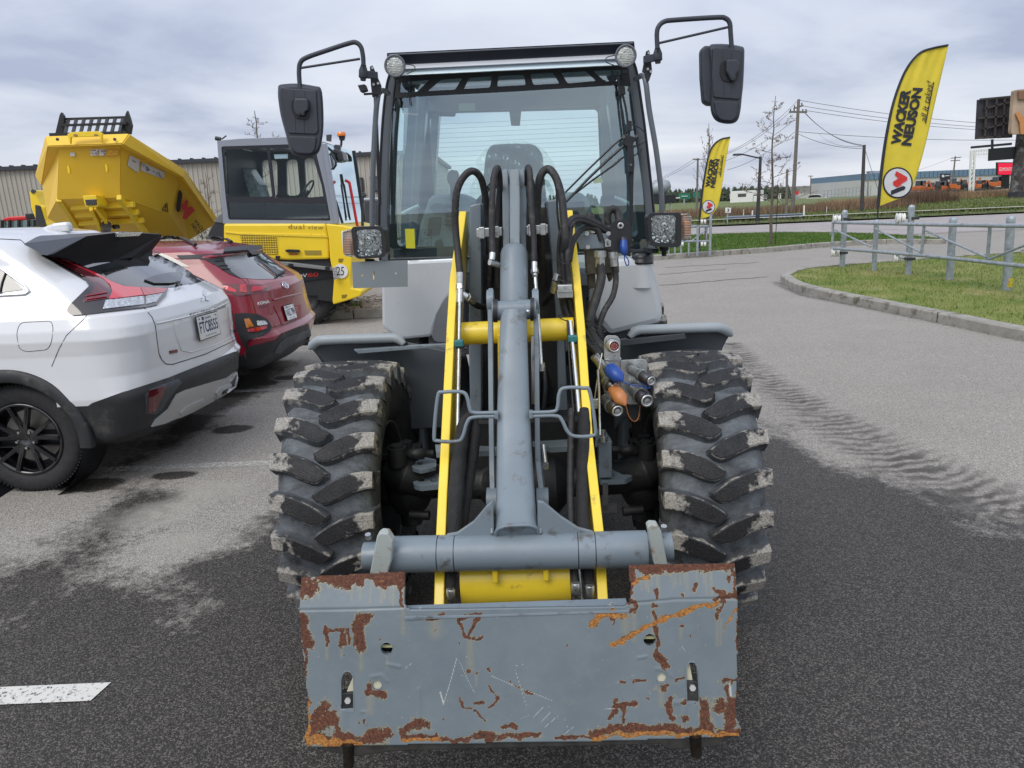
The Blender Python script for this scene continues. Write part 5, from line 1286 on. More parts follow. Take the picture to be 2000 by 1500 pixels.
# seat
mb=MB()
bs=rpoly([(948,300),(958,282),(1000,279),(1045,281),(1060,300),(1068,400),(1070,470),(940,470),(938,400)],14)
mb.prism([L(*p,1.30) for p in bs],(0,.12,0));mb.build('seat_back',mat('blue_grey_seat_fabric',(.028,.038,.052),.8,vary=.2,vscale=30),cab,bevel=.04,seg=4)
M_film=glass_mat('plastic_film',(.86,.90,.86),1.6,.15)
mb=MB();fp=[(930,345),(940,315),(950,290),(975,278),(1040,274),(1052,282),(1072,278),(1077,300),(1066,325),(1072,380),(1080,440),(925,440)]
mb.grid(lambda u,v:L(925+152*u+(8*math.sin(v*9)),440-165*v*(1-.25*abs(2*u-1) **3),1.27+.012*math.sin(u*40+v*9)+.01*math.sin(v*33+u*13)),40,30);mb.build('seat_cover_film',M_film,cab)
# left console, joystick, right console
slab('left_console',rpoly([(838,388),(846,381),(905,378),(930,392),(932,500),(812,503),(820,440)],8),1.02,.22,M_con,.02,cab)
slab('console_cupholder',rpoly(circ(856,406,16,20,9),1),1.01,.012,M_int,.002,cab);slab('console_panel',rpoly([(838,424),(862,423),(858,458),(834,459)],3),1.01,.01,M_dgrey,.002,cab);slab('console_pocket',rpoly([(850,470),(862,466),(866,486),(848,490)],4),1.01,.01,M_dgrey,.002,cab)
slab('joystick_grip',rpoly([(874,338),(880,331),(893,333),(896,342),(892,356),(888,364),(890,395),(880,396),(878,362),(872,350)],4),.96,.045,M_blk,.010,cab)
for i in range(5):mb=MB();c=L(880,402+i*9,.99);mb.lathe(c,(0,0,1),[(.024+.004*(i%2),-.012),(.032,0),(.024,.012)],18);mb.build('gaiter_ring',M_blk,cab)
slab('right_console',rpoly([(1085,392),(1098,376),(1132,374),(1150,388),(1162,440),(1168,500),(1080,500)],10),1.25,.25,M_con,.02,cab)
slab('right_console_screen',rpoly([(1092,398),(1140,392),(1147,438),(1094,445)],4),1.24,.012,M_dgrey,.003,cab)
mb=MB();mb.tube(smooth_path([L(785,418,1.0),L(800,410,1.0),L(818,402,1.0)],3),.010,8);mb.tube(smooth_path([L(1200,385,1.1),L(1218,392,1.1),L(1236,402,1.1)],3),.008,8);mb.build('inner_grab_rail',mat('pale_rail',(.45,.55,.56),.3),cab)
mb=MB();c=L(990,395,1.0);mb.tube([c+V(math.cos(a)*.15,-.03*math.sin(a),math.sin(a)*.06) for a in [6.2832*i/24 for i in range(24)]],.012,8,closed=True);mb.build('steering_wheel',M_blk,cab)
slab('windscreen_sticker',[(791,447),(809,447),(811,485),(793,485)],YW-.003,.0015,mat('yellow_sticker',(.62,.60,.03),.5),0,cab)
lm=MB();
mb=MB()
def bar2(a,b_,w=1.0):
 P,Q=C(*a,-.002),C(*b_,-.002);mb.beam(P,Q,.0012*w,.0012*w)
for a,b_ in (((815,450),(841,449)),((815,484),(843,482)),((814,467),(843,466)),((815,450),(815,484)),((842,449),(843,482))):bar2(a,b_)
for i in range(40):
 x_=random.uniform(817,840);y_=random.choice([random.uniform(452,464),random.uniform(469,480)]);bar2((x_,y_),(x_+random.uniform(-2.5,2.5),y_+random.uniform(-1.5,1.5)),1.3)
mb.build('loading_diagram',M_ink,cab,kind='stuff')
letters('glass_lettering','4 RENÉ LAFONDS',quad_fn(C(789,223,-.002),C(817,226,-.002),C(789,219,-.002),C(817,221,-.002)),mat('white_print',(.7,.7,.7),.5),cab,world=False)
mb=MB();mb.add([C(896,202,.02),C(928,201,.02),C(928,216,.02),C(896,217,.02)],[(0,1,2,3)]);mb.build('roof_sticker',mat('faded_yellow_sticker',(.16,.20,.13),.5),cab)
slab('sticker_reflection_block',[(1158,352),(1172,345),(1180,356),(1160,358)],1.9,.01,mat('yellow_sticker',(.62,.60,.03),.5),0,cab)
# work lamps
for i,(x_,y_) in enumerate(((771.5,129),(1222,109.5))):
 w=bpy.data.objects.new('work_lamp',None);COL.objects.link(w);w.parent=loader
 c=L(x_,y_,.56);d=(LC-c).normalized()*.55+V(0,-.45,0);d.normalize()
 r_=.047
 mb=MB();mb.lathe(c,d,[(0,-.05),(.030,-.05),(.044,-.015),(r_,0),(r_,.010),(r_*.97,.014),(r_*.84,.014),(r_*.80,.008)],36);mb.build('lamp_housing',mat('grey_lamp_ring',(.13,.14,.16),.45),w)
 mb=MB();mb.lathe(c,d,[(r_*.80,.008),(r_*.5,.012),(0,.014)],36);mb.build('lamp_lens',mat('ribbed_lens',(.5,.54,.52),.12,.5,vary=.2,vscale=60,bump=.6,bscale=90),w)
 u=d.cross(V(0,0,1)).normalized();v_=u.cross(d)
 for k in range(-4,5):
  hw=math.sqrt(max(0,(r_*.72) **2-(k*.007) **2))*.85;p=c+d*.0135+v_*(k*.0066);mb=MB();mb.tube([p-u*hw,p+u*hw],.0009,5);mb.build('lens_rib',M_white,w)
 mb=MB();s=1 if i==0 else-1;mb.tube(smooth_path([c+V(s*.04,.02,.01),c+V(s*.08,.01,.0),c+V(s*.085,0,-.02),c+V(s*.05,0,-.035)],5),.0022,6);mb.build('lamp_cable',M_blk,w)
 mb=MB();mb.box(c+V(0,.03,-.05),(.02,.03,.03));mb.build('lamp_bracket',M_blk,w)
for pts in ([(768,190),(774,186),(778,155),(806,152),(810,183),(811,200),(806,209),(772,210),(767,202)],[(1192,187),(1196,170),(1222,140),(1232,150),(1236,178),(1236,188),(1226,193),(1205,188),(1202,191)]):
 cslab('hinge_cover',pts,.03,.03,M_blk,.003,parent=cab)
mb=MB();mb.tube(smooth_path([C(798,148,-.01),C(801,165,-.01),C(799,185,-.01),C(801,205,-.01)],4),.0022,6);mb.tube(smooth_path([C(1196,135,-.01),C(1199,150,-.01),C(1200,165,-.01)],4),.002,6);mb.build('washer_hose',M_blk,cab,kind='stuff')
# wiper
def cbar(name,pts,r_,dy=-.04,matl=M_blk):mb=MB();mb.tube([C(x_,y_,dy) for x_,y_ in pts],r_,8);return mb.build(name,matl,wip)
wip=bpy.data.objects.new('wiper',None);COL.objects.link(wip);wip.parent=loader
cbar('wiper_blade',[(1206,142),(1209,170),(1214,220),(1220,268),(1226,300),(1231,350),(1232,410),(1232,478)],.0055)
cbar('wiper_arm',[(1214,175),(1222,210),(1228,250),(1229,270)],.005,-.055)
cbar('wiper_arm',[(1222,264),(1200,282),(1150,330),(1104,376)],.0045,-.05)
cbar('wiper_arm',[(1246,266),(1222,282),(1190,310),(1150,348),(1106,394)],.0060,-.055)
cbar('wiper_arm',[(1218,306),(1200,322),(1160,350),(1110,388)],.0045,-.035)
cbar('wiper_spray_bar',[(1234,290),(1236,320),(1234,350),(1233,440)],.008,-.05)
for pts in ([(1222,262),(1240,268),(1246,262),(1248,270),(1238,278),(1234,290),(1224,286),(1214,278)],[(1226,286),(1238,285),(1237,336),(1228,336)],[(1224,236),(1234,236),(1234,256),(1226,256)],[(1208,168),(1220,166),(1222,184),(1210,186)]):
 slab('wiper_mount',pts,YW-.07,.02,M_blk,.002,wip)
mb=MB()
for x_,y_ in ((1217,267),(1244,265),(1214,274),(1232,325)):pass
mb.tube(smooth_path([C(1233,244,-.06),C(1250,250,-.06),C(1262,265,-.06),C(1258,278,-.06),C(1240,284,-.06),C(1230,286,-.06)],6),.0025,6);mb.tube(smooth_path([C(1238,304,-.05),C(1250,298,-.05),C(1254,290,-.05)],5),.0025,6);mb.build('washer_tube',M_blk,wip,kind='stuff')
for x_,y_ in ((1218,268),(1243,266),(1232,322)):mb=MB();c=C(x_,y_,-.075);mb.cyl(c,c+V(0,-.006,0),.006,10);mb.build('rivet',M_frame,wip)

# ---------------------------------------------------------------- grab rails, mirrors
hose('grab_rail',[(727,442,.52),(727,400,.52),(729,320,.52),(733,240,.52),(737,195,.52),(742,178,.55),(752,178,.62),(758,182,.68)],5,M_frame)
hose('mirror_stay',[(732,172,.60),(736,260,.60),(742,400,.62)],3.2,M_blk)
hose('grab_rail',[(1293,415,.52),(1291,370,.52),(1281,290,.52),(1268,215,.52),(1262,165,.52),(1257,148,.55),(1248,150,.62),(1241,154,.68)],5,M_frame)
slab('mirror_plate',[(722,130),(727,127),(735,145),(745,168),(743,178),(738,186),(727,190),(724,165)],.50,.008,M_blk,.002);slab('mirror_plate',[(1254,140),(1262,100),(1268,97),(1272,118),(1274,140),(1268,158),(1264,160),(1258,142)],.50,.008,M_blk,.002)
for pts in ([(728,133),(739,163),(730,165)],[(1267,104),(1265,135),(1271,140)]):
 for x_,y_ in pts:mb=MB();c=L(x_,y_,.495);mb.cyl(c,c+V(0,-.006,0),.006,6);mb.build('bolt',M_zinc,loader)
slab('small_camera',[(698,166),(712,164),(716,176),(704,180)],.46,.04,M_blk,.003);mb=MB();mb.beam(L(711,184,.5),L(746,182,.5),.012,.008);mb.build('camera_bracket',M_blk,loader)
for nme,arm,brace,kn,outl,up_,lo_,well,grip,ex in (
 ('left',[(587,210),(586,175),(584,140),(587,122),(600,112),(640,98),(680,85),(695,83),(705,92),(709,110),(710,128)],[(586,133),(703,115)],[(710,125),(709,158)],
 [(543,170),(548,165),(580,163),(615,168),(627,173),(631,200),(632,245),(628,280),(622,298),(612,305),(596,308),(575,303),(566,292),(558,262),(548,225),(543,190)],
 [(552,172),(617,176),(621,255),(618,262),(562,260),(556,215)],[(562,266),(618,267),(614,292),(608,300),(580,299),(570,290)],[(568,200),(572,192),(597,192),(604,198),(604,228),(598,234),(576,231),(569,215)],[(574,192),(600,192),(602,205),(601,216),(594,219),(594,226),(579,226),(573,214)],None),
 ('right',[(1427,170),(1430,120),(1427,65),(1425,45),(1417,36),(1400,34),(1320,39),(1298,42),(1287,51),(1283,65),(1284,95)],[(1288,84),(1422,53)],[(1284,92),(1285,124)],
 [(1385,90),(1392,86),(1420,86),(1446,90),(1453,94),(1454,108),(1452,160),(1449,190),(1446,218),(1440,236),(1426,242),(1404,239),(1392,228),(1387,205),(1388,150)],
 [(1393,92),(1448,97),(1446,185),(1444,194),(1394,190),(1391,150)],[(1394,197),(1443,199),(1438,228),(1430,236),(1408,234),(1400,225)],[(1407,125),(1411,118),(1436,118),(1443,124),(1443,150),(1438,158),(1432,162),(1412,158),(1406,146)],[(1419,116),(1440,115),(1445,125),(1443,140),(1438,145),(1437,157),(1428,158),(1424,148),(1419,140)],[(1400,90),(1376,88),(1370,96),(1371,150),(1375,198),(1384,204),(1400,205)])):
 mr_=bpy.data.objects.new('wing_mirror',None);COL.objects.link(mr_);mr_.parent=loader
 y0=.40
 P=smooth_path([L(x_,y_,y0) for x_,y_ in arm],5);mb=MB();mb.tube(P,.0098,12);mb.build('mirror_arm',M_mir,mr_)
 mb=MB();mb.tube([L(*brace[0],y0),L(*brace[1],y0)],.005,8);mb.build('arm_brace',M_mir,mr_)
 a,b_=L(*kn[0],.43),L(*kn[1],.43);mb=MB();mb.tube([a,a.lerp(b_,.15),a.lerp(b_,.4),a.lerp(b_,.82),a.lerp(b_,.84),b_],[.010,.013,.019,.019,.013,.011],16);mb.build('mirror_knuckle',M_mir,mr_,bevel=.002)
 sx=1 if nme=='left' else-1
 mb=MB();mb.beam(a.lerp(b_,.6),a.lerp(b_,.6)+V(sx*.05,.05,0),.014,.03);mb.build('knuckle_arm',M_mir,mr_,bevel=.003)
 P=smooth_path([(x_,y_,0) for x_,y_ in outl+[outl[0]]],3)[:-1];P=[(p.x,p.y) for p in P]
 cxm=sum(p[0] for p in P)/len(P);cym=sum(p[1] for p in P)/len(P)
 rings=[]
 for sc,dy in ((.90,-.035),(.965,-.028),(1.0,-.006),(1.0,.02),(.97,.035)):rings.append([L(cxm+(x_-cxm)*sc,cym+(y_-cym)*sc,y0+.03+dy) for x_,y_ in P])
 vs=[p for r_ in rings for p in r_];n=len(P)
 mb=MB();mb.add(vs,[(i*n+j,i*n+(j+1)%n,(i+1)*n+(j+1)%n,(i+1)*n+j) for i in range(4) for j in range(n)],0,True);mb.add(rings[0],[tuple(range(n))]);mb.add(rings[-1],[tuple(range(n))[::-1]])
 mb.build('mirror_shell',M_mir,mr_)
 if ex:slab('mirror_side_shell',ex,y0+.012,.06,M_mir,.01,mr_)
 slab('raised_panel',rpoly(up_,5),y0-.012,.008,M_mir,.003,mr_);slab('raised_panel',rpoly(lo_,5),y0-.012,.008,M_mir,.003,mr_)
 for fr in (.33,.67):
  xa=up_[0][0]+(up_[1][0]-up_[0][0])*fr;xb_=lo_[-2][0]*(1-fr)+lo_[-3][0]*fr if False else xa+(cxm-xa)*.25
  mb=MB();mb.tube([L(xa,up_[0][1]+5,y0-.012),L(xb_,up_[3][1]-3,y0-.012)],.0016,6);mb.build('moulded_rib',M_mir,mr_)
 slab('clamp_recess',rpoly(well,5),y0-.016,.004,M_gasket,.001,mr_);slab('arm_clamp',rpoly(grip,5),y0-.035,.03,M_mir,.007,mr_)
 mb=MB();c=L(grip[-2][0]+6,grip[-3][1]-4,y0-.036);mb.cyl(c,c+V(0,-.004,0),.006,12);mb.build('clamp_screw',M_blk,mr_)
 mb=MB();mb.add([L(cxm+(x_-cxm)*.9,cym+(y_-cym)*.9,y0+.067) for x_,y_ in P],[tuple(range(n))]);mb.build('mirror_glass',mat('mirror_glass',(.8,.8,.8),.03,1.0),mr_)

# ---------------------------------------------------------------- head lamps and blank number plate
for nme,fr_,lens,ind,st_ in (('l',[(686,447),(690,443),(742,442),(750,448),(754,496),(748,503),(700,506),(692,500)],[(693,449),(738,448),(744,453),(746,496),(741,499),(703,501),(697,497)],[(666,452),(686,447),(694,502),(676,501),(670,495)],(722,506,722,520)),
       ('r',[(1264,423),(1270,416),(1326,415),(1331,420),(1331,478),(1324,483),(1276,482),(1268,474)],[(1272,425),(1278,421),(1317,420),(1322,425),(1321,472),(1316,475),(1278,474),(1273,468)],[(1330,418),(1346,417),(1351,424),(1350,465),(1345,470),(1331,471)],(1297,482,1297,500))):
 h=bpy.data.objects.new('head_lamp',None);COL.objects.link(h);h.parent=loader
 mb=MB();holed(rpoly(fr_,5),[rpoly(lens,6)],lambda x,y:L(x,y,.28),(0,.09,0),mb);mb.build('lamp_bezel',M_blk,h,bevel=.003)
 slab('lamp_shell',rpoly(fr_,5),.372,.03,M_blk,.01,h)
 xs_=[p[0] for p in lens];ys_=[p[1] for p in lens];x0,x1,y0_,y1=min(xs_),max(xs_),min(ys_),max(ys_);cxx,cyy=(x0+x1)/2,(y0_+y1)/2
 def refl(u,v):
  x_=x0-1+(x1-x0+2)*u;y_=y0_-1+(y1-y0_+2)*v;d2=((u-.5) **2+(v-.38) **2)*4
  d3=min(1,(((u-.5)*2.2) **2+((v-.85)*3) **2));return L(x_,y_,.345-.052*min(1,d2)+.0035*math.sin(u*26)*math.sin(v*22)+.012*d3)
 mb=MB();mb.grid(refl,18,16,sm=False);mb.build('reflector',mat('lamp_reflector',(.95,.96,.97),.16,.9,vary=.10,vscale=60),h)
 for dx,dy,r_ in ((0,-8,.013),(0,17,.011),(-14,16,.008),(14,16,.008)):
  mb=MB();c=L(cxx+dx,cyy+dy,.31);mb.lathe(c,(0,-1,0),[(r_*1.2,0),(r_,.006),(r_*.7,.004),(0,.010)],18);mb.build('bulb_shield',M_chrome,h)
 mb=MB();mb.prism([L(*p,.292) for p in rpoly(lens,6)],(0,.002,0));mb.build('lamp_glass',glass_mat('lamp_glass',(.97,.98,.98),1.0,0,.05),h)
 slab('indicator_base',rpoly(ind,3),.36,.02,M_white,.003,h);slab('indicator_lens',rpoly([(ind[0][0]*.9+ind[2][0]*.1,ind[0][1]),*ind[1:]],3),.315,.045,glass_mat('indicator_cover',(.93,.82,.74),1.0),.006,h)
 cxx2=sum(p[0] for p in ind)/len(ind);cy2=sum(p[1] for p in ind)/len(ind)
 slab('amber_bulb',rpoly([(cxx2-6,cy2-13),(cxx2+5,cy2-13),(cxx2+6,cy2+17),(cxx2-5,cy2+17)],3),.34,.012,mat('amber_bulb',(.85,.33,.10),.3),.004,h)
 for k in range(14):
  y_=ind[0][1]+5+k*3.2;mb=MB();mb.tube([L(cxx2-7,y_,.313),L(cxx2+8,y_,.313)],.0008,4);mb.build('lens_rib',M_white,h)
 mb=MB();a,b_=L(st_[0],st_[1],.34),L(st_[2],st_[3],.34);mb.tube([a,a.lerp(b_,.4),a.lerp(b_,.45),b_],[.022,.020,.012,.010],14);mb.build('lamp_stem',M_blk,h)
mb=MB();holed([(687,512),(796,508),(796,560),(690,563)],[circ(707,538,2.2,10),circ(773,534,2.0,10),[(728,530),(731,530),(731,546),(728,546)]],lambda x,y:L(x,y,.30),(0,.004,0),mb);mb.build('blank_number_plate_bracket',mat('bare_grey_plate',(.19,.225,.25),.42,vary=.05),loader)
mb=MB();mb.beam(L(1280,490,.4),L(1262,488,.6),.03,.02);mb.beam(L(722,512,.36),L(760,520,.6),.03,.02);mb.build('lamp_bracket_arm',M_blk,loader,kind='stuff')

# ================================================================== PARKED CARS
def car_surface(yc,sl,xf_low,xf_high,nz=70,zs=1.0):
 """horizontal outlines stacked into a body; rear end towards +X.  sl: (z, half width, rear x, bow, corner x, corner y)"""
 Z=[s[0] for s in sl];A=np.array(sl)
 def row(z):
  hw,xr,bow,rx,ry=[float(np.interp(z,Z,A[:,k])) for k in range(1,6)]
  xf=float(np.interp(z,[0,.9,1.05,1.62],[xf_low,xf_low,xf_high,xf_high+.9]));pts=[]
  half=[]
  for i in range(26):y=(hw-ry)*i/25;half.append((xr-bow*(y/hw) **2,y))
  x0=xr-bow*((hw-ry)/hw) **2
  for i in range(1,15):
   a=i/14*math.pi/2;half.append((x0-rx*(1-math.cos(a)),hw-ry+ry*math.sin(a)))
  x1=half[-1][0]
  for i in range(1,41):t=i/40;half.append((x1+(xf+.3-x1)*t,hw*(1-.02*t)))
  half+=[(xf+.1,hw*.9),(xf,hw*.6),(xf,0)]
  return [(x,yc-y) for x,y in half[::-1]]+[(x,yc+y) for x,y in half[1:]]
 zz=np.unique(np.concatenate([np.linspace(Z[0],Z[-1],nz),Z]));R_=[row(z) for z in zz];n=len(R_[0]);vs=[(p[0],p[1],z*zs) for z,r_ in zip(zz,R_) for p in r_]
 fs=[(i*n+j,i*n+(j+1)%n,(i+1)*n+(j+1)%n,(i+1)*n+j) for i in range(len(zz)-1) for j in range(n)]
 top=len(zz)-1;fs.append(tuple(top*n+j for j in range(n)));fs.append(tuple(range(n))[::-1])
 return vs,fs
def cut_arches(vs,fs,wheels,r):
 out=[]
 for f in fs:
  if len(f)>4:out.append(f);continue
  c=[sum(vs[i][k] for i in f)/4 for k in range(3)]
  if any((c[0]-wx) **2+(c[2]-wz) **2<r*r and abs(c[1]-wy)<.25 for wx,wy,wz in wheels):continue
  out.append(f)
 return out
M_ctyre=mat('car_tyre_rubber',(.022,.022,.024),.7,vary=.3,vscale=30,bump=.3,bscale=120)
M_crim=mat('gloss_black_rim',(.010,.010,.012),.12,coat=.8)
M_brake=mat('brake_disc_steel',(.3,.29,.27),.4,.9)
def car_wheel(root,x,y,R_,side,spokes=10):
 w=bpy.data.objects.new('wheel',None);COL.objects.link(w);w.parent=root;o=Vector(root.location)
 hub=Vector((x,y,R_));d=Vector((0,-1,0))*side;T_=.225;rr=R_*.66
 mb=MB();prof=[(rr,-.01),(rr+.012,.0),(R_-.05,.012),(R_-.02,.0),(R_-.006,-.012),(R_,-.03),(R_,-.07),(R_-.008,-.074),(R_-.008,-.082),(R_,-.086),(R_+.001,-.112),(R_-.008,-.116),(R_-.008,-.124),(R_+.001,-.128),(R_,-.160),(R_-.008,-.165),(R_,-.172),(R_-.003,-.20),(R_-.02,-.222),(rr,-.23)]
 mb.lathe(hub,d,prof,72)
 for i in range(90):  # shoulder sipes
  a=6.28318*i/90;u=Vector((math.cos(a),0,math.sin(a)))
  for h0,h1 in ((-.006,-.066),(-.176,-.214)):
   p=hub+u*(R_+.001)+d*h0;q=hub+u*(R_+.002)+d*h1;q2=Matrix.Rotation(.02*side,3,'Y')@(q-hub)+hub
   mb.beam(p-u*.004,q2-u*.002,.009,.008)
 mb.build('tyre',M_ctyre,w,world=True)
 mb=MB();mb.lathe(hub,d,[(rr+.004,-.004),(rr,.006),(rr-.014,.004),(rr-.02,-.03),(rr-.03,-.15),(rr-.03,-.2)],64)
 for i in range(spokes // 2):
  for s in (-1,1):
   a=6.28318*i/(spokes // 2)+.3;a1=a+s*.07;a2=a+s*.27
   p=hub+Vector((math.cos(a1),0,math.sin(a1)))*.045+d*(-.022);q=hub+Vector((math.cos(a2),0,math.sin(a2)))*(rr-.012)+d*(-.004)
   mb.beam(p,q,.024,.03,up=d)
   mb.beam(p.lerp(q,.3)+d*.0155,q.lerp(p,.05)+d*.0155,.006,.006,up=d)
 mb.lathe(hub,d,[(.075,-.05),(.07,-.012),(.035,-.006),(.030,-.014),(0,-.012)],30)
 mb.build('rim',M_crim,w,world=True)
 for i in range(5):
  a=6.28318*i/5+.9;c=hub+Vector((math.cos(a),0,math.sin(a)))*.056+d*-.012;m2=MB();m2.cyl(c,c+d*.014,.009,6);m2.build('wheel_nut',M_chrome,w,world=True)
 mb=MB();mb.cyl(hub+d*-.09,hub+d*-.1,rr-.06,36);mb.build('brake_disc',M_brake,w,world=True)
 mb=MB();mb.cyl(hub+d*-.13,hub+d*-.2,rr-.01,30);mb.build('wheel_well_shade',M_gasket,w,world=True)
 return w
def arch(root,x,yflank,z,r0,r1,side,matl,w0=.012):
 mb=MB();n=40
 for i in range(n):
  pass
 prof=[(r0-.01,-.06),(r0,.0),(r0+.015,.012),(r1-.012,.010),(r1,-.004),(r1+.002,-.03)]
 vs=[]
 for k in range(n+1):
  a=rad(-6)+rad(192)*k/n
  for r_,h in prof:vs.append((x+math.cos(a)*r_,yflank-side*h,z+math.sin(a)*r_))
 m_=len(prof)
 mb.add(vs,[(k*m_+j,k*m_+j+1,(k+1)*m_+j+1,(k+1)*m_+j) for k in range(n) for j in range(m_-1)],0,True)
 mb.build('wheel_arch_cladding',matl,root,world=True)
 mb=MB();mb.lathe((x,yflank,z),(0,side,0),[(r0+.01,0),(r0+.02,.28),(0,.3)],40);mb.build('wheel_arch_liner',M_gasket,root,world=True)
M_clad=mat('black_cladding_plastic',(.022,.023,.026),.55,vary=.2,vscale=8,bump=.1,bscale=300,dirt=(.07,.07,.065),dirtamt=.12,dscale=6)
M_pearl=mat('white_pearl_paint',(.67,.685,.71),.20,vary=.02,vscale=2,coat=1.0)
M_carred=mat('dark_red_car_paint',(.24,.014,.030),.25,vary=.05,vscale=2,coat=.6,dirt=(.26,.07,.07),dirtamt=.16,dscale=2.5)
M_silver=mat('silver_skid_plate',(.50,.50,.50),.35,.3)
M_seam=mat('panel_gap',(.01,.01,.012),.6)

suv=thing('parked_suv',(-4.2,5.10,0),'white SUV with black rims and a black tailgate spoiler, nearest of the parked cars','car')
SY=5.10
sl=[(.30,.82,-2.30,.16,.16,.20),(.36,.87,-2.24,.16,.20,.22),(.50,.895,-2.18,.16,.24,.24),(.61,.91,-2.15,.16,.26,.26),(.645,.908,-2.175,.16,.26,.26),(.74,.90,-2.19,.15,.28,.28),(.88,.893,-2.185,.14,.30,.30),(.97,.905,-2.19,.13,.30,.30),
 (1.03,.895,-2.20,.13,.32,.32),(1.10,.865,-2.23,.13,.32,.32),(1.165,.825,-2.33,.13,.28,.28),(1.27,.76,-2.50,.12,.22,.24),(1.42,.69,-2.75,.11,.20,.22),(1.50,.66,-2.88,.10,.22,.24),(1.56,.66,-2.98,.10,.25,.26),(1.60,.60,-3.05,.10,.3,.3),(1.63,.50,-3.2,.1,.3,.3),(1.645,.34,-3.4,.1,.3,.25)]
vs,fs=car_surface(SY,sl,-6.55,-5.75)
WR=.352;WX=-3.07
wh=[(WX,SY-.89,WR),(WX,SY+.89,WR),(WX-2.67,SY-.89,WR),(WX-2.67,SY+.89,WR)]
full=MB();full.add(vs,fs,0,True);SUVS=Surf(full)
mb=MB();mb.add(vs,cut_arches(vs,fs,wh,.41),0,True)
mb.m=[1 if max(mb.v[i][2] for i in f)<.585 else (2 if (sum(mb.v[i][1] for i in f)/len(f)>SY+.22 and min(mb.v[i][2] for i in f)>1.17 and max(mb.v[i][2] for i in f)<1.56 and len(f)==4) else 0) for f in mb.f];body=mb.build('body',[M_pearl,M_clad,M_dglass],suv,world=True)
for i,(wx,wy,wz) in enumerate(wh):
 s=1 if wy<SY else-1
 car_wheel(suv,wx,SY-s*.83,WR,s);arch(suv,wx,SY-s*.905,WR,.385,.465,s,M_clad)
mb=MB();mb.box((-4.6,SY,.34),(3.5,1.5,.10));mb.build('underbody',M_gasket,suv,world=True)
S=SUVS
def spanel(name,poly,matl,surf,root,step=8,off=.004,thick=.006,r=0,label=None):
 mb=surf.panel(rpoly(poly,r) if r else poly,step,off,thick);return mb.build(name,matl,root,world=True,label=label)
spanel('lower_bumper',[(172,793),(180,787),(240,766),(330,737),(400,709),(462,686),(464,700),(462,728),(456,750),(440,765),(373,800),(295,830),(209,861),(190,852),(183,835)],M_clad,S,suv,9,.010,.012)
sk=[(292,831),(300,818),(325,797),(341,769),(358,761),(440,737),(458,724),(460,738),(456,754),(440,766),(373,801),(317,825)]
spanel('skid_plate',sk,M_silver,S,suv,8,.022,.014)
for q in ([(345,803),(360,789),(390,777),(393,782),(364,795),(348,808)],[(414,765),(424,754),(444,747),(446,752),(428,760),(417,770)]):spanel('skid_rib',q,M_silver,S,suv,6,.032,.012)
spanel('reflector_surround',[(282,772),(292,762),(345,742),(352,746),(331,772),(312,799),(300,808),(283,806)],M_dgrey,S,suv,6,.015,.008);spanel('rear_reflector',[(288,766),(319,757),(300,801),(286,805)],M_dredlens,S,suv,6,.019,.006)
for i in range(46):
 t=i/45;x_=330+148*t;y0=741-60*t+3;y1=y0+18-4*t
 if i%2==0:S.line([(x_,y0+3),(x_+2,y1)],.0012,.012,4).build('bumper_scuff',M_dgrey,suv,world=True)
spanel('rear_glass',[(170,524),(218,512),(222,503),(254,500),(262,506),(299,500),(308,497),(330,508),(350,518),(372,532),(384,543),(380,552),(340,561),(300,563),(252,561),(215,549),(185,534)],M_dglass,S,suv,8,.003,.006)
spanel('tail_lamp_base',[(80,501),(107,499),(120,506),(170,525),(215,549),(252,560),(272,562),(328,564),(323,580),(306,597),(283,602),(170,615),(144,617),(136,613),(132,607),(136,598),(174,560),(168,550)],mat('smoked_lamp_base',(.012,.006,.008),.08,coat=1),S,suv,6,.009,.014)
spanel('tail_lamp_lens',[(98,503),(110,503),(160,528),(203,549),(213,562),(212,585),(165,592),(162,589),(182,571),(184,556),(162,541)],M_dredlens,S,suv,6,.012,.006)
spanel('tail_lamp_lens',[(119,509),(140,517),(190,538),(215,552),(240,562),(272,564),(279,579),(248,583),(212,587),(218,572),(214,560),(200,547),(150,523)],mat('bright_red_lens',(.62,.012,.03),.08,coat=1),S,suv,6,.014,.006,label='bright red upper band of the tail lamp')
spanel('hatch_lamp_lens',[(273,564),(326,566),(318,574),(281,580)],M_redlens,S,suv,6,.014,.006)
spanel('reverse_lamp',[(206,589),(279,581),(281,597),(201,606)],M_lens,S,suv,6,.013,.006);spanel('hatch_reverse_lamp',[(284,581),(317,575),(304,592),(284,597)],M_lens,S,suv,6,.013,.006)
for q in ([(166,582),(209,575)],[(170,588),(208,583)]):S.line(q,.003,.016,5).build('lamp_light_bar',M_redlens,suv,world=True)
S.line([(272,562),(281,580),(282,602),(297,620),(303,636),(310,690),(316,703),(324,711),(336,712),(400,692),(460,664),(461,640),(452,606)],.0030,.0005).build('tailgate_gap',M_seam,suv,world=True)
S.line([(170,616),(163,624),(130,655),(115,682),(101,716)],.0020,.0003).build('bumper_gap',M_seam,suv,world=True)
S.line(rpoly([(39,630),(100,627),(104,640),(101,668),(93,683),(52,687),(38,682),(32,652)],10),.0018,.0003,closed=True).build('fuel_flap_gap',M_seam,suv,world=True)
S.line([(0,467),(40,469),(48,476)],.003,.001).build('roof_gutter',M_seam,suv,world=True)
mg=S.line([(305,632),(330,627),(372,617),(420,603),(447,590)],.006,.002);mg.build('tailgate_ledge',M_pearl,suv,world=True)
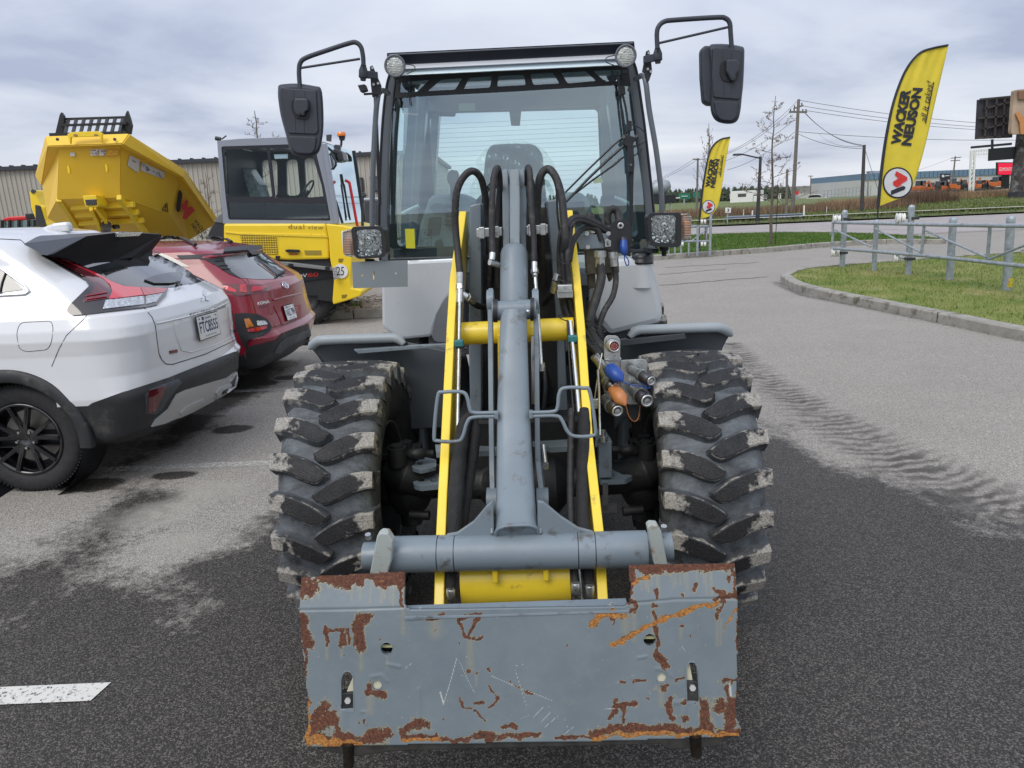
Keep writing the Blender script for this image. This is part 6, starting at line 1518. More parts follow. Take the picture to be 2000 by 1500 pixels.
# plate recess lines and number plate
S.line([(338,632),(345,660),(354,684),(372,688),(420,674),(456,657)],.004,.001).build('plate_recess_edge',M_pearl,suv,world=True)
def number_plate(root,surf,q,text,top,bot,off=.018):
 P=[surf.hit(*p)[0] for p in q];nn=surf.hit(sum(p[0] for p in q)/4,sum(p[1] for p in q)/4)[1]
 tl,tr,br,bl=P;ce=(tl+tr+br+bl)/4
 ex=((tr-tl)+(br-bl)).normalized();ey=nn.cross(ex).normalized();ey=ey if ey.z>0 else-ey;nn=ex.cross(ey);nn=nn if nn.dot(CAM-ce)>0 else-nn
 w_=((tr-tl).length+(br-bl).length)/2;h_=((tl-bl).length+(tr-br).length)/2
 f=lambda u,v,o:ce+ex*((u-.5)*w_)+ey*((v-.5)*h_)+nn*(off+o)
 mb=MB();mb.prism([f(-.03,-.04,0),f(1.03,-.04,0),f(1.03,1.04,0),f(-.03,1.04,0)],nn*.004);mb.build('plate_frame',M_blk,root,world=True)
 mb=MB();mb.prism([f(0,0,.005),f(1,0,.005),f(1,1,.005),f(0,1,.005)],nn*.002);mb.build('number_plate',M_white,root,world=True)
 mnav=mat('navy_plate_ink',(.015,.03,.12),.5)
 sw=lambda a,b_,c,d:(lambda u,v:f(a+(b_-a)*u,c+(d-c)*v,.0085))
 letters('plate_lettering',text,sw(.06,.94,.26,.76),mnav,root,bold=.012);letters('plate_caption',top,sw(.36,.66,.82,.95),mnav,root);letters('plate_caption',bot,sw(.26,.80,.06,.16),mnav,root)
 mb=MB();mb.prism([f(.22,.81,.0075),f(.31,.81,.0075),f(.31,.96,.0075),f(.22,.96,.0075)],nn*.001);mb.build('plate_crest',mnav,root,world=True)
 for u,v in ((.1,.9),(.9,.9)):mb=MB();mb.cyl(f(u,v,.007),f(u,v,.010),.006,10);mb.build('plate_screw',M_gun,root,world=True)
number_plate(suv,S,[(373,624),(415,612),(426,649),(389,662)],'FTC8555','Québec','Je me souviens')
# three diamond badge
def badge(pts):spanel('tailgate_badge',pts,M_chrome,S,suv,3,.010,.006)
badge([(397,566),(400.5,573),(399,580),(395.5,574)]);badge([(398.5,580),(396.5,588),(391.5,590),(393,583)]);badge([(399.5,580),(405,582),(407.5,588),(401,587)])
def surf_text(name,s,q,surf,matl,root,off=.006,**kw):
 (x0,y0),(x1,y1),h=q
 def f(u,v):
  x=x0+(x1-x0)*u;y=y0+(y1-y0)*u-h*v;l,nn=surf.hit(x,y);return l+nn*off
 return letters(name,s,f,matl,root,**kw)
surf_text('tailgate_lettering','ECLIPSE',((370,618),(411,609),6),S,M_gun,suv,bold=.02,spacing=1.3);surf_text('tailgate_lettering','CROSS',((417,607),(440,601),6),S,M_gun,suv,bold=.02,spacing=1.3)
spanel('edition_badge',[(330,685),(345,682),(346,688),(331,691)],M_dredlens,S,suv,5,.006,.005);surf_text('edition_lettering','carbon',((332,689),(344,686.5),3),S,M_redlens,suv,off=.009);spanel('drive_badge',[(455,645),(459,643),(460,648),(456,650)],M_gun,S,suv,3,.006,.004)
spanel('rear_wiper',[(281,549),(300,541),(330,535),(352,534),(357,538),(352,552),(330,556),(300,556)],M_blk2,S,suv,5,.014,.010)
S.line([(345,555),(343,563),(352,560)],.008,.02).build('wiper_pivot',M_blk,suv,world=True)
# side glass with bright surround
spanel('side_glass',[(-60,480),(0,524),(13,533),(45,566),(0,572),(-60,580)],M_dglass,S,suv,8,.004,.006);S.line([(-40,500),(0,523),(14,533),(50,560),(58,570),(50,575),(0,578),(-40,582)],.007,.006).build('window_trim',M_chrome,suv,world=True);S.line([(13,533),(6,552),(1,575)],.005,.008).build('quarter_glass_bar',M_blk,suv,world=True)
# spoiler
def sp(x,y,yy):return W(x,y,yy)
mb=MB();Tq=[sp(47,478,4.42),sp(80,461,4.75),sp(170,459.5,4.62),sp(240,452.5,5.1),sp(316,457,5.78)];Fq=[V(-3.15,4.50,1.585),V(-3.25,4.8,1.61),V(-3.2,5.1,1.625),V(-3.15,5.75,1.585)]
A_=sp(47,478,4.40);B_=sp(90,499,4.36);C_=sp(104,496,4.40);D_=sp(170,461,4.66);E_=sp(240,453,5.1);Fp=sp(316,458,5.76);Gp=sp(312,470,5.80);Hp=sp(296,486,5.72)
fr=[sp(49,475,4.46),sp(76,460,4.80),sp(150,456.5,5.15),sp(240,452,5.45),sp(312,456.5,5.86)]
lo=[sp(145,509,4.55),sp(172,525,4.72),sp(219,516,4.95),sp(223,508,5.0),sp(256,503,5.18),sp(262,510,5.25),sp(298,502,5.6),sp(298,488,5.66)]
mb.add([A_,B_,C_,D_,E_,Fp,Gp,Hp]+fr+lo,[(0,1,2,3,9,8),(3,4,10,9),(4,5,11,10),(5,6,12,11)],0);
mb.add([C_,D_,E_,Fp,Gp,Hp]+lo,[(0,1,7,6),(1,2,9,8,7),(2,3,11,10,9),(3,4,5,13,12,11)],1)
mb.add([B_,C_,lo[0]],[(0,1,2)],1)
mb.build('tailgate_spoiler',[mat('spoiler_top_sky_sheen',(.04,.045,.055),.4),mat('black_spoiler',(.006,.006,.008),.6,spec=.2)],suv,world=True)  # one black spoiler: sky sheen painted grey on top, rear face kept darker
mb=MB();mb.prism([sp(232,454,5.0),sp(280,453.5,5.4),sp(272,461,5.32),sp(233,463,5.0)],(-.03,0,0));mb.build('high_brake_lamp',M_lens,suv,world=True,bevel=.003)
mb=MB();f=[sp(72,452,5.1),sp(90,443,5.1),sp(108,436,5.1),sp(128,433.5,5.1),sp(137,434,5.1),sp(141,452.5,5.1)];mb.prism([p+V(0,-.03,0) for p in f],(0,.06,0));mb.build('roof_antenna',M_pearl,suv,world=True,bevel=.02)

# ------------------------------------------------------------------ red crossover behind it
kon=thing('parked_crossover',(-4.3,7.38,0),'dark red crossover with grey bumper cladding, parked behind the white SUV','car')
KY=7.38
slk=[(.25,.80,-2.30,.15,.15,.2),(.30,.85,-2.24,.14,.18,.22),(.42,.88,-2.17,.14,.22,.24),(.55,.89,-2.13,.14,.22,.26),(.60,.89,-2.17,.14,.22,.26),(.75,.885,-2.20,.14,.26,.28),(.88,.875,-2.21,.14,.30,.30),(.97,.87,-2.22,.14,.32,.32),(1.03,.85,-2.26,.14,.30,.30),(1.12,.80,-2.40,.13,.26,.26),(1.24,.73,-2.56,.12,.22,.22),(1.29,.71,-2.62,.11,.2,.2),(1.31,.69,-2.58,.11,.2,.2),(1.36,.66,-2.70,.1,.22,.22),(1.41,.58,-2.95,.1,.25,.25),(1.435,.44,-3.25,.1,.3,.3),(1.445,.3,-3.5,.1,.3,.25)]
vs,fs=car_surface(KY,slk,-6.35,-5.5)
KWX=-3.0
wh=[(KWX,KY-.87,.33),(KWX,KY+.87,.33),(KWX-2.6,KY-.87,.33),(KWX-2.6,KY+.87,.33)]
full=MB();full.add(vs,fs,0,True);K=Surf(full)
mb=MB();mb.add(vs,cut_arches(vs,fs,wh,.39),0,True);mb.m=[1 if max(mb.v[i][2] for i in f)<.42 else 0 for f in mb.f];mb.build('body',[M_carred,M_clad],kon,world=True)
for wx,wy,wz in wh:
 s=1 if wy<KY else-1
 car_wheel(kon,wx,KY-s*.80,.33,s);arch(kon,wx,KY-s*.885,.33,.365,.45,s,M_clad)
mb=MB();mb.box((-4.4,KY,.30),(3.4,1.4,.10));mb.build('underbody',M_gasket,kon,world=True)
def kp(name,poly,matl,off=.004,th=.006,step=7,r=0,label=None):return spanel(name,poly,matl,K,kon,step,off,th,r,label)
kp('lower_bumper',[(482,680),(484,677),(539,664),(551,651),(601,632),(605,655),(600,668),(575,681),(521,704),(484,712),(478,705)],M_clad,.010,.012)
kp('bumper_insert',[(533,688),(545,668),(556,659),(603,642),(605,655),(575,668),(560,676),(545,690)],M_dgrey,.018,.010)
kp('rear_glass',[(435,504),(439,496),(497,494),(507,492),(530,508),(556,530),(554,540),(536,545),(504,546),(469,543),(452,531),(441,517)],mat('hazy_dark_glass',(.05,.06,.065),.06,spec=.9,coat=1),.003)
kp('pillar_trim',[(345,499),(382,498),(437,495),(432,500),(435,506),(441,519),(452,532),(469,544),(448,536),(420,518),(399,507),(384,506),(352,507)],M_clad,.005)
for y_ in (511,520,527):K.line([(420+(y_-511)*.8,y_),(438+(y_-511)*.7,y_-1)],.004,.008).build('pillar_louvre',M_blk,kon,world=True)
kp('roof_spoiler_lip',[(436,497),(505,491),(512,489),(510,484),(470,485),(437,489)],M_blk,.03,.02)
kp('tail_lamp',[(434,556),(482,555),(528,558),(523,568),(491,575),(465,578),(442,570)],M_dredlens,.008,.010)
kp('tail_lamp_light',[(436,559),(446,560),(460,566),(462,572),(444,568)],mat('bright_red_lens',(.62,.012,.03),.08,coat=1),.013,.006);kp('tail_lamp_light',[(468,557),(480,557),(482,572),(468,571)],M_redlens,.013,.006);kp('tail_lamp_light',[(492,560),(522,560),(510,568),(490,571)],M_redlens,.013,.006)
K.line([(483,545),(487,556),(487,574),(494,590),(500,613),(520,636),(530,640),(560,632),(588,621)],.003,.0005).build('tailgate_gap',M_seam,kon,world=True)
K.line([(469,543),(480,552),(483,556)],.003,.0005).build('lamp_gap',M_seam,kon,world=True)
K.line([(387,482),(383,490),(384,505)],.003,.0005).build('pillar_gap',M_seam,kon,world=True)
K.line([(533,586),(560,579),(587,573)],.010,.004).build('tailgate_ledge',M_carred,kon,world=True)
K.line([(534,598),(545,620),(550,634)],.006,.001).build('plate_recess_edge',M_carred,kon,world=True)
kp('fog_lamp_surround',[(458,613),(478,611),(504,614),(521,624),(529,638),(526,648),(515,655),(491,662),(483,666),(482,680),(474,672),(462,640)],M_clad,.012,.012,r=3)
kp('amber_indicator',[(477,623),(486,622),(495,638),(482,641)],mat('amber_block_lens',(.55,.17,.01),.1,coat=1),.022,.010);kp('fog_reflector',[(483,643),(519,636),(518,642),(500,648),(485,648)],M_redlens,.022,.010);kp('reverse_lamp',[(499,627),(515,627),(520,634),(502,637)],M_lens,.024,.012,r=2)
number_plate(kon,K,[(552,599),(570,594),(576,620),(558,627)],'VAZ 79N','Québec','Je me souviens',off=.012)
for a,b_ in (((551,558),(551,558)),):
 l,nn=K.hit(556,558);u=nn.cross(V(0,0,1)).normalized();v_=u.cross(nn).normalized();v_=v_ if v_.z>0 else-v_
 P=[l+nn*.01+u*math.cos(t)*.055+v_*math.sin(t)*.036 for t in [6.2832*i/24 for i in range(24)]];mb=MB();mb.tube(P,.005,8,closed=True);mb.build('badge_ring',M_chrome,kon,world=True)
 if u.dot(Vector((0,1,0)))<0:u=-u
 for s in (-1,1):mb=MB();mb.beam(l+nn*.012+u*(s*.020-.010)-v_*.028,l+nn*.012+u*(s*.020+.010)+v_*.028,.009,.006);mb.build('badge_bar',M_chrome,kon,world=True)
 mb=MB();mb.beam(l+nn*.012-u*.02-v_*.004,l+nn*.012+u*.02+v_*.006,.008,.006);mb.build('badge_bar',M_chrome,kon,world=True)
surf_text('tailgate_lettering','KONA',((502,596),(525,592),6),K,M_white,kon,off=.008,bold=.03);surf_text('tailgate_lettering','Ultimate',((504,603),(524,598),4),K,M_gun,kon,off=.008)
K.line([(538,541),(545,537),(556,531)],.010,.02).build('rear_wiper',M_blk,kon,world=True);K.line([(540,540),(520,524),(503,512)],.005,.02).build('wiper_blade',M_blk,kon,world=True)
for pts in ([(306,470),(330,467),(355,469),(372,476),(382,482)],[(404,468),(425,468),(443,471),(452,476)]):K.line(pts,.016,.02,8).build('roof_rail',M_blk,kon,world=True)
kp('side_glass',[(300,488),(304,491),(330,500),(352,511),(372,522),(350,520),(300,500)],M_dglass,.004)
mb=MB();mb.cyl((-2.15,KY+.45,.26),(-2.35,KY+.45,.27),.03,14);mb.build('exhaust_tip',M_gun,kon,world=True)

# ================================================================== WHEEL DUMPER seen from the side, skip raised
dmp=thing('wheel_dumper',(-3.6,11.6,0),'yellow and black wheel dumper with raised skip and silver framed cab behind the red car','dumper')
DY=10.75
def ws(name,pts,Y,th,matl,root,bevel=.006,r=0,label=None,yf=None):
 """outline at world depth Y (or depth yf(px)), th deep"""
 P=rpoly(pts,r) if r else pts
 mb=MB();mb.prism([W(p[0],p[1],yf(p[0]) if yf else Y) for p in P],(0,th,0));return mb.build(name,matl,root,bevel=bevel,world=True,label=label)
def wtube(name,pts,r_,matl,root,k=4,n=8):
 P=[W(*p) for p in pts];P=smooth_path(P,k) if len(P)>2 and k>1 else P;mb=MB();mb.tube(P,r_,n);return mb.build(name,matl,root,world=True)
M_dv=mat('dumper_dark_grey',(.028,.031,.035),.45,vary=.12,vscale=3)
M_sil=mat('silver_cab_paint',(.28,.31,.36),.3,.2)
# lower body
ws('dark_side_panel',[(527,506),(642,505),(652,530),(655,580),(650,590),(604,584),(574,530),(555,513)],DY,.9,M_dv,dmp,.01)
mb=MB();a=[W(*p) for p in [(575,549,DY-.004),(648,540,DY-.004),(648,543,DY-.004),(576,552,DY-.004)]];mb.prism(a,(0,-.01,0));mb.build('panel_crease',M_blk,dmp,world=True)
ws('side_step_strip',[(538,511),(560,512),(648,523),(650,529),(560,519),(542,517)],DY-.12,.12,mat('step_grey',(.20,.21,.22),.5),dmp)
ws('grab_handle',[(601,575),(618,576),(618,579),(601,578)],DY-.03,.03,M_blk,dmp,.002)
for x_,y_ in ((567,518),(639,524),(542,503)):ws('strip_hinge',[(x_-4,y_-3),(x_+4,y_-3),(x_+4,y_+3),(x_-4,y_+3)],DY-.15,.04,M_blk,dmp,.002)
ws('upper_body',[(436,437),(636,437),(642,470),(642,506),(560,508),(436,500)],DY-.06,1.9,M_yel2,dmp,.03)
ws('nose_body',[(636,437),(668,440),(692,446),(693,470),(688,500),(684,545),(686,562),(706,566),(708,571),(703,579),(675,588),(650,595),(649,585),(652,545),(644,505),(642,470)],DY-.10,1.9,M_yel2,dmp,.03)
ws('bonnet_step_line',[(440,452),(468,455),(636,458),(640,462),(640,464),(470,458),(440,455)],DY-.075,.02,M_yel,dmp,.002)
M_grille=mat('grille_mesh',(.30,.22,.03),.6,vary=.3,vscale=120)
ws('side_grille',[(469,459),(539,459),(543,497),(475,497)],DY-.068,.02,M_grille,dmp,.002);ws('side_grille',[(594,489),(627,489),(628,498),(596,498)],DY-.068,.02,M_grille,dmp,.002)
for i in range(15):
 x_=471+i*4.7;wtube('grille_bar',[(x_,460,DY-.075),(x_+3,497,DY-.075)],.004,M_yel,dmp,1,4)
for i in range(8):
 y_=463+i*4.6;wtube('grille_bar',[(470,y_,DY-.075),(542,y_,DY-.075)],.004,M_yel,dmp,1,4)
ws('latch_handle',[(557,488),(563,487),(584,488),(585,493),(563,493),(558,492)],DY-.11,.04,M_blk,dmp,.003)
ws('orange_sticker',[(564,495),(582,495),(582,498),(565,498)],DY-.064,.002,M_orange,dmp,0)
for pts in ([(661,505),(671,505),(668,513),(661,512)],[(667,576),(678,575),(676,581),(668,583)]):ws('tie_down_pocket',pts,DY-.106,.02,mat('shaded_pocket',(.25,.17,.01),.6),dmp,0)
# speed roundel, numbers and names
c=W(665.5,530,DY-.12);mb=MB();mb.cyl(c,c+V(0,.012,0),.105,40);mb.build('speed_roundel',M_white,dmp,world=True)
def wt(name,s,x0,x1,y0,y1,Y,matl,slope=0.0,**kw):
 return letters(name,s,lambda u,v:W(x0+(x1-x0)*u,y1+(y0-y1)*v+slope*u,Y),matl,dmp,**kw)
wt('roundel_digits','25',657.5,672,521,538,DY-.123,M_ink)
wt('model_lettering','DV',582,600,536,543,DY-.01,M_white,-2,bold=.01);wt('model_lettering','60',601,622,533,541,DY-.01,M_redink,-1,bold=.02)
M_lt=mat('brown_outline_print',(.28,.18,.03),.5)
wt('side_lettering','dual',563,594,437.5,447,DY-.068,M_lt,.5,spacing=1.15);wt('side_lettering','view',601,631,440,447.5,DY-.068,M_lt,.5,spacing=1.15)
ws('marker_lamp',[(649,522),(656,521),(658,545),(652,547)],DY-.2,.05,M_lens,dmp,.003)
# wheel
def dwheel(x,y):
 w=bpy.data.objects.new('wheel',None);COL.objects.link(w);w.parent=dmp
 mb=MB();mb.lathe((x,y,.44),(0,-1,0),[(.22,0),(.24,.06),(.36,.09),(.425,.06),(.435,0),(.435,-.25),(.40,-.3),(.22,-.3)],40)
 for i in range(20):
  a=6.28318*i/20
  for s in (0,1):
   a2=a+s*.157;p=V(x+math.cos(a2)*.435,y-.05+s*.18,.44+math.sin(a2)*.435);mb.beam(p,p+V(-math.sin(a2)*.04 ,.14,math.cos(a2)*.04),.06,.035)
 mb.build('tyre',M_ctyre,w,world=True);mb=MB();mb.lathe((x,y,.44),(0,-1,0),[(.23,.05),(.2,-.02),(.1,-.04),(0,-.03)],30);mb.build('rim',M_rim,w,world=True)
for x_,y_ in ((-3.12,10.95),(-3.12,12.3),(-5.3,10.95),(-5.3,12.3)):dwheel(x_,y_)
mb=MB();mb.box((-4.1,11.7,.62),(3.0,1.1,.4));mb.box((-3.4,11.6,.9),(1.5,1.5,.4));mb.build('chassis',M_chas,dmp,world=True)
ws('engine_side_cover',[(404,462),(410,448),(425,425),(438,413),(440,470),(430,475)],DY+.1,1.4,M_dv,dmp,.02)
ws('engine_top_cover',[(416,434),(427,421),(438,412),(438,436)],DY+.08,1.2,mat('cover_grey',(.16,.17,.18),.4),dmp,.01)
# cab
cabd=bpy.data.objects.new('cab',None);COL.objects.link(cabd);cabd.parent=dmp
CF=[(424,275),(470,271),(560,268),(612,270),(632,278),(640,320),(650,385),(659,437),(436,437)]
G_=[(432,286),(560,282),(612,283),(618,300),(634,365),(646,431),(446,429),(440,380)]
mb=MB();holed(CF,[rpoly(G_,4)],lambda x,y:W(x,y,DY),(0,.10,0),mb);mb.build('cab_side_frame',M_sil,cabd,bevel=.012,world=True)
panes=[[(439,292),(521,290),(532,384),(443,384)],[(527,290),(606,289),(628,362),(632,386),(537,386)],[(445,395),(636,398),(642,427),(449,426)]]
mb=MB();holed([(431,285),(560,281),(613,282),(620,300),(636,365),(648,432),(445,430),(439,380)],[rpoly(p,4) for p in panes],lambda x,y:W(x,y,DY+.02),(0,.04,0),mb);mb.build('window_frame',M_blk2,cabd,world=True)
for p in panes:mb=MB();mb.add([W(x_,y_,DY+.03) for x_,y_ in p],[tuple(range(len(p)))]);mb.build('window_pane',M_glass2 if p is not panes[2] else glass_mat('smoked_lower_glass',(.25,.29,.30),1.2,0,.03),cabd,world=True)
# far side, rear and front of the cab
def cw(x,y,z):return V(x,y,z)
q0,q1=W(426,277,DY),W(436,437,DY);f0,f1=W(634,279,DY),W(659,437,DY);dp=1.45
mb=MB();far=[(432,300),(444,298),(448,425),(445,430)]
holed(CF,[rpoly(p,10) for p in ([(446,300),(480,300),(482,380),(448,384)],[(500,300),(525,298),(532,378),(502,380)],[(540,296),(580,296),(590,380),(545,384)],[(596,298),(618,298),(636,386),(602,386)])],lambda x,y:W(x,y,DY)+V(0,dp,0),(0,.06,0),mb);mb.build('far_side_frame',M_blk,cabd,world=True)
mb=MB();a,b_=W(424,275,DY+.015),W(632,276,DY+.015);mb.prism([a+V(.01,0,-.02),W(470,270,DY+.015),W(560,267.5,DY+.015),b_+V(0,0,0),b_+V(0,0,-.04),a+V(0.01,0,-.05)],(0,dp,0));mb.build('cab_roof',M_sil,cabd,world=True,bevel=.01)
mb=MB();fw=[W(634,280,DY),W(659,437,DY)];bk_=[p+V(.12,dp,0) for p in fw];
mb.add([fw[0],bk_[0],bk_[1],fw[1]],[(0,1,2,3)]);mb.build('front_window',M_glass2,cabd,world=True)
mb=MB();mb.beam(fw[0],fw[1],.09,.06);mb.build('front_corner_post',M_sil,cabd,world=True,bevel=.01);mb=MB();mb.beam(bk_[0],bk_[1],.05,.05);mb.build('front_corner_post',M_blk,cabd,world=True)
mb=MB();mb.prism([q0+V(.02,.11,-.05),q0+V(.02,dp-.02,-.05),q1+V(.02,dp-.02,0),q1+V(.02,.11,0)],(.05,0,0));mb.build('rear_cab_wall',M_blk,cabd,world=True)
mb=MB();mb.prism([W(470,330,11.5),W(482,326,11.5),W(505,360,11.5),W(515,392,11.5),W(490,396,11.5)],(0,.4,0));mb.build('driver_seat',mat('seat_in_film',(.22,.26,.28),.25,vary=.4,vscale=20),cabd,world=True,bevel=.03)
for pts in ([(505,400,11.3),(520,392,11.3),(540,398,11.3)],[(590,392,11.4),(603,372,11.4)]):wtube('control_lever',pts,.02,M_blk,cabd)
mb=MB();c=W(600,372,11.3);mb.tube([c+V(math.cos(a)*.10,math.sin(a)*.18,math.cos(a)*.14) for a in [6.2832*i/20 for i in range(20)]],.014,8,closed=True);mb.build('steering_wheel',M_blk,cabd,world=True)
ws('inner_mirror',[(534,301),(562,300),(562,310),(536,311)],11.3,.02,M_chrome,cabd)
ws('cab_console',[(520,396),(600,392),(640,400),(645,432),(520,432)],11.3,.5,M_blk,cabd,.02)
# lamps, beacon, mirrors on the cab
ws('beacon_base',[(661,266),(673,266),(671,274),(663,274)],11.6,.07,M_blk,dmp,.004);c=W(667,266,11.63);mb=MB();mb.lathe(c,(0,0,1),[(.066,0),(.07,.02),(.066,.055),(.055,.062),(0,.064)],20);mb.build('beacon_lens',mat('orange_beacon_lens',(.75,.20,.01),.15,coat=1),dmp,world=True)
wtube('beacon_stalk',[(667,274,11.63),(666,284,11.63),(663,292,11.6)],.018,M_blk,dmp)
ws('cab_work_lamp',[(637,263),(646,262),(645,276),(637,275)],11.4,.08,M_gun,dmp,.006);ws('cab_work_lamp',[(653,282),(664,283),(664,294),(654,294)],11.3,.08,M_gun,dmp,.006)
wtube('mirror_bracket',[(634,284,DY),(642,290,10.9),(660,302,11.3),(672,298,11.7),(684,306,11.9),(686,315,11.9)],.018,M_blk,dmp)
ws('side_mirror',[(637,309),(641,300),(648,301),(657,315),(657,323),(651,332),(643,329),(638,322)],10.9,.05,M_blk,dmp,.008);ws('side_mirror_glass',[(639,311),(642,303),(647,304),(654,316),(654,322),(650,329),(644,326),(640,320)],10.895,.01,M_chrome,dmp,.002)
ws('side_mirror',[(674,303),(679,306),(686,320),(687,334),(683,335),(676,322)],12.0,.05,M_blk,dmp,.008);ws('sun_visor',[(633,281),(645,285),(668,296),(672,313),(662,316),(655,300)],11.2,.3,M_gun,dmp,.01)
wtube('red_handrail',[(674,352,11.2),(681,356,11.2),(684,365,11.2),(698,442,11.2)],.022,M_red,dmp)
wtube('black_handrail',[(708,442,11.5),(708,390,11.5),(711,382,11.5),(716,380,11.5)],.022,M_gun,dmp)
for a,b_ in (((667,340),(684,430)),((672,360),(682,425))):wtube('cab_wiper',[(*a,11.3),(*b_,11.3)],.014,M_blk,dmp,1)
wtube('antenna',[(421,270,11.2),(431,272,11.2)],.03,M_blk,dmp);wtube('antenna',[(433,272,11.2),(442,265,11.2)],.01,M_blk,dmp)
# the tipped skip
M_skip=mat('skip_yellow_paint',(.80,.52,.035),.5,vary=.03,vscale=2)
sk={}
A1,B1,C1,D1=W(117,291,10.3),W(235,286,10.3),W(235,385,10.55),W(113,389,10.55)
E1,F1=W(349,349,11.5),W(331,420,11.6);H1,I1=W(421,436,12.6),W(366,470,12.4)
L1,L2=W(84,362,11.3),W(94,425,11.4)
M1,N1=W(155,462,11.6),W(292,460,11.6)
mb=MB();mb.add([A1,B1,C1,D1],[(0,3,2,1)]);mb.build('skip_rear_panel',M_skip,dmp,world=True,solid=.02)
mb=MB();mb.add([B1,E1,F1,C1],[(0,3,2,1)]);mb.build('skip_side_panel',M_skip,dmp,world=True,solid=.02)
mb=MB();mb.add([E1,H1,I1,F1],[(0,3,2,1)]);mb.build('skip_front_side_panel',M_skip,dmp,world=True,solid=.02)
mb=MB();mb.add([A1,D1,L2,L1],[(0,1,2,3)]);mb.build('skip_side_panel',M_skip,dmp,world=True,solid=.02)
mb=MB();mb.add([C1,F1,I1,N1,M1,L2,D1],[(0,1,2,3),(0,3,4,6),(6,4,5)]);mb.build('skip_floor',M_skip,dmp,world=True,solid=.02)
def band(p,q,p2,q2,nm='skip_rim',th=.03):mb=MB();mb.add([p,q,q2,p2],[(0,1,2,3)]);mb.build(nm,M_skip,dmp,world=True,solid=th,bevel=.006)
o={}
R1,R2,R3,R4=W(91,268,10.35),W(252,263,10.25),W(360,332,11.45),W(425,430,12.6)
r1,r2,r3,r4=W(95,286,10.22),W(239,281,10.12),W(356,346,11.35),W(418,434,12.5)
L3,l3=W(71,343,11.4),W(82,361,11.3)
band(R1,R2,r1,r2);band(R2,R3,r2,r3);band(R3,R4,r3,r4);band(L3,R1,l3,r1)
for a,b_ in ((r1,r2),(r2,r3),(r3,r4),(l3,r1)):
 k=(.96);mb=MB();c0,c1={id(r1):A1,id(r2):B1,id(r3):E1,id(r4):H1,id(l3):L1}[id(a)],{id(r1):A1,id(r2):B1,id(r3):E1,id(r4):H1}[id(b_)];mb.add([a,b_,c1,c0],[(0,1,2,3)]);mb.build('skip_rim_flange',M_skip,dmp,world=True,solid=.015)
ws('lifting_bracket',[(131,262),(139,258),(190,256),(199,260),(198,279),(194,266),(138,268),(137,281)],10.1,.04,M_yel2,dmp,.004)
for x_ in (147,187):ws('bracket_hole',circ(x_,264,4,10,2.4),10.09,.006,mat('hole_tan',(.3,.2,.08),.6),dmp,0)
for x_ in (111,223):ws('rim_bolt',circ(x_,272,2.4,8,3),10.1,.03,M_gun,dmp,0)
for x_,y_ in ((134,331),(208,328)):ws('tarpaulin_hook',[(x_-3,y_-6),(x_,y_-8),(x_+2,y_),(x_+2,y_+8),(x_-1,y_+8),(x_-2,y_+2)],10.27,.04,M_yel2,dmp,.004)
M_stk=mat('white_sticker',(.62,.62,.60),.5,vary=.12,vscale=60)
for i,(x0,x1,mt_) in enumerate(((177,192,M_stk),(194,206,M_stk),(208,231,mat('amber_sticker',(.62,.33,.01),.5)))):
 ws('rear_panel_sticker',[(x0,292),(x1,291),(x1,303),(x0,304)],10.285,.004,mt_,dmp,0)
 mb=MB()
 for k in range(10):x_=random.uniform(x0+1,x1-2);y_=random.uniform(293,302);mb.beam(W(x_,y_,10.283),W(x_+random.uniform(1,4),y_,10.283),.004,.008)
 mb.build('sticker_print',M_ink if i<2 else M_yel,dmp,world=True,kind='stuff')
ws('rear_panel_sticker',[(137,298),(146,298),(146,305),(137,305)],10.295,.004,M_stk,dmp,0)
def qf(a,b_,c,d,off=.02):
 """point on the panel a-b (top) d-c (bottom) by fractions"""
 n=(b_-a).cross(d-a).normalized();n=n if n.dot(CAM-a)>0 else-n
 return lambda u,v:a*(1-u)*(1-v)+b_*u*(1-v)+c*u*v+d*(1-u)*v+n*off
q=qf(B1,E1,F1,C1)
def qpoly(name,f,pts,matl,th=.004,kind=None):mb=MB();P=[f(u,v) for u,v in pts];n=(P[1]-P[0]).cross(P[2]-P[0]).normalized()*th;mb.prism(P,n);return mb.build(name,matl,dmp,world=True,kind=kind)
qpoly('side_sticker',q,[(.13,.07),(.30,.05),(.28,.34),(.10,.30)],M_stk);qpoly('side_sticker',q,[(.33,.08),(.73,.03),(.72,.20),(.32,.26)],M_stk)
q5=qf(B1,E1,F1,C1,.027);mb=MB()
for k in range(20):u=random.uniform(.14,.68);v=random.uniform(.10,.2);mb.beam(q5(u,v),q5(u+random.uniform(.01,.04),v),.006,.012)
mb.build('sticker_print',mat('blue_grey_print',(.15,.18,.3),.5),dmp,world=True,kind='stuff')
# warning triangle
for a,b_ in (((.80,.93),(.93,.93)),((.93,.93),(.87,.72)),((.87,.72),(.80,.93))):mb=MB();mb.beam(q(*a),q(*b_),.01,.01);mb.build('warning_triangle',M_ink,dmp,world=True)
mb=MB();mb.beam(q(.866,.79),q(.866,.86),.01,.01);mb.beam(q(.866,.885),q(.866,.90),.01,.01);mb.build('warning_mark',M_ink,dmp,world=True,kind='stuff')
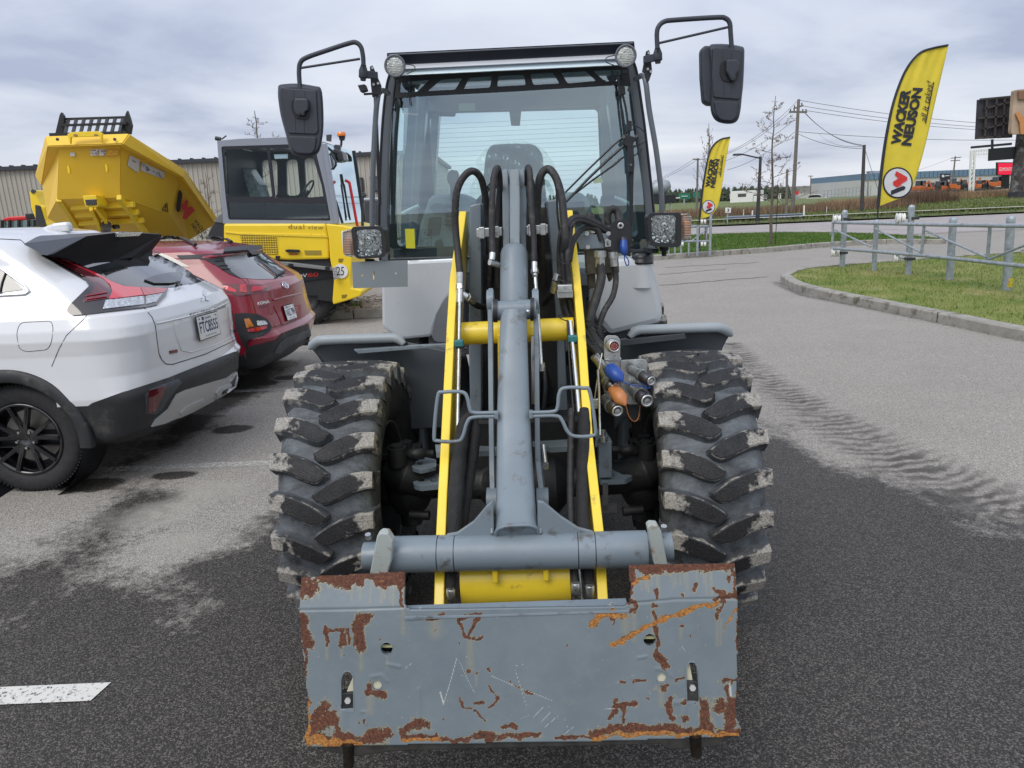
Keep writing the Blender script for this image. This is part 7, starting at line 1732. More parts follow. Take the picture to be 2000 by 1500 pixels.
# emblem and maker's name on the sloping side
def onplane(px,py,P,off=.025):
 a,b_,d=P;n=(b_-a).cross(d-a).normalized();n=n if n.dot(CAM-a)>0 else-n
 r_=ray(px,py);t=(a-CAM).dot(n)/r_.dot(n);return CAM+r_*t+n*off
PLN=(E1,H1,F1)
def op(name,pts,matl):mb=MB();P=[onplane(x_,y_,PLN) for x_,y_ in pts];n=(P[1]-P[0]).cross(P[2]-P[0]).normalized();n=n if n.dot(CAM-P[0])>0 else-n;mb.prism(P,-n*.006);return mb.build(name,matl,dmp,world=True)
op('emblem_bar',[(350,370),(354,377),(350,410),(344,413),(342,406),(347,372)],M_ink)
op('emblem_zigzag',[(363,388),(365,391),(364,404),(372,402),(379,409),(360,428),(354,425),(360,410),(354,408),(353,399)],M_redink)
for s,p0,p1,hgt in (('WACKER',(375,430),(397,458),7),('NEUSON',(370,438),(392,467),7)):
 ex=Vector((p1[0]-p0[0],p1[1]-p0[1]));nn_=Vector((ex.y,-ex.x)).normalized()*hgt
 letters('skip_lettering',s,lambda u,v:onplane(p0[0]+ex.x*u+nn_.x*v,p0[1]+ex.y*u+nn_.y*v,PLN,.027),M_ink,dmp,bold=.02)
# ribs and tipping gear under the skip
for x0,y0,x1,y1 in ((115,389,163,462),(232,385,290,462),(140,405,262,399),(148,420,270,414),(155,436,280,430)):
 t0,t1=(y0-385)/80,(y1-385)/80;mb=MB();mb.beam(W(x0,y0,10.5+t0),W(x1,y1,10.5+t1),.07,.08);mb.build('floor_rib',M_yel2,dmp,world=True,bevel=.01)
ws('hinge_box',[(161,382),(187,381),(192,400),(190,405),(168,405),(164,396)],10.35,.25,M_yel2,dmp,.01);ws('hinge_socket',[(166,390),(187,389),(188,400),(168,401)],10.33,.05,M_gun,dmp,.004)
for pts in ([(178,405,10.6),(190,430,10.8),(200,455,11.0)],[(188,402,10.6),(205,424,10.8),(212,455,11.0)]):P=[W(*p) for p in pts];mb=MB();mb.beam(P[0],P[1],.05,.12);mb.beam(P[1],P[2],.05,.12);mb.build('tipping_link',M_yel2,dmp,world=True,bevel=.008)
mb=MB();c=W(223,443,10.9);mb.cyl(c,c+V(0,.1,0),.035,16);mb.cyl(W(208,440,10.8),W(206,455,11.0),.07,14);mb.build('tipping_ram',M_gun,dmp,world=True)

# skeleton bucket above, and the arm of the machine that holds it
bkt=thing('skeleton_bucket',W(185,262,12.6),'black slatted skeleton bucket showing above the rim of the yellow skip','bucket')
BY=12.6;M_bk=mat('black_bucket_steel',(.016,.017,.018),.45,vary=.2)
for pts in ([(107,263),(116,225),(119,219),(124,226),(125,236),(122,262)],[(237,258),(245,222),(248,216),(253,230),(257,245),(254,262),(240,262)]):ws('end_plate',pts,BY-.1,.06,M_bk,bkt,.004)
for i in range(8):
 x_=130+i*15.2;mb=MB();mb.beam(W(x_+4,233-i*.4,BY),W(x_-3,262-i*.4,BY-.25),.045,.03);mb.build('tine',M_bk,bkt,world=True)
for y0,y1,yy in ((233,229,BY),(245,241,BY-.12)):mb=MB();mb.beam(W(118,y0,yy),W(248,y1,yy),.035,.05,up=(0,1,0));mb.build('cross_bar',M_bk,bkt,world=True)
mb=MB();mb.beam(W(98,264,BY-.3),W(245,260,BY-.3),.06,.05,up=(0,1,0));mb.build('cutting_edge',M_bk,bkt,world=True)
wtube('bucket_hose',[(253,228,BY),(257,240,BY),(256,255,BY)],.012,M_blk,bkt)
arm=thing('excavator',W(80,400,15.0).xy.to_3d(),'yellow digger arm standing up left of the tipped skip','digger')
ws('boom',[(57,374),(62,371),(68,372),(72,385),(80,400),(86,404),(88,430),(94,440),(96,480),(76,480),(70,430),(60,405)],15.0,.35,M_yel2,arm,.02)
ws('boom_pin',circ(64,374,4,12),14.98,.05,M_gun,arm,0);ws('boom_bracket',[(68,400),(76,402),(88,440),(90,470),(78,470),(70,440)],14.95,.1,M_dv,arm,.01)
mb=MB();mb.box(W(110,470,15.4)+V(0,0,-.6),(1.6,1.4,1.4));mb.build('machine_body',M_yel2,arm,world=True,bevel=.06)
trc=thing('red_tractor',(W(30,440,20).x,20.4,0),'red roofed tractor cab just above the white SUV roof','tractor')
ws('cab_roof',[(2,432),(6,426),(18,423),(58,421),(66,424),(70,428),(30,431)],20,1.3,M_red,trc,.04)
for x_ in (4,19,37,56,68):wtube('cab_post',[(x_,430,20),(x_-1,470,20)],.04,M_blk,trc,1)
ws('cab_glass',[(3,431),(70,428),(72,465),(0,468)],20.05,.02,glass_mat('tractor_glass',(.5,.62,.62),1.5,0,.12),trc,0);mb=MB();mb.box((W(36,450,20).x,20.8,.65),(1.9,2.4,1.3));mb.build('body',M_red,trc,world=True,bevel=.08)
ws('black_exhaust',[(48,417),(60,417),(62,428),(50,428)],19.8,.2,M_blk,trc,.02)

# ================================================================== kerb, stone bed and tracked machine behind
kb=[W(620,622,12).x,0]
k0,k1=G(560,627),G(1000,612)
y0=(k0.y+k1.y)/2
mb=MB()
for i in range(6):
 x0=-9+i*1.3;mb.box((x0+.645,y0+.075,.075),(1.285,.15,.15))
o=mb.build('kerb',M_conc,bevel=.012);struct(o)
mb=MB();mb.add([(-12,y0+.15,.10),(-1.2,y0+.15,.10),(-1.2,y0+2.4,.12),(-12,y0+2.4,.12)],[(0,1,2,3)]);mb.add([(-12,y0+2.4,.12),(-1.2,y0+2.4,.12),(-3.6,44,.05),(-40,44,.05)],[(0,1,2,3)]);struct(mb.build('gravel_bed',mat('gravel_base',(.28,.25,.21),.9,vary=.3,vscale=20,bump=1,bscale=30)))
mb=MB();r2_=random.Random(4)
for i in range(2600):
 x_=r2_.uniform(-5.2,-1.25);y_=y0+.2+r2_.random()*1.9;s=r2_.uniform(.02,.045);c=V(x_,y_,.12+s*.3)
 vs8=[c+V(dx*s*r2_.uniform(.6,1.2),dy*s*r2_.uniform(.6,1.2),dz*s*r2_.uniform(.4,.8)) for dx in (-1,1) for dy in (-1,1) for dz in (-1,1)]
 mb.add(vs8,[(0,1,3,2),(4,6,7,5),(0,4,5,1),(2,3,7,6),(0,2,6,4),(1,5,7,3)])
tag(mb.build('gravel',mat('pale_gravel_stones',(.42,.36,.29),.8,vary=.4,vscale=9),kind='stuff'),'pale stones of the bed behind the kerb','gravel')
mb=MB();c=G(695,617)
for i in range(26):a=r2_.uniform(0,6.28);h_=r2_.uniform(.06,.14);mb.beam(V(c.x,y0+.5,.1),V(c.x+math.cos(a)*.10,y0+.5+math.sin(a)*.1,.1+h_),.012,.004)
tag(mb.build('weed',mat('weed_green',(.16,.26,.04),.7)),'small green weed in the gravel behind the kerb','plant')
trk=thing('tracked_machine',(W(715,600,15.2).x,15.6,0),'black and red tracked machine standing on the gravel beside the dumper','machine')
for k,(x0,x1,yy) in enumerate(((668,692,15.0),(700,740,15.2))):
 a,b_=W(x0,600,yy),W(x1,600,yy);L_=b_.x-a.x;mb=MB();cx_=(a.x+b_.x)/2
 P=[V(a.x,yy,.14),V(a.x-.05,yy,.28),V(a.x+.04,yy,.42),V(b_.x-.04,yy,.44),V(b_.x+.06,yy,.30),V(b_.x,yy,.14)];mb.prism(P,(0,.4,0));mb.build('track',M_gasket,trk,world=True,bevel=.03)
 for i in range(7):m2=MB();x_=a.x+L_*i/6;m2.box((x_,yy-.01,.44),(.03,.4,.04));m2.build('track_link',M_blk,trk,world=True)
 for i in range(3):m2=MB();c=V(a.x+L_*(i+.5)/3,yy-.015,.28);m2.cyl(c,c+V(0,.02,0),.06,14);m2.build('track_roller',M_gun,trk,world=True)
ws('red_undercarriage',[(680,583),(702,578),(703,586),(684,588)],14.9,.3,M_red,trk,.01);ws('white_rail',[(708,571),(745,570),(745,575),(712,576)],15.0,.06,M_white,trk,.004)
ws('dark_housing',[(690,560),(745,560),(745,571),(700,571)],15.2,.6,M_dv,trk,.02);ws('grey_fence_panel',[(655,392),(738,388),(738,440),(700,444)],17.2,.05,M_dgrey,trk,0)
wtube('rail',[(655,392,16.8),(745,389,16.8)],.04,M_galv,trk,1)
for x_ in (709,730):wtube('rail_post',[(x_,392,16.8),(x_,440,16.8)],.03,M_galv,trk,1)

# ================================================================== industrial building on the left
bl=thing('industrial_building',(-20,46,0),'long beige corrugated metal building with a dark roof edge behind the yellow machines','building')
BYY=45.0;zt=5.0;x0,x1=-48.0,-4.6
M_wall=mat('beige_corrugated_sheet',(.40,.375,.335),.6,vary=.06,vscale=.4);M_roof=mat('dark_roof_trim',(.03,.035,.045),.5)
mb=MB();n=150;st_=(x1-x0)/n;P=[]
for i in range(n):
 x=x0+i*st_;P+=[(x,BYY),(x+st_*.55,BYY),(x+st_*.65,BYY-.06),(x+st_*.90,BYY-.06)]
P.append((x1,BYY));vs=[(x,y,0) for x,y in P]+[(x,y,zt) for x,y in P];k=len(P)
mb.add(vs,[(i,i+1,k+i+1,k+i) for i in range(k-1)]);mb.build('corrugated_wall',M_wall,bl,world=True,kind='stuff')
mb=MB();mb.box(((x0+x1)/2,BYY+9,zt/2-.05),(x1-x0-.1,17.8,zt-.1));mb.build('wall_core',M_wall,bl,world=True)
mb=MB();mb.box(((x0+x1)/2,BYY+8.8,zt+.06),(x1-x0+.4,18.2,.22));mb.build('roof',M_roof,bl,world=True)
for i in range(60):mb=MB();x=x0+(i+.5)*(x1-x0)/60;mb.box((x,BYY-.1,zt+.20),(.10,.3,.08));mb.build('roof_rib_end',M_roof,bl,world=True)
for (a0,b0,a1,b1) in ((676,348,711,374),(690,378,714,394),(722,345,745,374)):
 p,q_=W(a0,b0,BYY-.1),W(a1,b1,BYY-.1);mb=MB();mb.box(((p.x+q_.x)/2,BYY-.1,(p.z+q_.z)/2),(q_.x-p.x,.1,p.z-q_.z));w_=mb.build('window_frame',M_blk,bl,world=True)
 mb=MB();mb.box(((p.x+q_.x)/2,BYY-.16,(p.z+q_.z)/2),(q_.x-p.x-.15,.02,p.z-q_.z-.15));mb.build('pane',M_dglass,w_,world=True)

# ================================================================== NEAR SLIDING GATE, POSTS, ROLLERS
PG=[(1645,522,410,5.0),(1707,530,429,4.5),(1774,537,400,5.6),(1855,548,424,6.6),(1966,568,421,7.6)]
def gate_post(x,yb,yt,r_,label,xt=None):
 b_=G(x,yb,.10);t=W((xt or x+4),yt,b_.y);rr=r_*b_.y/F_PX;p=thing('gate_post',(b_.x,b_.y,0),label,'post','galvanised posts of the sliding gate')
 mb=MB();tx=(b_.x*.35+t.x*.65);mb.cyl(V(b_.x,b_.y,0),V(tx,b_.y,t.z-rr*.8),rr,24);mb.build('pipe',M_galv,p,world=True)
 mb=MB();mb.lathe((tx,b_.y,t.z-rr*.8),(0,0,1),[(rr*1.03,-.05),(rr*1.05,0),(rr*.9,rr*.5),(rr*.5,rr*.75),(0,rr*.82)],24);mb.build('cap',M_galv,p,world=True);return p,b_,t
labs=['leftmost tall gate post with white rollers at the kerb tip','short galvanised post just right of the leftmost gate post','tallest galvanised gate post with white rollers, right of the flag foot','galvanised post between the tallest gate post and the right picture edge post','thick galvanised post nearest the right edge of the photo, yellow near its foot']
posts=[]
for (x,yb,yt,r_),lab in zip(PG,labs):posts.append(gate_post(x,yb,yt,r_,lab))
b5=posts[4][1];mb=MB();mb.lathe((b5.x,b5.y,.16),(0,0,1),[(.0655,0),(.0655,.14)],24)
mb.build('yellow_paint_smear',mat('yellow_smear',(.5,.38,.03),.7,vary=.4,vscale=40),posts[4][0],world=True)
gx=[p[0] for p in PG];gy=[q[1].y for q in posts]
def gd(x):
 s=(gy[4]-gy[3])/(gx[4]-gx[3])
 return float(np.interp(x,[1600]+gx+[2100],[gy[0]+.6]+gy+[gy[4]+s*130]))-.16
gate=thing('sliding_gate',(7.9,14,0),'galvanised tube sliding gate with diagonal braces standing on the near lawn','gate')
def gt(name,pts,r_,n=12):
 P=[W(x,y,gd(x)) for x,y in pts];mb=MB();mb.tube(P,r_,n);return mb.build(name,M_galv,gate,world=True)
gt('top_rail',[(1627,434.5),(1707,436),(1802,438.5),(1900,440),(2090,443)],.032);gt('bottom_rail',[(1626,485),(1707,491),(1802,499),(1900,509),(2090,530)],.032)
for a,b_ in (((1627,430),(1625.5,488)),((1805,440),(1800,497)),((1934,441),(1928,511))):gt('upright',[a,b_],.026)
for a,b_ in (((1631,449),(1701,482)),((1709,446),(1797,492)),((1807,450),(1926,502)),((1930,507),(2010,476))):gt('brace',[a,b_],.018)
for y_ in (456,474):mb=MB();c=W(1626,y_,gd(1626));mb.box(c,(.10,.05,.03));mb.build('clamp',M_galv,gate,world=True)
def roller(post,x,y,r_,dx):
 d=gd(x)-.02
 for k in (0,1):
  c=W(x+k*dx,y,d);rr=r_*d/F_PX;mb=MB();mb.lathe(c,(1,-.25,0),[(rr*.35,-.03),(rr,-.028),(rr*.96,-.016),(rr*.7,-.006),(rr*.7,.006),(rr*.96,.016),(rr,.028),(rr*.35,.03),(0,.03)],24);mb.lathe(c,(-1,.25,0),[(0,.031),(rr*.3,.031)],16);mb.build('roller',M_white,post,world=True)
 a=W(x,y,d);b_=Vector((post.location.x,post.location.y,a.z));mb=MB();mb.tube([a,b_],.012,8);mb.box(b_,(.14,.14,.05));mb.build('roller_bracket',M_gun,post,world=True)
roller(posts[0][0],1630,428,8,8);roller(posts[0][0],1626.5,494,8,9);roller(posts[2][0],1754,427,10.5,9);roller(posts[2][0],1749,505,9,8)

# far gate, mostly behind the head lamp
fg=thing('sliding_gate',(6,21,0),'far galvanised gate end with white rollers beyond the loader lamp','gate')
for y_ in (443,472):mb=MB();mb.tube([W(1296,y_,21),W(1384,y_-1,21)],.035,10);mb.build('rail',M_galv,fg,world=True)
mb=MB();mb.tube([W(1352,470,21),W(1380,448,21)],.02,8);mb.build('brace',M_galv,fg,world=True);mb=MB();mb.tube([W(1380,440,21),W(1380,474,21)],.025,8);mb.build('upright',M_galv,fg,world=True)
for i,(x,yb,yt,r_) in enumerate(((1386.5,494,417,2.6),(1362,494,440,2.6),(1345,493,474,2.0),(1330,494,474,2.0),(1318,492,476,1.6),(1306,494,478,1.6))):
 b_=W(x,yb,20.9);t=W(x+1,yt,20.9);q=thing('gate_post',(b_.x,b_.y,0),['tallest thin post at the end of the far gate','second post from the end of the far gate','low post of the far gate, third from its end','low post of the far gate, fourth from its end','low post of the far gate under the amber lamp','low post of the far gate nearest the loader lamp stem'][i],'post','posts of the far gate')
 mb=MB();mb.cyl(V(b_.x,b_.y,.05),V(b_.x,b_.y,t.z),r_*20.9/F_PX,12);mb.build('pipe',M_galv,q,world=True)
for x,y in ((1371,433),(1377,433),(1371,477),(1377,477),(1333,477)):
 c=W(x,y,20.8);mb=MB();mb.lathe(c,(1,-.3,0),[(0,-.03),(.075,-.03),(.05,0),(.075,.03),(0,.03)],16);mb.build('roller',M_white,fg,world=True)

# ================================================================== FEATHER FLAGS
M_flag=mat('yellow_flag_cloth',(.70,.56,.05),.8,vary=.06,vscale=3);M_flagp=mat('navy_flag_print',(.018,.022,.035),.7)
def flag(label,Yd,left,right,base,words,logo,slog,pr):
 f=thing('feather_flag',(W(base[0],base[1],Yd).x,Yd,0),label,'flag','advertising feather flags')
 Lp=smooth_path([(x,y,0) for x,y in left],6);Rp=smooth_path([(x,y,0) for x,y in right],6);k=60
 def samp(P,t):
  d=[0]
  for a,b_ in zip(P[:-1],P[1:]):d.append(d[-1]+(b_-a).length)
  s=t*d[-1];i=max(0,min(len(P)-2,next((j for j in range(len(d)-1) if d[j+1]>=s),len(P)-2)));u=(s-d[i])/max(1e-6,d[i+1]-d[i]);return P[i].lerp(P[i+1],u)
 wdt=max(abs(a[0]-b_[0]) for a,b_ in zip(left,right)) 
 SL=[samp(Lp,i/80) for i in range(81)];SR=[samp(Rp,i/80) for i in range(81)]
 def wav(x,y):
  hgt=max(p[1] for p in left)-min(p[1] for p in left);v=(max(p[1] for p in left)-y)/hgt;u=(x-left[0][0])/wdt
  return .018*math.sin(u*9-v*16)*(.3+1.6*max(0,v-.62))*(1 if v>.5 else .6)+.02*math.sin(u*4+v*5)+.013*math.sin(u*14-v*33)*max(0,v-.62)*3+.02*math.sin(v*30+u*6)*max(0,.1-v)*8
 def pos(x,y,off=0.0):return W(x,y,Yd+wav(x,y)-off*1.8)
 mb=MB();mb.grid(lambda u,v:pos(SL[int(round(v*80))].x+(SR[int(round(v*80))].x-SL[int(round(v*80))].x)*u,SL[int(round(v*80))].y+(SR[int(round(v*80))].y-SL[int(round(v*80))].y)*u),24,80)
 mb.build('cloth',M_flag,f,world=True,solid=.003)
 mb=MB();s=pr*Yd/F_PX;mb.tube([pos(p.x,p.y,.01)+V(0,0,0) for p in SL],[s*(1-.45*i/80) for i in range(81)],8);mb.build('pole_sleeve',M_flagp,f,world=True)
 mb=MB();mb.cyl(W(left[0][0],left[0][1]-4,Yd),W(*base,Yd),s*.45,8);mb.build('pole',M_blk,f,world=True)
 for txt,b0,b1,t0,t1,kw in words:
  letters('flag_lettering',txt,lambda u,v:pos(b0[0]*(1-u)*(1-v)+b1[0]*u*(1-v)+t0[0]*(1-u)*v+t1[0]*u*v,b0[1]*(1-u)*(1-v)+b1[1]*u*(1-v)+t0[1]*(1-u)*v+t1[1]*u*v,.012),M_flagp,f,**kw)
 mb=MB();mb.tube([pos(*slog[0],.012),pos(slog[0][0]*.5+slog[1][0]*.5,slog[0][1]*.5+slog[1][1]*.5,.012),pos(*slog[1],.012)],.25*s+.001,5);mb.build('underline',M_flagp,f,world=True)
 (cx,cy),r_,tl=logo
 for nm,sc,of,mt_ in (('logo_ring',1.0,.010,M_flagp),('logo_disc',.90,.014,mat('flag_logo_white',(.62,.63,.70),.8,vary=.05))):
  mb=MB();P=[(cx+r_*sc*math.cos(a)*.98,cy+r_*sc*math.sin(a)*1.02) for a in [6.2832*i/40 for i in range(40)]]
  mb.add([pos(*p,of) for p in P]+[pos(cx,cy,of)],[(i,(i+1)%40,40) for i in range(40)]);mb.build(nm,mt_,f,world=True)
 def lg(pts,mt_,nm):mb=MB();P=[pos(cx+x*r_,cy+y*r_,.020) for x,y in pts];mb.prism(P,(0,-.002,0));mb.build(nm,mt_,f,world=True)
 lg([(-.09,-.76),(.62,-.37),(.62,-.18),(.20,.10),(.25,.16),(-.05,.30),(-.29,.13),(-.31,-.07),(.03,-.28),(-.19,-.50)],M_redink,'logo_zigzag');lg([(-.46,.74),(-.43,.50),(.35,.20),(.51,.28),(.44,.45),(-.40,.78)],M_flagp,'logo_bar')
 return f
flag('large yellow feather flag bending right behind the near gate',17.3,
 [(1715,404),(1720,348),(1728,284),(1740,220),(1754,172),(1772,132),(1796,104),(1822,94),(1852,88)],
 [(1716,403),(1740,394),(1770,382),(1784,360),(1798,318),(1812,264),(1825,206),(1840,142),(1852,90)],(1712,470),
 [('WACKER',(1759,284),(1780,176),(1740,281),(1760,172),dict(bold=.05)),('NEUSON',(1780,285),(1803,172),(1760,283),(1783,171),dict(bold=.05)),('all it takes!',(1809,238),(1822,160),(1797,236),(1811,157),dict(shear=.25))],
 ((1753.5,357),30,0),[(1808,241),(1824,160)],3.2)
flag('small yellow feather flag farther off beside the loader mirror',22.5,
 [(1366,429),(1372,371),(1378,334),(1384,304),(1393,284),(1408,272),(1426,268)],
 [(1367,428),(1388,421),(1401,405),(1406,388),(1410,366),(1416,325),(1426,269)],(1366,497),
 [('WACKER',(1387,366),(1397,311),(1377,365),(1387,308),dict(bold=.05)),('NEUSON',(1396,367),(1406,311),(1387,366),(1397,310),dict(bold=.05)),('all it takes!',(1408,342),(1413,304),(1402,342),(1407,303),dict(shear=.2))],
 ((1384,404),13,0),[(1407,345),(1413,303)],2.2)

# ================================================================== TREES (early spring, bare)
M_bark=mat('grey_brown_bark',(.12,.098,.08),.85,vary=.25,vscale=10,bump=.4,bscale=40);M_twig=mat('twig_bark',(.11,.09,.078),.85,vary=.2)
M_leaf=mat('dry_brown_leaf',(.21,.12,.065),.8,vary=.35,vscale=6)
def bare_tree(name,label,base,H,r0,kind,seed,leaves=0,lean=0.0):
 R_=random.Random(seed);t=thing(name,base,label,'tree');base=Vector(base);tr=MB();br=MB();lf=MB();lf_n=0;tips=[]
 P=[];x=y=0
 for i in range(15):s=i/14;x+=R_.uniform(-.012,.012)*H*.5+lean*H/14;y+=R_.uniform(-.01,.01)*H*.5;P.append(base+V(x,y,H*s))
 tr.tube(P,[r0*(1-.86*i/14) for i in range(15)],10);tr.build('trunk',M_bark,t,world=True)
 def grow(p,d,L_,r_,lev):
  Q=[p];k=5 if lev<2 else 3
  for j in range(k):
   up={'spread':.10 if lev==0 else .05,'column':.55}[kind]
   d=(d+V(R_.uniform(-.28,.28),R_.uniform(-.28,.28),R_.uniform(-.2,.2)+up*.4)).normalized();Q.append(Q[-1]+d*(L_/k))
  br.tube(Q,[max(.0035*H/4,r_*(1-.75*j/k)) for j in range(k+1)],4 if lev else 5,caps=False)
  if lev<3:
   n={0:4,1:3,2:2}[lev]
   for j in range(n):
    q=Q[min(k,1+int(j*k/n+R_.random()))];a=R_.uniform(0,6.28);dd=(d*.7+V(math.cos(a),math.sin(a),R_.uniform(-.3,.6))*(.75 if kind=='spread' else .4)).normalized()
    grow(q,dd,L_*R_.uniform(.35,.6),r_*.5,lev+1)
  if lev>=1:tips.append(Q[-1]);tips.append(Q[len(Q) // 2])
 nb=17 if kind=='spread' else 26
 for i in range(nb):
  s=(.26+.70*i/nb) if kind=='spread' else (.10+.8*i/nb);p=P[int(s*14)].lerp(P[min(14,int(s*14)+1)],s*14%1);a=i*2.4+R_.uniform(-.5,.5)
  L_=H*(.20*(1-s)+.06) if kind=='spread' else H*.26*(1.15-s)
  grow(p,V(math.cos(a),math.sin(a) ,.22 if kind=='spread' else 1.9).normalized(),L_,r0*.32*(1.1-s),0 if kind=='spread' else 1)
 br.build('crown',M_twig,t,world=True)
 if leaves:
  for i in range(leaves):
   p=R_.choice(tips);
   if kind=='column' and p.z>base.z+H*.45 and R_.random()<.85:continue
   s=.022*H/4;a=V(R_.uniform(-1,1),R_.uniform(-1,1),R_.uniform(-1,1)).normalized()*s;b_=a.orthogonal().normalized()*s*.7;p=p+V(R_.uniform(-.03,.03),R_.uniform(-.03,.03),R_.uniform(-.04,.02));lf.add([p-a,p+b_,p+a,p-b_],[(0,1,2,3)])
  lf.build('dry_leaves',M_leaf,t,world=True,kind='stuff')
 return t
b_=G(1504,479,.12);bare_tree('young_oak','thin bare tree staked in the green island, few dry leaves',(b_.x,b_.y,.1),4.55,.055,'spread',12,420,.012)
stk=MB();stk.cyl(V(b_.x+.17,b_.y,.1),V(b_.x+.17,b_.y,1.9),.012,8);tag(stk.build('tree_stake',M_blk),'thin black stake right beside the young bare tree','stake')
b2=G(1392,470,.12);bare_tree('columnar_tree','narrow upright tree with rusty leaves behind the small flag',(b2.x,b2.y+1.0,.1),4.3,.06,'column',5,2600)
bare_tree('bare_tree','bare tree crown showing above the silver framed dumper cab',W(520,400,24).xy.to_3d()+V(0,0,.0),4.9,.08,'spread',21,60)
bare_tree('bare_tree','bare tree between the tipped skip and the dumper cab',W(405,400,22).xy.to_3d(),3.0,.05,'spread',33,60)

# ================================================================== REEDS, SHRUBS, WOOD EDGE
def reeds(name,x0,x1,zf,dy,n,h,w,cols,label,seed):
 rg=np.random.RandomState(seed);px=rg.uniform(x0,x1,n);yy=zf(px)+rg.uniform(0,1,n)*dy;zz=bank_z(px,yy);hh=h*rg.uniform(.35,1.15,n)*(0.7+.6*npnoise(px,yy,.25,seed));ww=w*rg.uniform(.5,1.4,n);a=rg.uniform(0,3.14,n);lx=rg.normal(0,.16,n)*hh
 Pm=np.empty((n,3,3));Pm[:,0]=np.stack([px-ww*np.cos(a),yy-ww*np.sin(a),zz],-1);Pm[:,1]=np.stack([px+ww*np.cos(a),yy+ww*np.sin(a),zz],-1);Pm[:,2]=np.stack([px+lx,yy,zz+hh],-1)
 me=bpy.data.meshes.new(name);me.vertices.add(n*3);me.vertices.foreach_set('co',Pm.astype(np.float32).ravel());me.loops.add(n*3);me.loops.foreach_set('vertex_index',np.arange(n*3,dtype=np.int32));me.polygons.add(n)
 me.polygons.foreach_set('loop_start',(np.arange(n)*3).astype(np.int32));me.polygons.foreach_set('loop_total',np.full(n,3,np.int32))
 for c in cols:me.materials.append(c)
 me.polygons.foreach_set('material_index',rg.choice(len(cols),n).astype(np.int32));me.update(calc_edges=True);o=bpy.data.objects.new(name,me);COL.objects.link(o);return tag(o,label,'shrubs',kind='stuff')
M_r1,M_r2,M_r3=mat('tan_reed',(.34,.23,.13),.9),mat('brown_reed',(.19,.12,.08),.9),mat('dark_twig',(.09,.06,.045),.9)
reeds('brush',13,34,lambda x:56+.1*x,6,8000,.72,.025,[M_r1,M_r2,M_r2,M_r3],'brown brush beyond the guardrail between the lamp posts',3)
reeds('reeds',30,95,lambda x:62+.12*x,6,20000,.72,.03,[M_r1,M_r1,M_r2],'tan reeds along the top of the bank',4)
reeds('dark_shrub',34,40,lambda x:60+.1*x,3,3500,1.25,.02,[M_r3,M_r2],'dark leafless shrubs by the dark utility pole',5)
reeds('brush',4,15,lambda x:58+0*x,6,4000,.7,.03,[M_r1,M_r2],'brown brush behind the small feather flag',6)
M_con1,M_con2=mat('dark_conifer',(.045,.065,.04),.9),mat('olive_conifer',(.05,.065,.03),.9)
def woodline(x0,x1,y0,h,n,seed,label):
 rg=random.Random(seed);mb=MB()
 for i in range(n):
  x=rg.uniform(x0,x1);y=y0+rg.uniform(0,14);hh=h*rg.uniform(.55,1.1);r_=hh*rg.uniform(.16,.3);m_=0 if rg.random()<.7 else 1
  for k in range(4):
   z=hh*(.12+.24*k);rr=r_*(1-.2*k)*rg.uniform(.8,1.2);ps=[V(x+math.cos(a)*rr*rg.uniform(.6,1.3),y+math.sin(a)*rr,z+rg.uniform(-.1,.1)) for a in [6.28*j/7 for j in range(7)]];mb.add(ps+[V(x,y,min(hh,z+hh*.38))],[(j,(j+1)%7,7) for j in range(7)],m_)
 return tag(mb.build('conifer_wood',[M_con1,M_con2],kind='stuff'),label,'wood')
woodline(36,82,205,4.6,420,8,'dark conifer wood on the horizon beyond the highway signs');woodline(88,150,330,4.5,200,9,'far dark tree line between the white vehicles')
woodline(150,420,420,6,260,10,'distant tree line behind the big warehouse');woodline(-20,40,240,4.8,300,11,'dark tree line beyond the loader cab')

# highway
hw=strip('highway',[(-30,150),(60,172),(120,150),(240,120)],[(-30,215),(60,225),(120,190),(240,150)],.06,M_street)
fl=strip('field',[(-60,66),(300,100)],[(-60,400),(500,400)],(-.03,.0),mat('verge_green',(.09,.12,.04),.9,vary=.3,vscale=.1))
# ================================================================== STREET FURNITURE
def pole(name,label,cat,x,yb,xt,yt,Yd,r_,matl,group=None,r2=None):
 a,b_=W(x,yb,Yd),W(xt,yt,Yd);q=thing(name,(a.x,Yd,0),label,cat,group);mb=MB();mb.tube([V(a.x,Yd,0),V(b_.x*.5+a.x*.5,Yd,b_.z*.5),V(b_.x,Yd,b_.z)],[r_,(r_+(r2 or r_*.7))/2,r2 or r_*.7],12);mb.build('shaft',matl,q,world=True);return q,b_
M_wood=mat('weathered_wood_pole',(.17,.155,.14),.9,vary=.2,vscale=6);M_wood2=mat('dark_wood_pole',(.06,.055,.055),.85,vary=.2)
def wbeam(name,a,b_,w_,matl,q):mb=MB();mb.beam(W(*a),W(*b_),w_,w_);return mb.build(name,matl,q,world=True)
u1,t1=pole('utility_pole','tall grey wooden utility pole with crossarms right of the young tree','utility pole',1547,430,1560,194,60,.17,M_wood,'utility poles',.11)
wbeam('crossarm',(1541.5,218.5,60),(1576,219,60),.14,M_wood,u1);wbeam('crossarm',(1550,212,60),(1569,206,60),.12,M_wood,u1)
for x,y in ((1544,216),(1551,216),(1568,216),(1574,216),(1552,209),(1566,204)):mb=MB();c=W(x,y,60);mb.cyl(c-V(0,0,.08),c+V(0,0,.12),.05,8);mb.build('insulator',M_gun,u1,world=True)
u2,t2=pole('utility_pole','shorter thin wooden pole left of the tall utility pole','utility pole',1535,430,1537.5,331,58,.12,M_wood,'utility poles')
u3,t3=pole('utility_pole','dark wooden pole left of the large flag','utility pole',1682.5,420,1688,283,56,.15,M_wood2,'utility poles',.11)
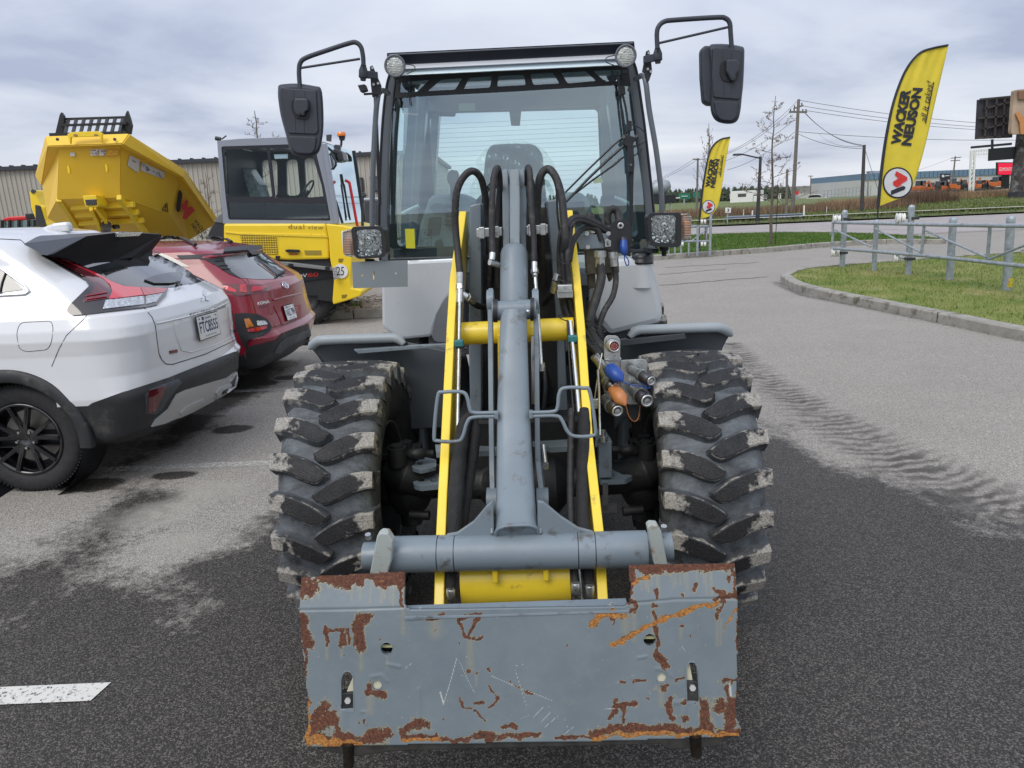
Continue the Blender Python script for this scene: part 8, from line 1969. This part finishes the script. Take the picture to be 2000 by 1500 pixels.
u4,t4=pole('utility_pole','thin wooden pole just behind the small flag','utility pole',1361,400,1363,309,75,.13,M_wood,'utility poles')
wbeam('crossarm',(1353,311,75),(1366,311,75),.12,M_wood,u4)
u5,t5=pole('utility_pole','far leaning pole with double crossarms before the warehouse','utility pole',1857,385,1866,305,130,.16,M_wood,'utility poles')
wbeam('crossarm',(1858,309,130),(1877,307,130),.15,M_wood,u5);wbeam('crossarm',(1857,314,130),(1875,313,130),.15,M_wood,u5)
for i,(x,yt_,lab) in enumerate(((1583,343,'small far utility pole right of the tall wooden one'),(1450,358,'tiny far pole left of the motorhome'),(1456,366,'tiny far pole just above the motorhome'),(1695,335,'far thin pole just right of the dark wooden pole'))):
 q,t_=pole('utility_pole',lab,'utility pole',x,390,x+.6,yt_,170,.14,M_wood,'utility poles')
 if i in (0,3):wbeam('crossarm',(x-5,yt_+1,170),(x+5,yt_+1,170),.14,M_wood,q)
l1,_=pole('street_lamp','dark green street lamp with long arm left of the young tree','street lamp',1479,438,1485.5,306,45,.13,M_dv,'street lamps',.08)
mb=MB();mb.tube(smooth_path([W(1485,309,45),W(1470,306,45),W(1452,302,45),W(1439,301.5,45)],4),.045,8);mb.build('arm',M_dv,l1,world=True);mb=MB();mb.box(W(1440,302,45),(.5,.25,.12));mb.build('lamp_head',M_gun,l1,world=True,bevel=.03)
l2,_=pole('street_lamp','small far street lamp just right of the loader grab rail','street lamp',1298,395,1300,358,95,.10,M_dv,'street lamps')
mb=MB();mb.tube([W(1300,359,95),W(1289,356,95)],.05,6);mb.build('arm',M_dv,l2,world=True)
def wire(a,b_,sag,label):
 A_,B2=W(*a),W(*b_);P=[A_.lerp(B2,i/16)-V(0,0,sag*4*(i/16)*(1-i/16)) for i in range(17)];mb=MB();mb.tube(P,.017,4);o=mb.build('overhead_wire',M_wood2);tag(o,label,'wire','overhead power wires')
for i,w_ in enumerate((((1562,196,60),(2060,247,70),.4),((1568,207,60),(2060,254,70),.4),((1575,216,60),(2060,258,70),.4),((1556,257,60),(2060,272,64),.3),((1570,219,60),(1684,283,56),.5),((1574,222,60),(1687,285,56),.5),((1556,260,60),(1684,290,56),.3),
     ((1558,197,60),(1366,311,75),1.0),((1545,217,60),(1356,312,75),1.0),((1552,234,60),(1362,325,75),.8),((1552,258,60),(1420,332,68),.4),((1363,311,75),(1230,365,95),.6),((1353,312,75),(1230,362,95),.6),((1689,290,56),(1720,385,56),.05),((1858,309,130),(1700,352,170),.6),((1688,286,56),(1600,262,120),.6))):
 wire(*w_,'thin dark overhead power wire strung between the roadside poles')
# guard rail, signs, marker posts
gr=thing('guard_rail',(18,49,0),'steel guard rail before the brown brush, left of the near gate','guard rail')
def gw(x,y):return W(x,y,49+(x-1420)*.012)
prof=[(-.16,0),(-.10,-.05),(-.03,0),(.03,0),(.10,-.05),(.16,0)]
mb=MB();a,b_=gw(1418,427),gw(1568,421);n=len(prof);vs=[p+V(0,o,z) for p in (a,b_) for z,o in prof];mb.add(vs,[(i,i+1,n+i+1,n+i) for i in range(n-1)]);mb.build('beam',mat('guard_rail_steel',(.22,.26,.33),.45,.5),gr,world=True,solid=.01)
for i in range(10):p=a.lerp(b_,(i+.3)/10);mb=MB();mb.box((p.x,p.y+.12,(p.z+.1)/2),(.12,.1,p.z+.1));mb.build('post',M_wood,gr,world=True)
def sign(name,label,cat,box_,Yd,face,postx=None,yb=None,pm=M_galv,txt=None,tm=None,border=None):
 x0,x1,y0,y1=box_;q=thing(name,(W((x0+x1)/2,y1,Yd).x,Yd,0),label,cat)
 ws('panel',[(x0,y0),(x1,y0),(x1,y1),(x0,y1)],Yd,.06,face,q,0)
 if border:ws('frame',[(x0-border,y0-border),(x1+border,y0-border),(x1+border,y1+border),(x0-border,y1+border)],Yd+.07,.3,M_blk,q,0)
 if postx is not None:
  c=W(postx,y1,Yd);mb=MB();mb.cyl(V(c.x,Yd+.1,0),V(c.x,Yd+.1,c.z),.05 if Yd<60 else .16,8);mb.build('post',pm,q,world=True)
 if txt:
  for t_,(a0,a1,b0,b1) in txt:letters('sign_lettering',t_,lambda u,v:W(a0+(a1-a0)*u,b1+(b0-b1)*v,Yd-.03),tm,q,bold=.01)
 return q
sign('road_sign','small white sign on a post at the left end of the guard rail','sign',(1417,1427.5,405.5,415.5),45,M_white,1422,txt=[('3',(1420,1424.5,407.5,413.5))],tm=M_gun)
sign('road_sign','tiny pale sign with red mark beyond the brush','sign',(1520,1525.5,378,388),120,M_white,1523,txt=[('I',(1522,1523.5,380,386))],tm=M_redink)
sign('stop_sign','tiny red sign right of the tall utility pole','sign',(1553,1560,373,380),120,M_redink,1557)
M_sg=mat('green_sign',(.01,.17,.11),.5)
for x0,x1,y0,y1,lab in ((1325.5,1348,378,388.5,'green highway sign left of the small flag'),(1354,1367,375.5,386,'green highway sign half behind the small flag pole')):
 q=sign('highway_sign',lab,'sign',(x0,x1,y0,y1),150,M_sg,(x0+x1)/2);wbeam('print_line',(x0+5,(y0+y1)/2,149.9),(x1-5,(y0+y1)/2,149.9),.12,M_white,q)
q,_=pole('gantry_post','white gantry post left of the green highway sign','post',1308.5,415,1310,387,80,.14,M_white);wbeam('gantry_arm',(1309,388,80),(1328,386,80),.12,M_white,q)
for i,(x,yb,yt_,Yd,lab) in enumerate(((1469,426,411,50,'white marker post right of the small white sign'),(1570,424,401,50,'white marker post at the right end of the guard rail'),(1614,424,404,55,'pale marker post in the reeds left of the near gate'),(1452,427,409,52,'thin pale stake in the brush right of the small sign'))):
 pole('marker_post',lab,'post',x,yb,x+.7,yt_,Yd,.05 if i<2 else .025,M_white,'marker posts',.05 if i<2 else .02)

# ================================================================== FAR BUILDINGS
M_bw=mat('white_metal_wall',(.50,.50,.48),.6,vary=.05,vscale=.1);M_bb=mat('blue_metal_band',(.13,.21,.30),.5,vary=.08,vscale=.3);M_bg=mat('grey_metal_wall',(.27,.27,.25),.6)
wh_=thing('warehouse',(W(1850,360,185).x,186,0),'long white warehouse with a blue top band at the right','building')
a,b_=W(1681,352,185),W(2140,352,185);x0,x1=a.x,b_.x;zt_=W(1681,339.5,185).z;zb_=W(1681,352,185).z
mb=MB();mb.box(((x0+x1)/2,200,zb_/2),(x1-x0,30,zb_));mb.build('wall',M_bw,wh_,world=True)
for i in range(56):mb=MB();w2=(x1-x0)/56;mb.box((x0+(i+.5)*w2,199.9,(zt_+zb_)/2),(w2-.12,30.4,zt_-zb_));mb.build('band_panel',M_bb,wh_,world=True)
for px_ in (1745,1850,1872,1930):p=W(px_,372,184.8);mb=MB();mb.box((p.x,184.95,1.6),(4,.3,3.2));mb.build('loading_door',M_bg,wh_,world=True)
for px_ in (1701,1712):p=W(px_,338,190);mb=MB();mb.box(p,(1.5,1.5,1.0));mb.build('roof_vent',M_galv,wh_,world=True)
gb=thing('warehouse',(W(1556,380,230).x,232,0),'low grey warehouse behind the tall utility pole','building')
a,b_=W(1515,366,230),W(1602,362,230);mb=MB();mb.box(((a.x+b_.x)/2,240,b_.z/2),(b_.x-a.x,20,b_.z));mb.build('wall',M_bg,gb,world=True);mb=MB();mb.box(((a.x+b_.x)/2,229.8,b_.z*.25),(b_.x-a.x,.3,b_.z*.5));mb.build('lower_wall',M_bw,gb,world=True)
kb_=thing('roadside_kiosk',(W(1434,385,175).x,175,0),'white and yellow roadside sign block left of the motorhome','sign');ws('top',[(1427,378.5),(1441,378),(1441,389),(1428,389)],175,1,M_white,kb_,0);ws('foot',[(1429,389),(1440,389),(1440,399),(1429,399)],175.2,.8,mat('dull_yellow',(.45,.33,.08),.6),kb_,0)
cf=thing('chain_fence',(W(1640,370,110).x,110,0),'grey wire fence in front of the white warehouse','fence')
for i in range(14):mb=MB();p=W(1610+i*7,372-i*.7,110);mb.cyl(V(p.x,110,.5),V(p.x,110,p.z),.05,6);mb.build('fence_post',M_galv,cf,world=True)
for dz in (0,8):wbeam('fence_rail',(1606,373+dz,110),(1703,363+dz,110),.06,M_galv,cf)

# ================================================================== BILLBOARDS AND MASTS
bb=thing('billboard',(W(1992,380,66).x,66,0),'large dark billboard back with struts at the right edge','billboard')
mb=MB();p=W(1995,262,66);mb.cyl(V(p.x+.2,66,0),V(p.x+.2,66,p.z),.55,16);mb.build('mast',mat('rusty_dark_mast',(.05,.042,.04),.7,vary=.4,vscale=3,dirt=(.2,.2,.2),dirtamt=.3,dscale=2),bb,world=True)
M_bd=mat('board_back',(.035,.035,.045),.7,vary=.3,vscale=2);M_fr=mat('board_frame',(.055,.048,.045),.7)
for i in range(5):
 xa,xb_=1909+i*14.6,1909+(i+1)*14.6-.8;ws('back_panel',[(xa,195-i*1.2),(xb_,194-i*1.2),(xb_-4,271-i*.6),(xa-4,272-i*.6)],66.2,.1,M_bd,bb,0)
for a,b_ in (((1914,194),(1978,188)),((1911,231),(1974,226)),((1907,269),(1970,266)),((1927,194),(1923,268)),((1946,192),(1942,270)),((1962,190),(1958,268)),((1922,212),(1978,198)),((1920,252),(1976,238))):wbeam('frame_strut',(*a,66.0),(*b_,66.0),.14,M_fr,bb)
ws('poster_panel',rpoly([(1981,176),(2040,170),(2040,262),(1976,262),(1975,255)],4),64.5,.4,mat('tan_poster',(.40,.30,.22),.6,vary=.35,vscale=.5),bb,0);ws('poster_top_block',[(1990,178),(2040,174),(2040,192),(1990,194)],64.3,.15,mat('brown_poster',(.22,.12,.07),.6),bb,0)
ws('poster_shape',[(1984,222),(1990,218),(1995,228),(2010,226),(2010,262),(1994,262),(1992,240)],64.3,.1,mat('orange_tan_poster',(.55,.24,.08),.6),bb,0);wbeam('catwalk',(1897,288,66),(1975,281,66),.2,M_blk,bb);wbeam('hanger',(1938,272,66),(1938,290,66),.15,M_blk,bb)
ws('lower_black_board',[(1936,290),(1986,286),(1987,310),(1935,314)],66,.4,M_gasket,bb,0)
ws('foot_box',[(1987,375),(2010,374),(2010,394),(1985,395)],65,1.2,M_bd,bb,0)
rs_=sign('red_led_sign','red road sign reading EDMONTON under the black board','sign',(1950,1988,318.5,341),80,mat('red_sign_face',(.72,.01,.05),.5,emit=(.8,.01,.05),estr=.35),None,border=1.6,txt=[('EDMONTON?',(1952,1984,327,334))],tm=M_white)
ws('column',[(1963,342),(1972,342),(1971,369),(1962,369)],80.2,.6,M_gasket,rs_,0)
ds=sign('dark_pylon_sign','dark pylon sign before the white warehouse wall','sign',(1836,1856,339,351),120,M_bd,None);ws('column',[(1840,351),(1851,351),(1850,368),(1839,368)],120,.8,M_bd,ds,0);ws('sign_disc',circ(1842,344,2.6,12),119.9,.05,M_white,ds,0);wbeam('print_line',(1846,343.5,119.9),(1854,343,119.9),.12,M_white,ds)
gn=thing('sign_gantry',(W(1898,378,100).x,100,0),'white lattice gantry standing left of the red sign','gantry')
for x0,x1 in ((1892,1897),(1899,1904)):wbeam('leg',(x0+1,380,100),(x0+5,294,100),.22,M_white,gn)
for i in range(9):wbeam('lattice',(1893.5+i*.45,375-i*9,100),(1901+i*.35,368-i*9,100),.10,M_white,gn);
for y_ in (294,302):wbeam('beam',(1897,y_+.5,100),(1937,y_-2,100),.18,M_white,gn)
for i in range(7):wbeam('beam_lattice',(1900+i*5,302,100),(1903+i*5,294,100),.08,M_white,gn)

# ================================================================== FAR VEHICLES
def far_car(name,label,cat,x,y,Yd,L_,H_,col,rot,group=None,van=False):
 p=W(x,y,Yd);q=thing(name,(p.x,Yd,p.z),label,cat,group,rotz=rot);mm=mat(name+'_paint_%d'%int(x),col,.3,coat=.6)
 z0=.28;hl=L_/2;w_=.88
 low=[(-hl,z0),(hl,z0),(hl,H_*.45),(hl*.92,H_*.55),(-hl*.95,H_*.58),(-hl,H_*.48)]
 up_=[(-hl*.93,H_*.56),(-hl*.80,H_*.95),(-hl*.1,H_),(hl*.22,H_*.96),(hl*.55,H_*.56)]
 mb=MB();mb.prism([V(a,-w_,b) for a,b in low],(0,2*w_,0));mb.build('body',mm,q,bevel=.08)
 mb=MB();mb.prism([V(a,-w_*.86,b) for a,b in up_],(0,1.72*w_,0));mb.build('cabin',mm,q,bevel=.06)
 cx=sum(a for a,b in up_)/5;cz=H_*.78
 for s in (-1,1):mb=MB();mb.prism([V(cx+(a-cx)*.84,s*w_*.86-.005*1,cz+(b-cz)*.72) for a,b in up_],(0,s*.012,0));mb.build('side_glass',M_dglass,q)
 mb=MB();a0,a1=up_[3],up_[4];mb.prism([V(a0[0]+.05,-.62,a0[1]-.06),V(a0[0]+.05,.62,a0[1]-.06),V(a1[0]-.02,.68,a1[1]+.06),V(a1[0]-.02,-.68,a1[1]+.06)],(.03,0,.03));mb.build('windscreen',M_dglass,q)
 for sx in (-.62,.62):
  for s in (-1,1):mb=MB();mb.cyl(V(sx*hl,s*(w_-.2),.32),V(sx*hl,s*(w_+.01),.32),.32,16);mb.build('wheel',M_gasket,q);
 for s in (-1,1):mb=MB();mb.box((hl-.02,s*.62,H_*.42),(.08,.36,.14));mb.build('headlight',M_white,q)
 return q
far_car('minivan','silver minivan on the highway right of the tall utility pole','minivan',1597,395,165,4.8,1.75,(.42,.42,.38),rad(-35),'vehicles on the highway')
far_car('distant_car','small white car in front of the white trailers','car',1659,390.5,200,4.5,1.6,(.55,.55,.55),rad(-20),'vehicles on the highway')
far_car('distant_car','pale grey car just right of the dark wooden pole','car',1702,385,190,4.6,1.5,(.35,.38,.42),rad(10),'vehicles on the highway')
far_car('distant_car','beige car parked below the orange machines','car',1848,379,125,4.5,1.5,(.36,.35,.31),rad(15),'vehicles on the highway')
far_car('distant_car','pale car close behind the beige one below the machines','car',1876,376,128,4.4,1.45,(.46,.47,.48),rad(10),'vehicles on the highway')
rv=thing('motorhome',W(1463,401,138),'white motorhome with a cab over bunk on the highway','motorhome','vehicles on the highway',rotz=rad(-40))
for nm,c,d,mt_ in (('body',(-1.1,0,1.55),(4.4,2.2,2.3),M_white),('bunk',(1.5,0,2.3),(1.6,2.15,.8),M_white),('cab',(2.1,0,1.05),(1.9,1.9,1.3),M_white),('windscreen',(3.02,0,1.55),(.12,1.6,.55),M_dglass),('side_window',(-1.0,-1.12,1.9),(1.6,.05,.6),M_dglass),('grille',(3.08,0,.9),(.08,1.3,.3),M_gun)):
 mb=MB();mb.box(c,d);mb.build(nm,mt_,rv,bevel=.06)
for sx in (-2,2):
 for s in (-1,1):mb=MB();mb.cyl(V(sx,s*.8,.38),V(sx,s*1.05,.38),.38,16);mb.build('wheel',M_gasket,rv)
tl_=thing('white_trailer',W(1690,382,205),'white trailer parked behind the dark wooden pole','trailer',rotz=0.1)
mb=MB();mb.box((0,0,1.9),(9,2.4,2.6));mb.build('box',M_white,tl_,bevel=.05);mb=MB();mb.box((-3,0,.5),(1.4,2.0,.6));mb.build('wheels',M_gasket,tl_)
mx_=thing('mixer_truck',W(1287,404,80),'grey mixer drum peeping out beside the cab pillar','truck');mb=MB();mb.lathe((0,0,2.0),(1,0,.3),[(0,-1.2),(.5,-1.1),(.9,-.2),(.8,.6),(.4,1.2),(0,1.25)],20);mb.build('drum',M_galv,mx_);mb=MB();mb.box((0,0,.8),(3.2,1.9,.8));mb.build('chassis',M_blk,mx_)
rj=random.Random(2)
for i in range(13):
 x=1786+i*13.5+rj.uniform(-3,3)
 if x>1958:break
 y=381-(x-1786)*.062;k=rj.uniform(.8,1.15);dark=i in (3,7,10)
 q=thing('excavator',W(x,y,118),'compact %s digger, %s from the left in the row before the warehouse'%('black' if dark else 'orange',('first','second','third','fourth','fifth','sixth','seventh','eighth','ninth','tenth','eleventh','twelfth','thirteenth')[i]),'digger','black diggers before the warehouse' if dark else 'orange diggers before the warehouse',rotz=rj.uniform(-.6,.6));mp_=M_blk if dark else M_orange
 mb=MB();mb.box((0,0,.9*k),(1.3*k,1.0,.7*k));mb.build('house',mp_,q,bevel=.08);mb=MB();mb.box((0,0,.25),(1.6*k,1.2,.4));mb.build('track',M_gasket,q,bevel=.1)
 mb=MB();mb.box((.15,-.1,1.6*k),(.7,.8,.8*k));mb.build('cab',M_dglass,q,bevel=.06);mb=MB();mb.beam(V(.6,.2,1.0),V(1.5*k,.2,1.9*k),.16,.2);mb.beam(V(1.5*k,.2,1.9*k),V(1.9*k,.2,.9),.14,.16);mb.build('arm',mp_,q,bevel=.02)
 mb=MB();mb.prism([V(1.8*k,0,.9),V(2.1*k,0,.8),V(1.9*k,0,.4),V(1.6*k,0,.5)],(0,.45,0));mb.build('bucket',M_gun,q)
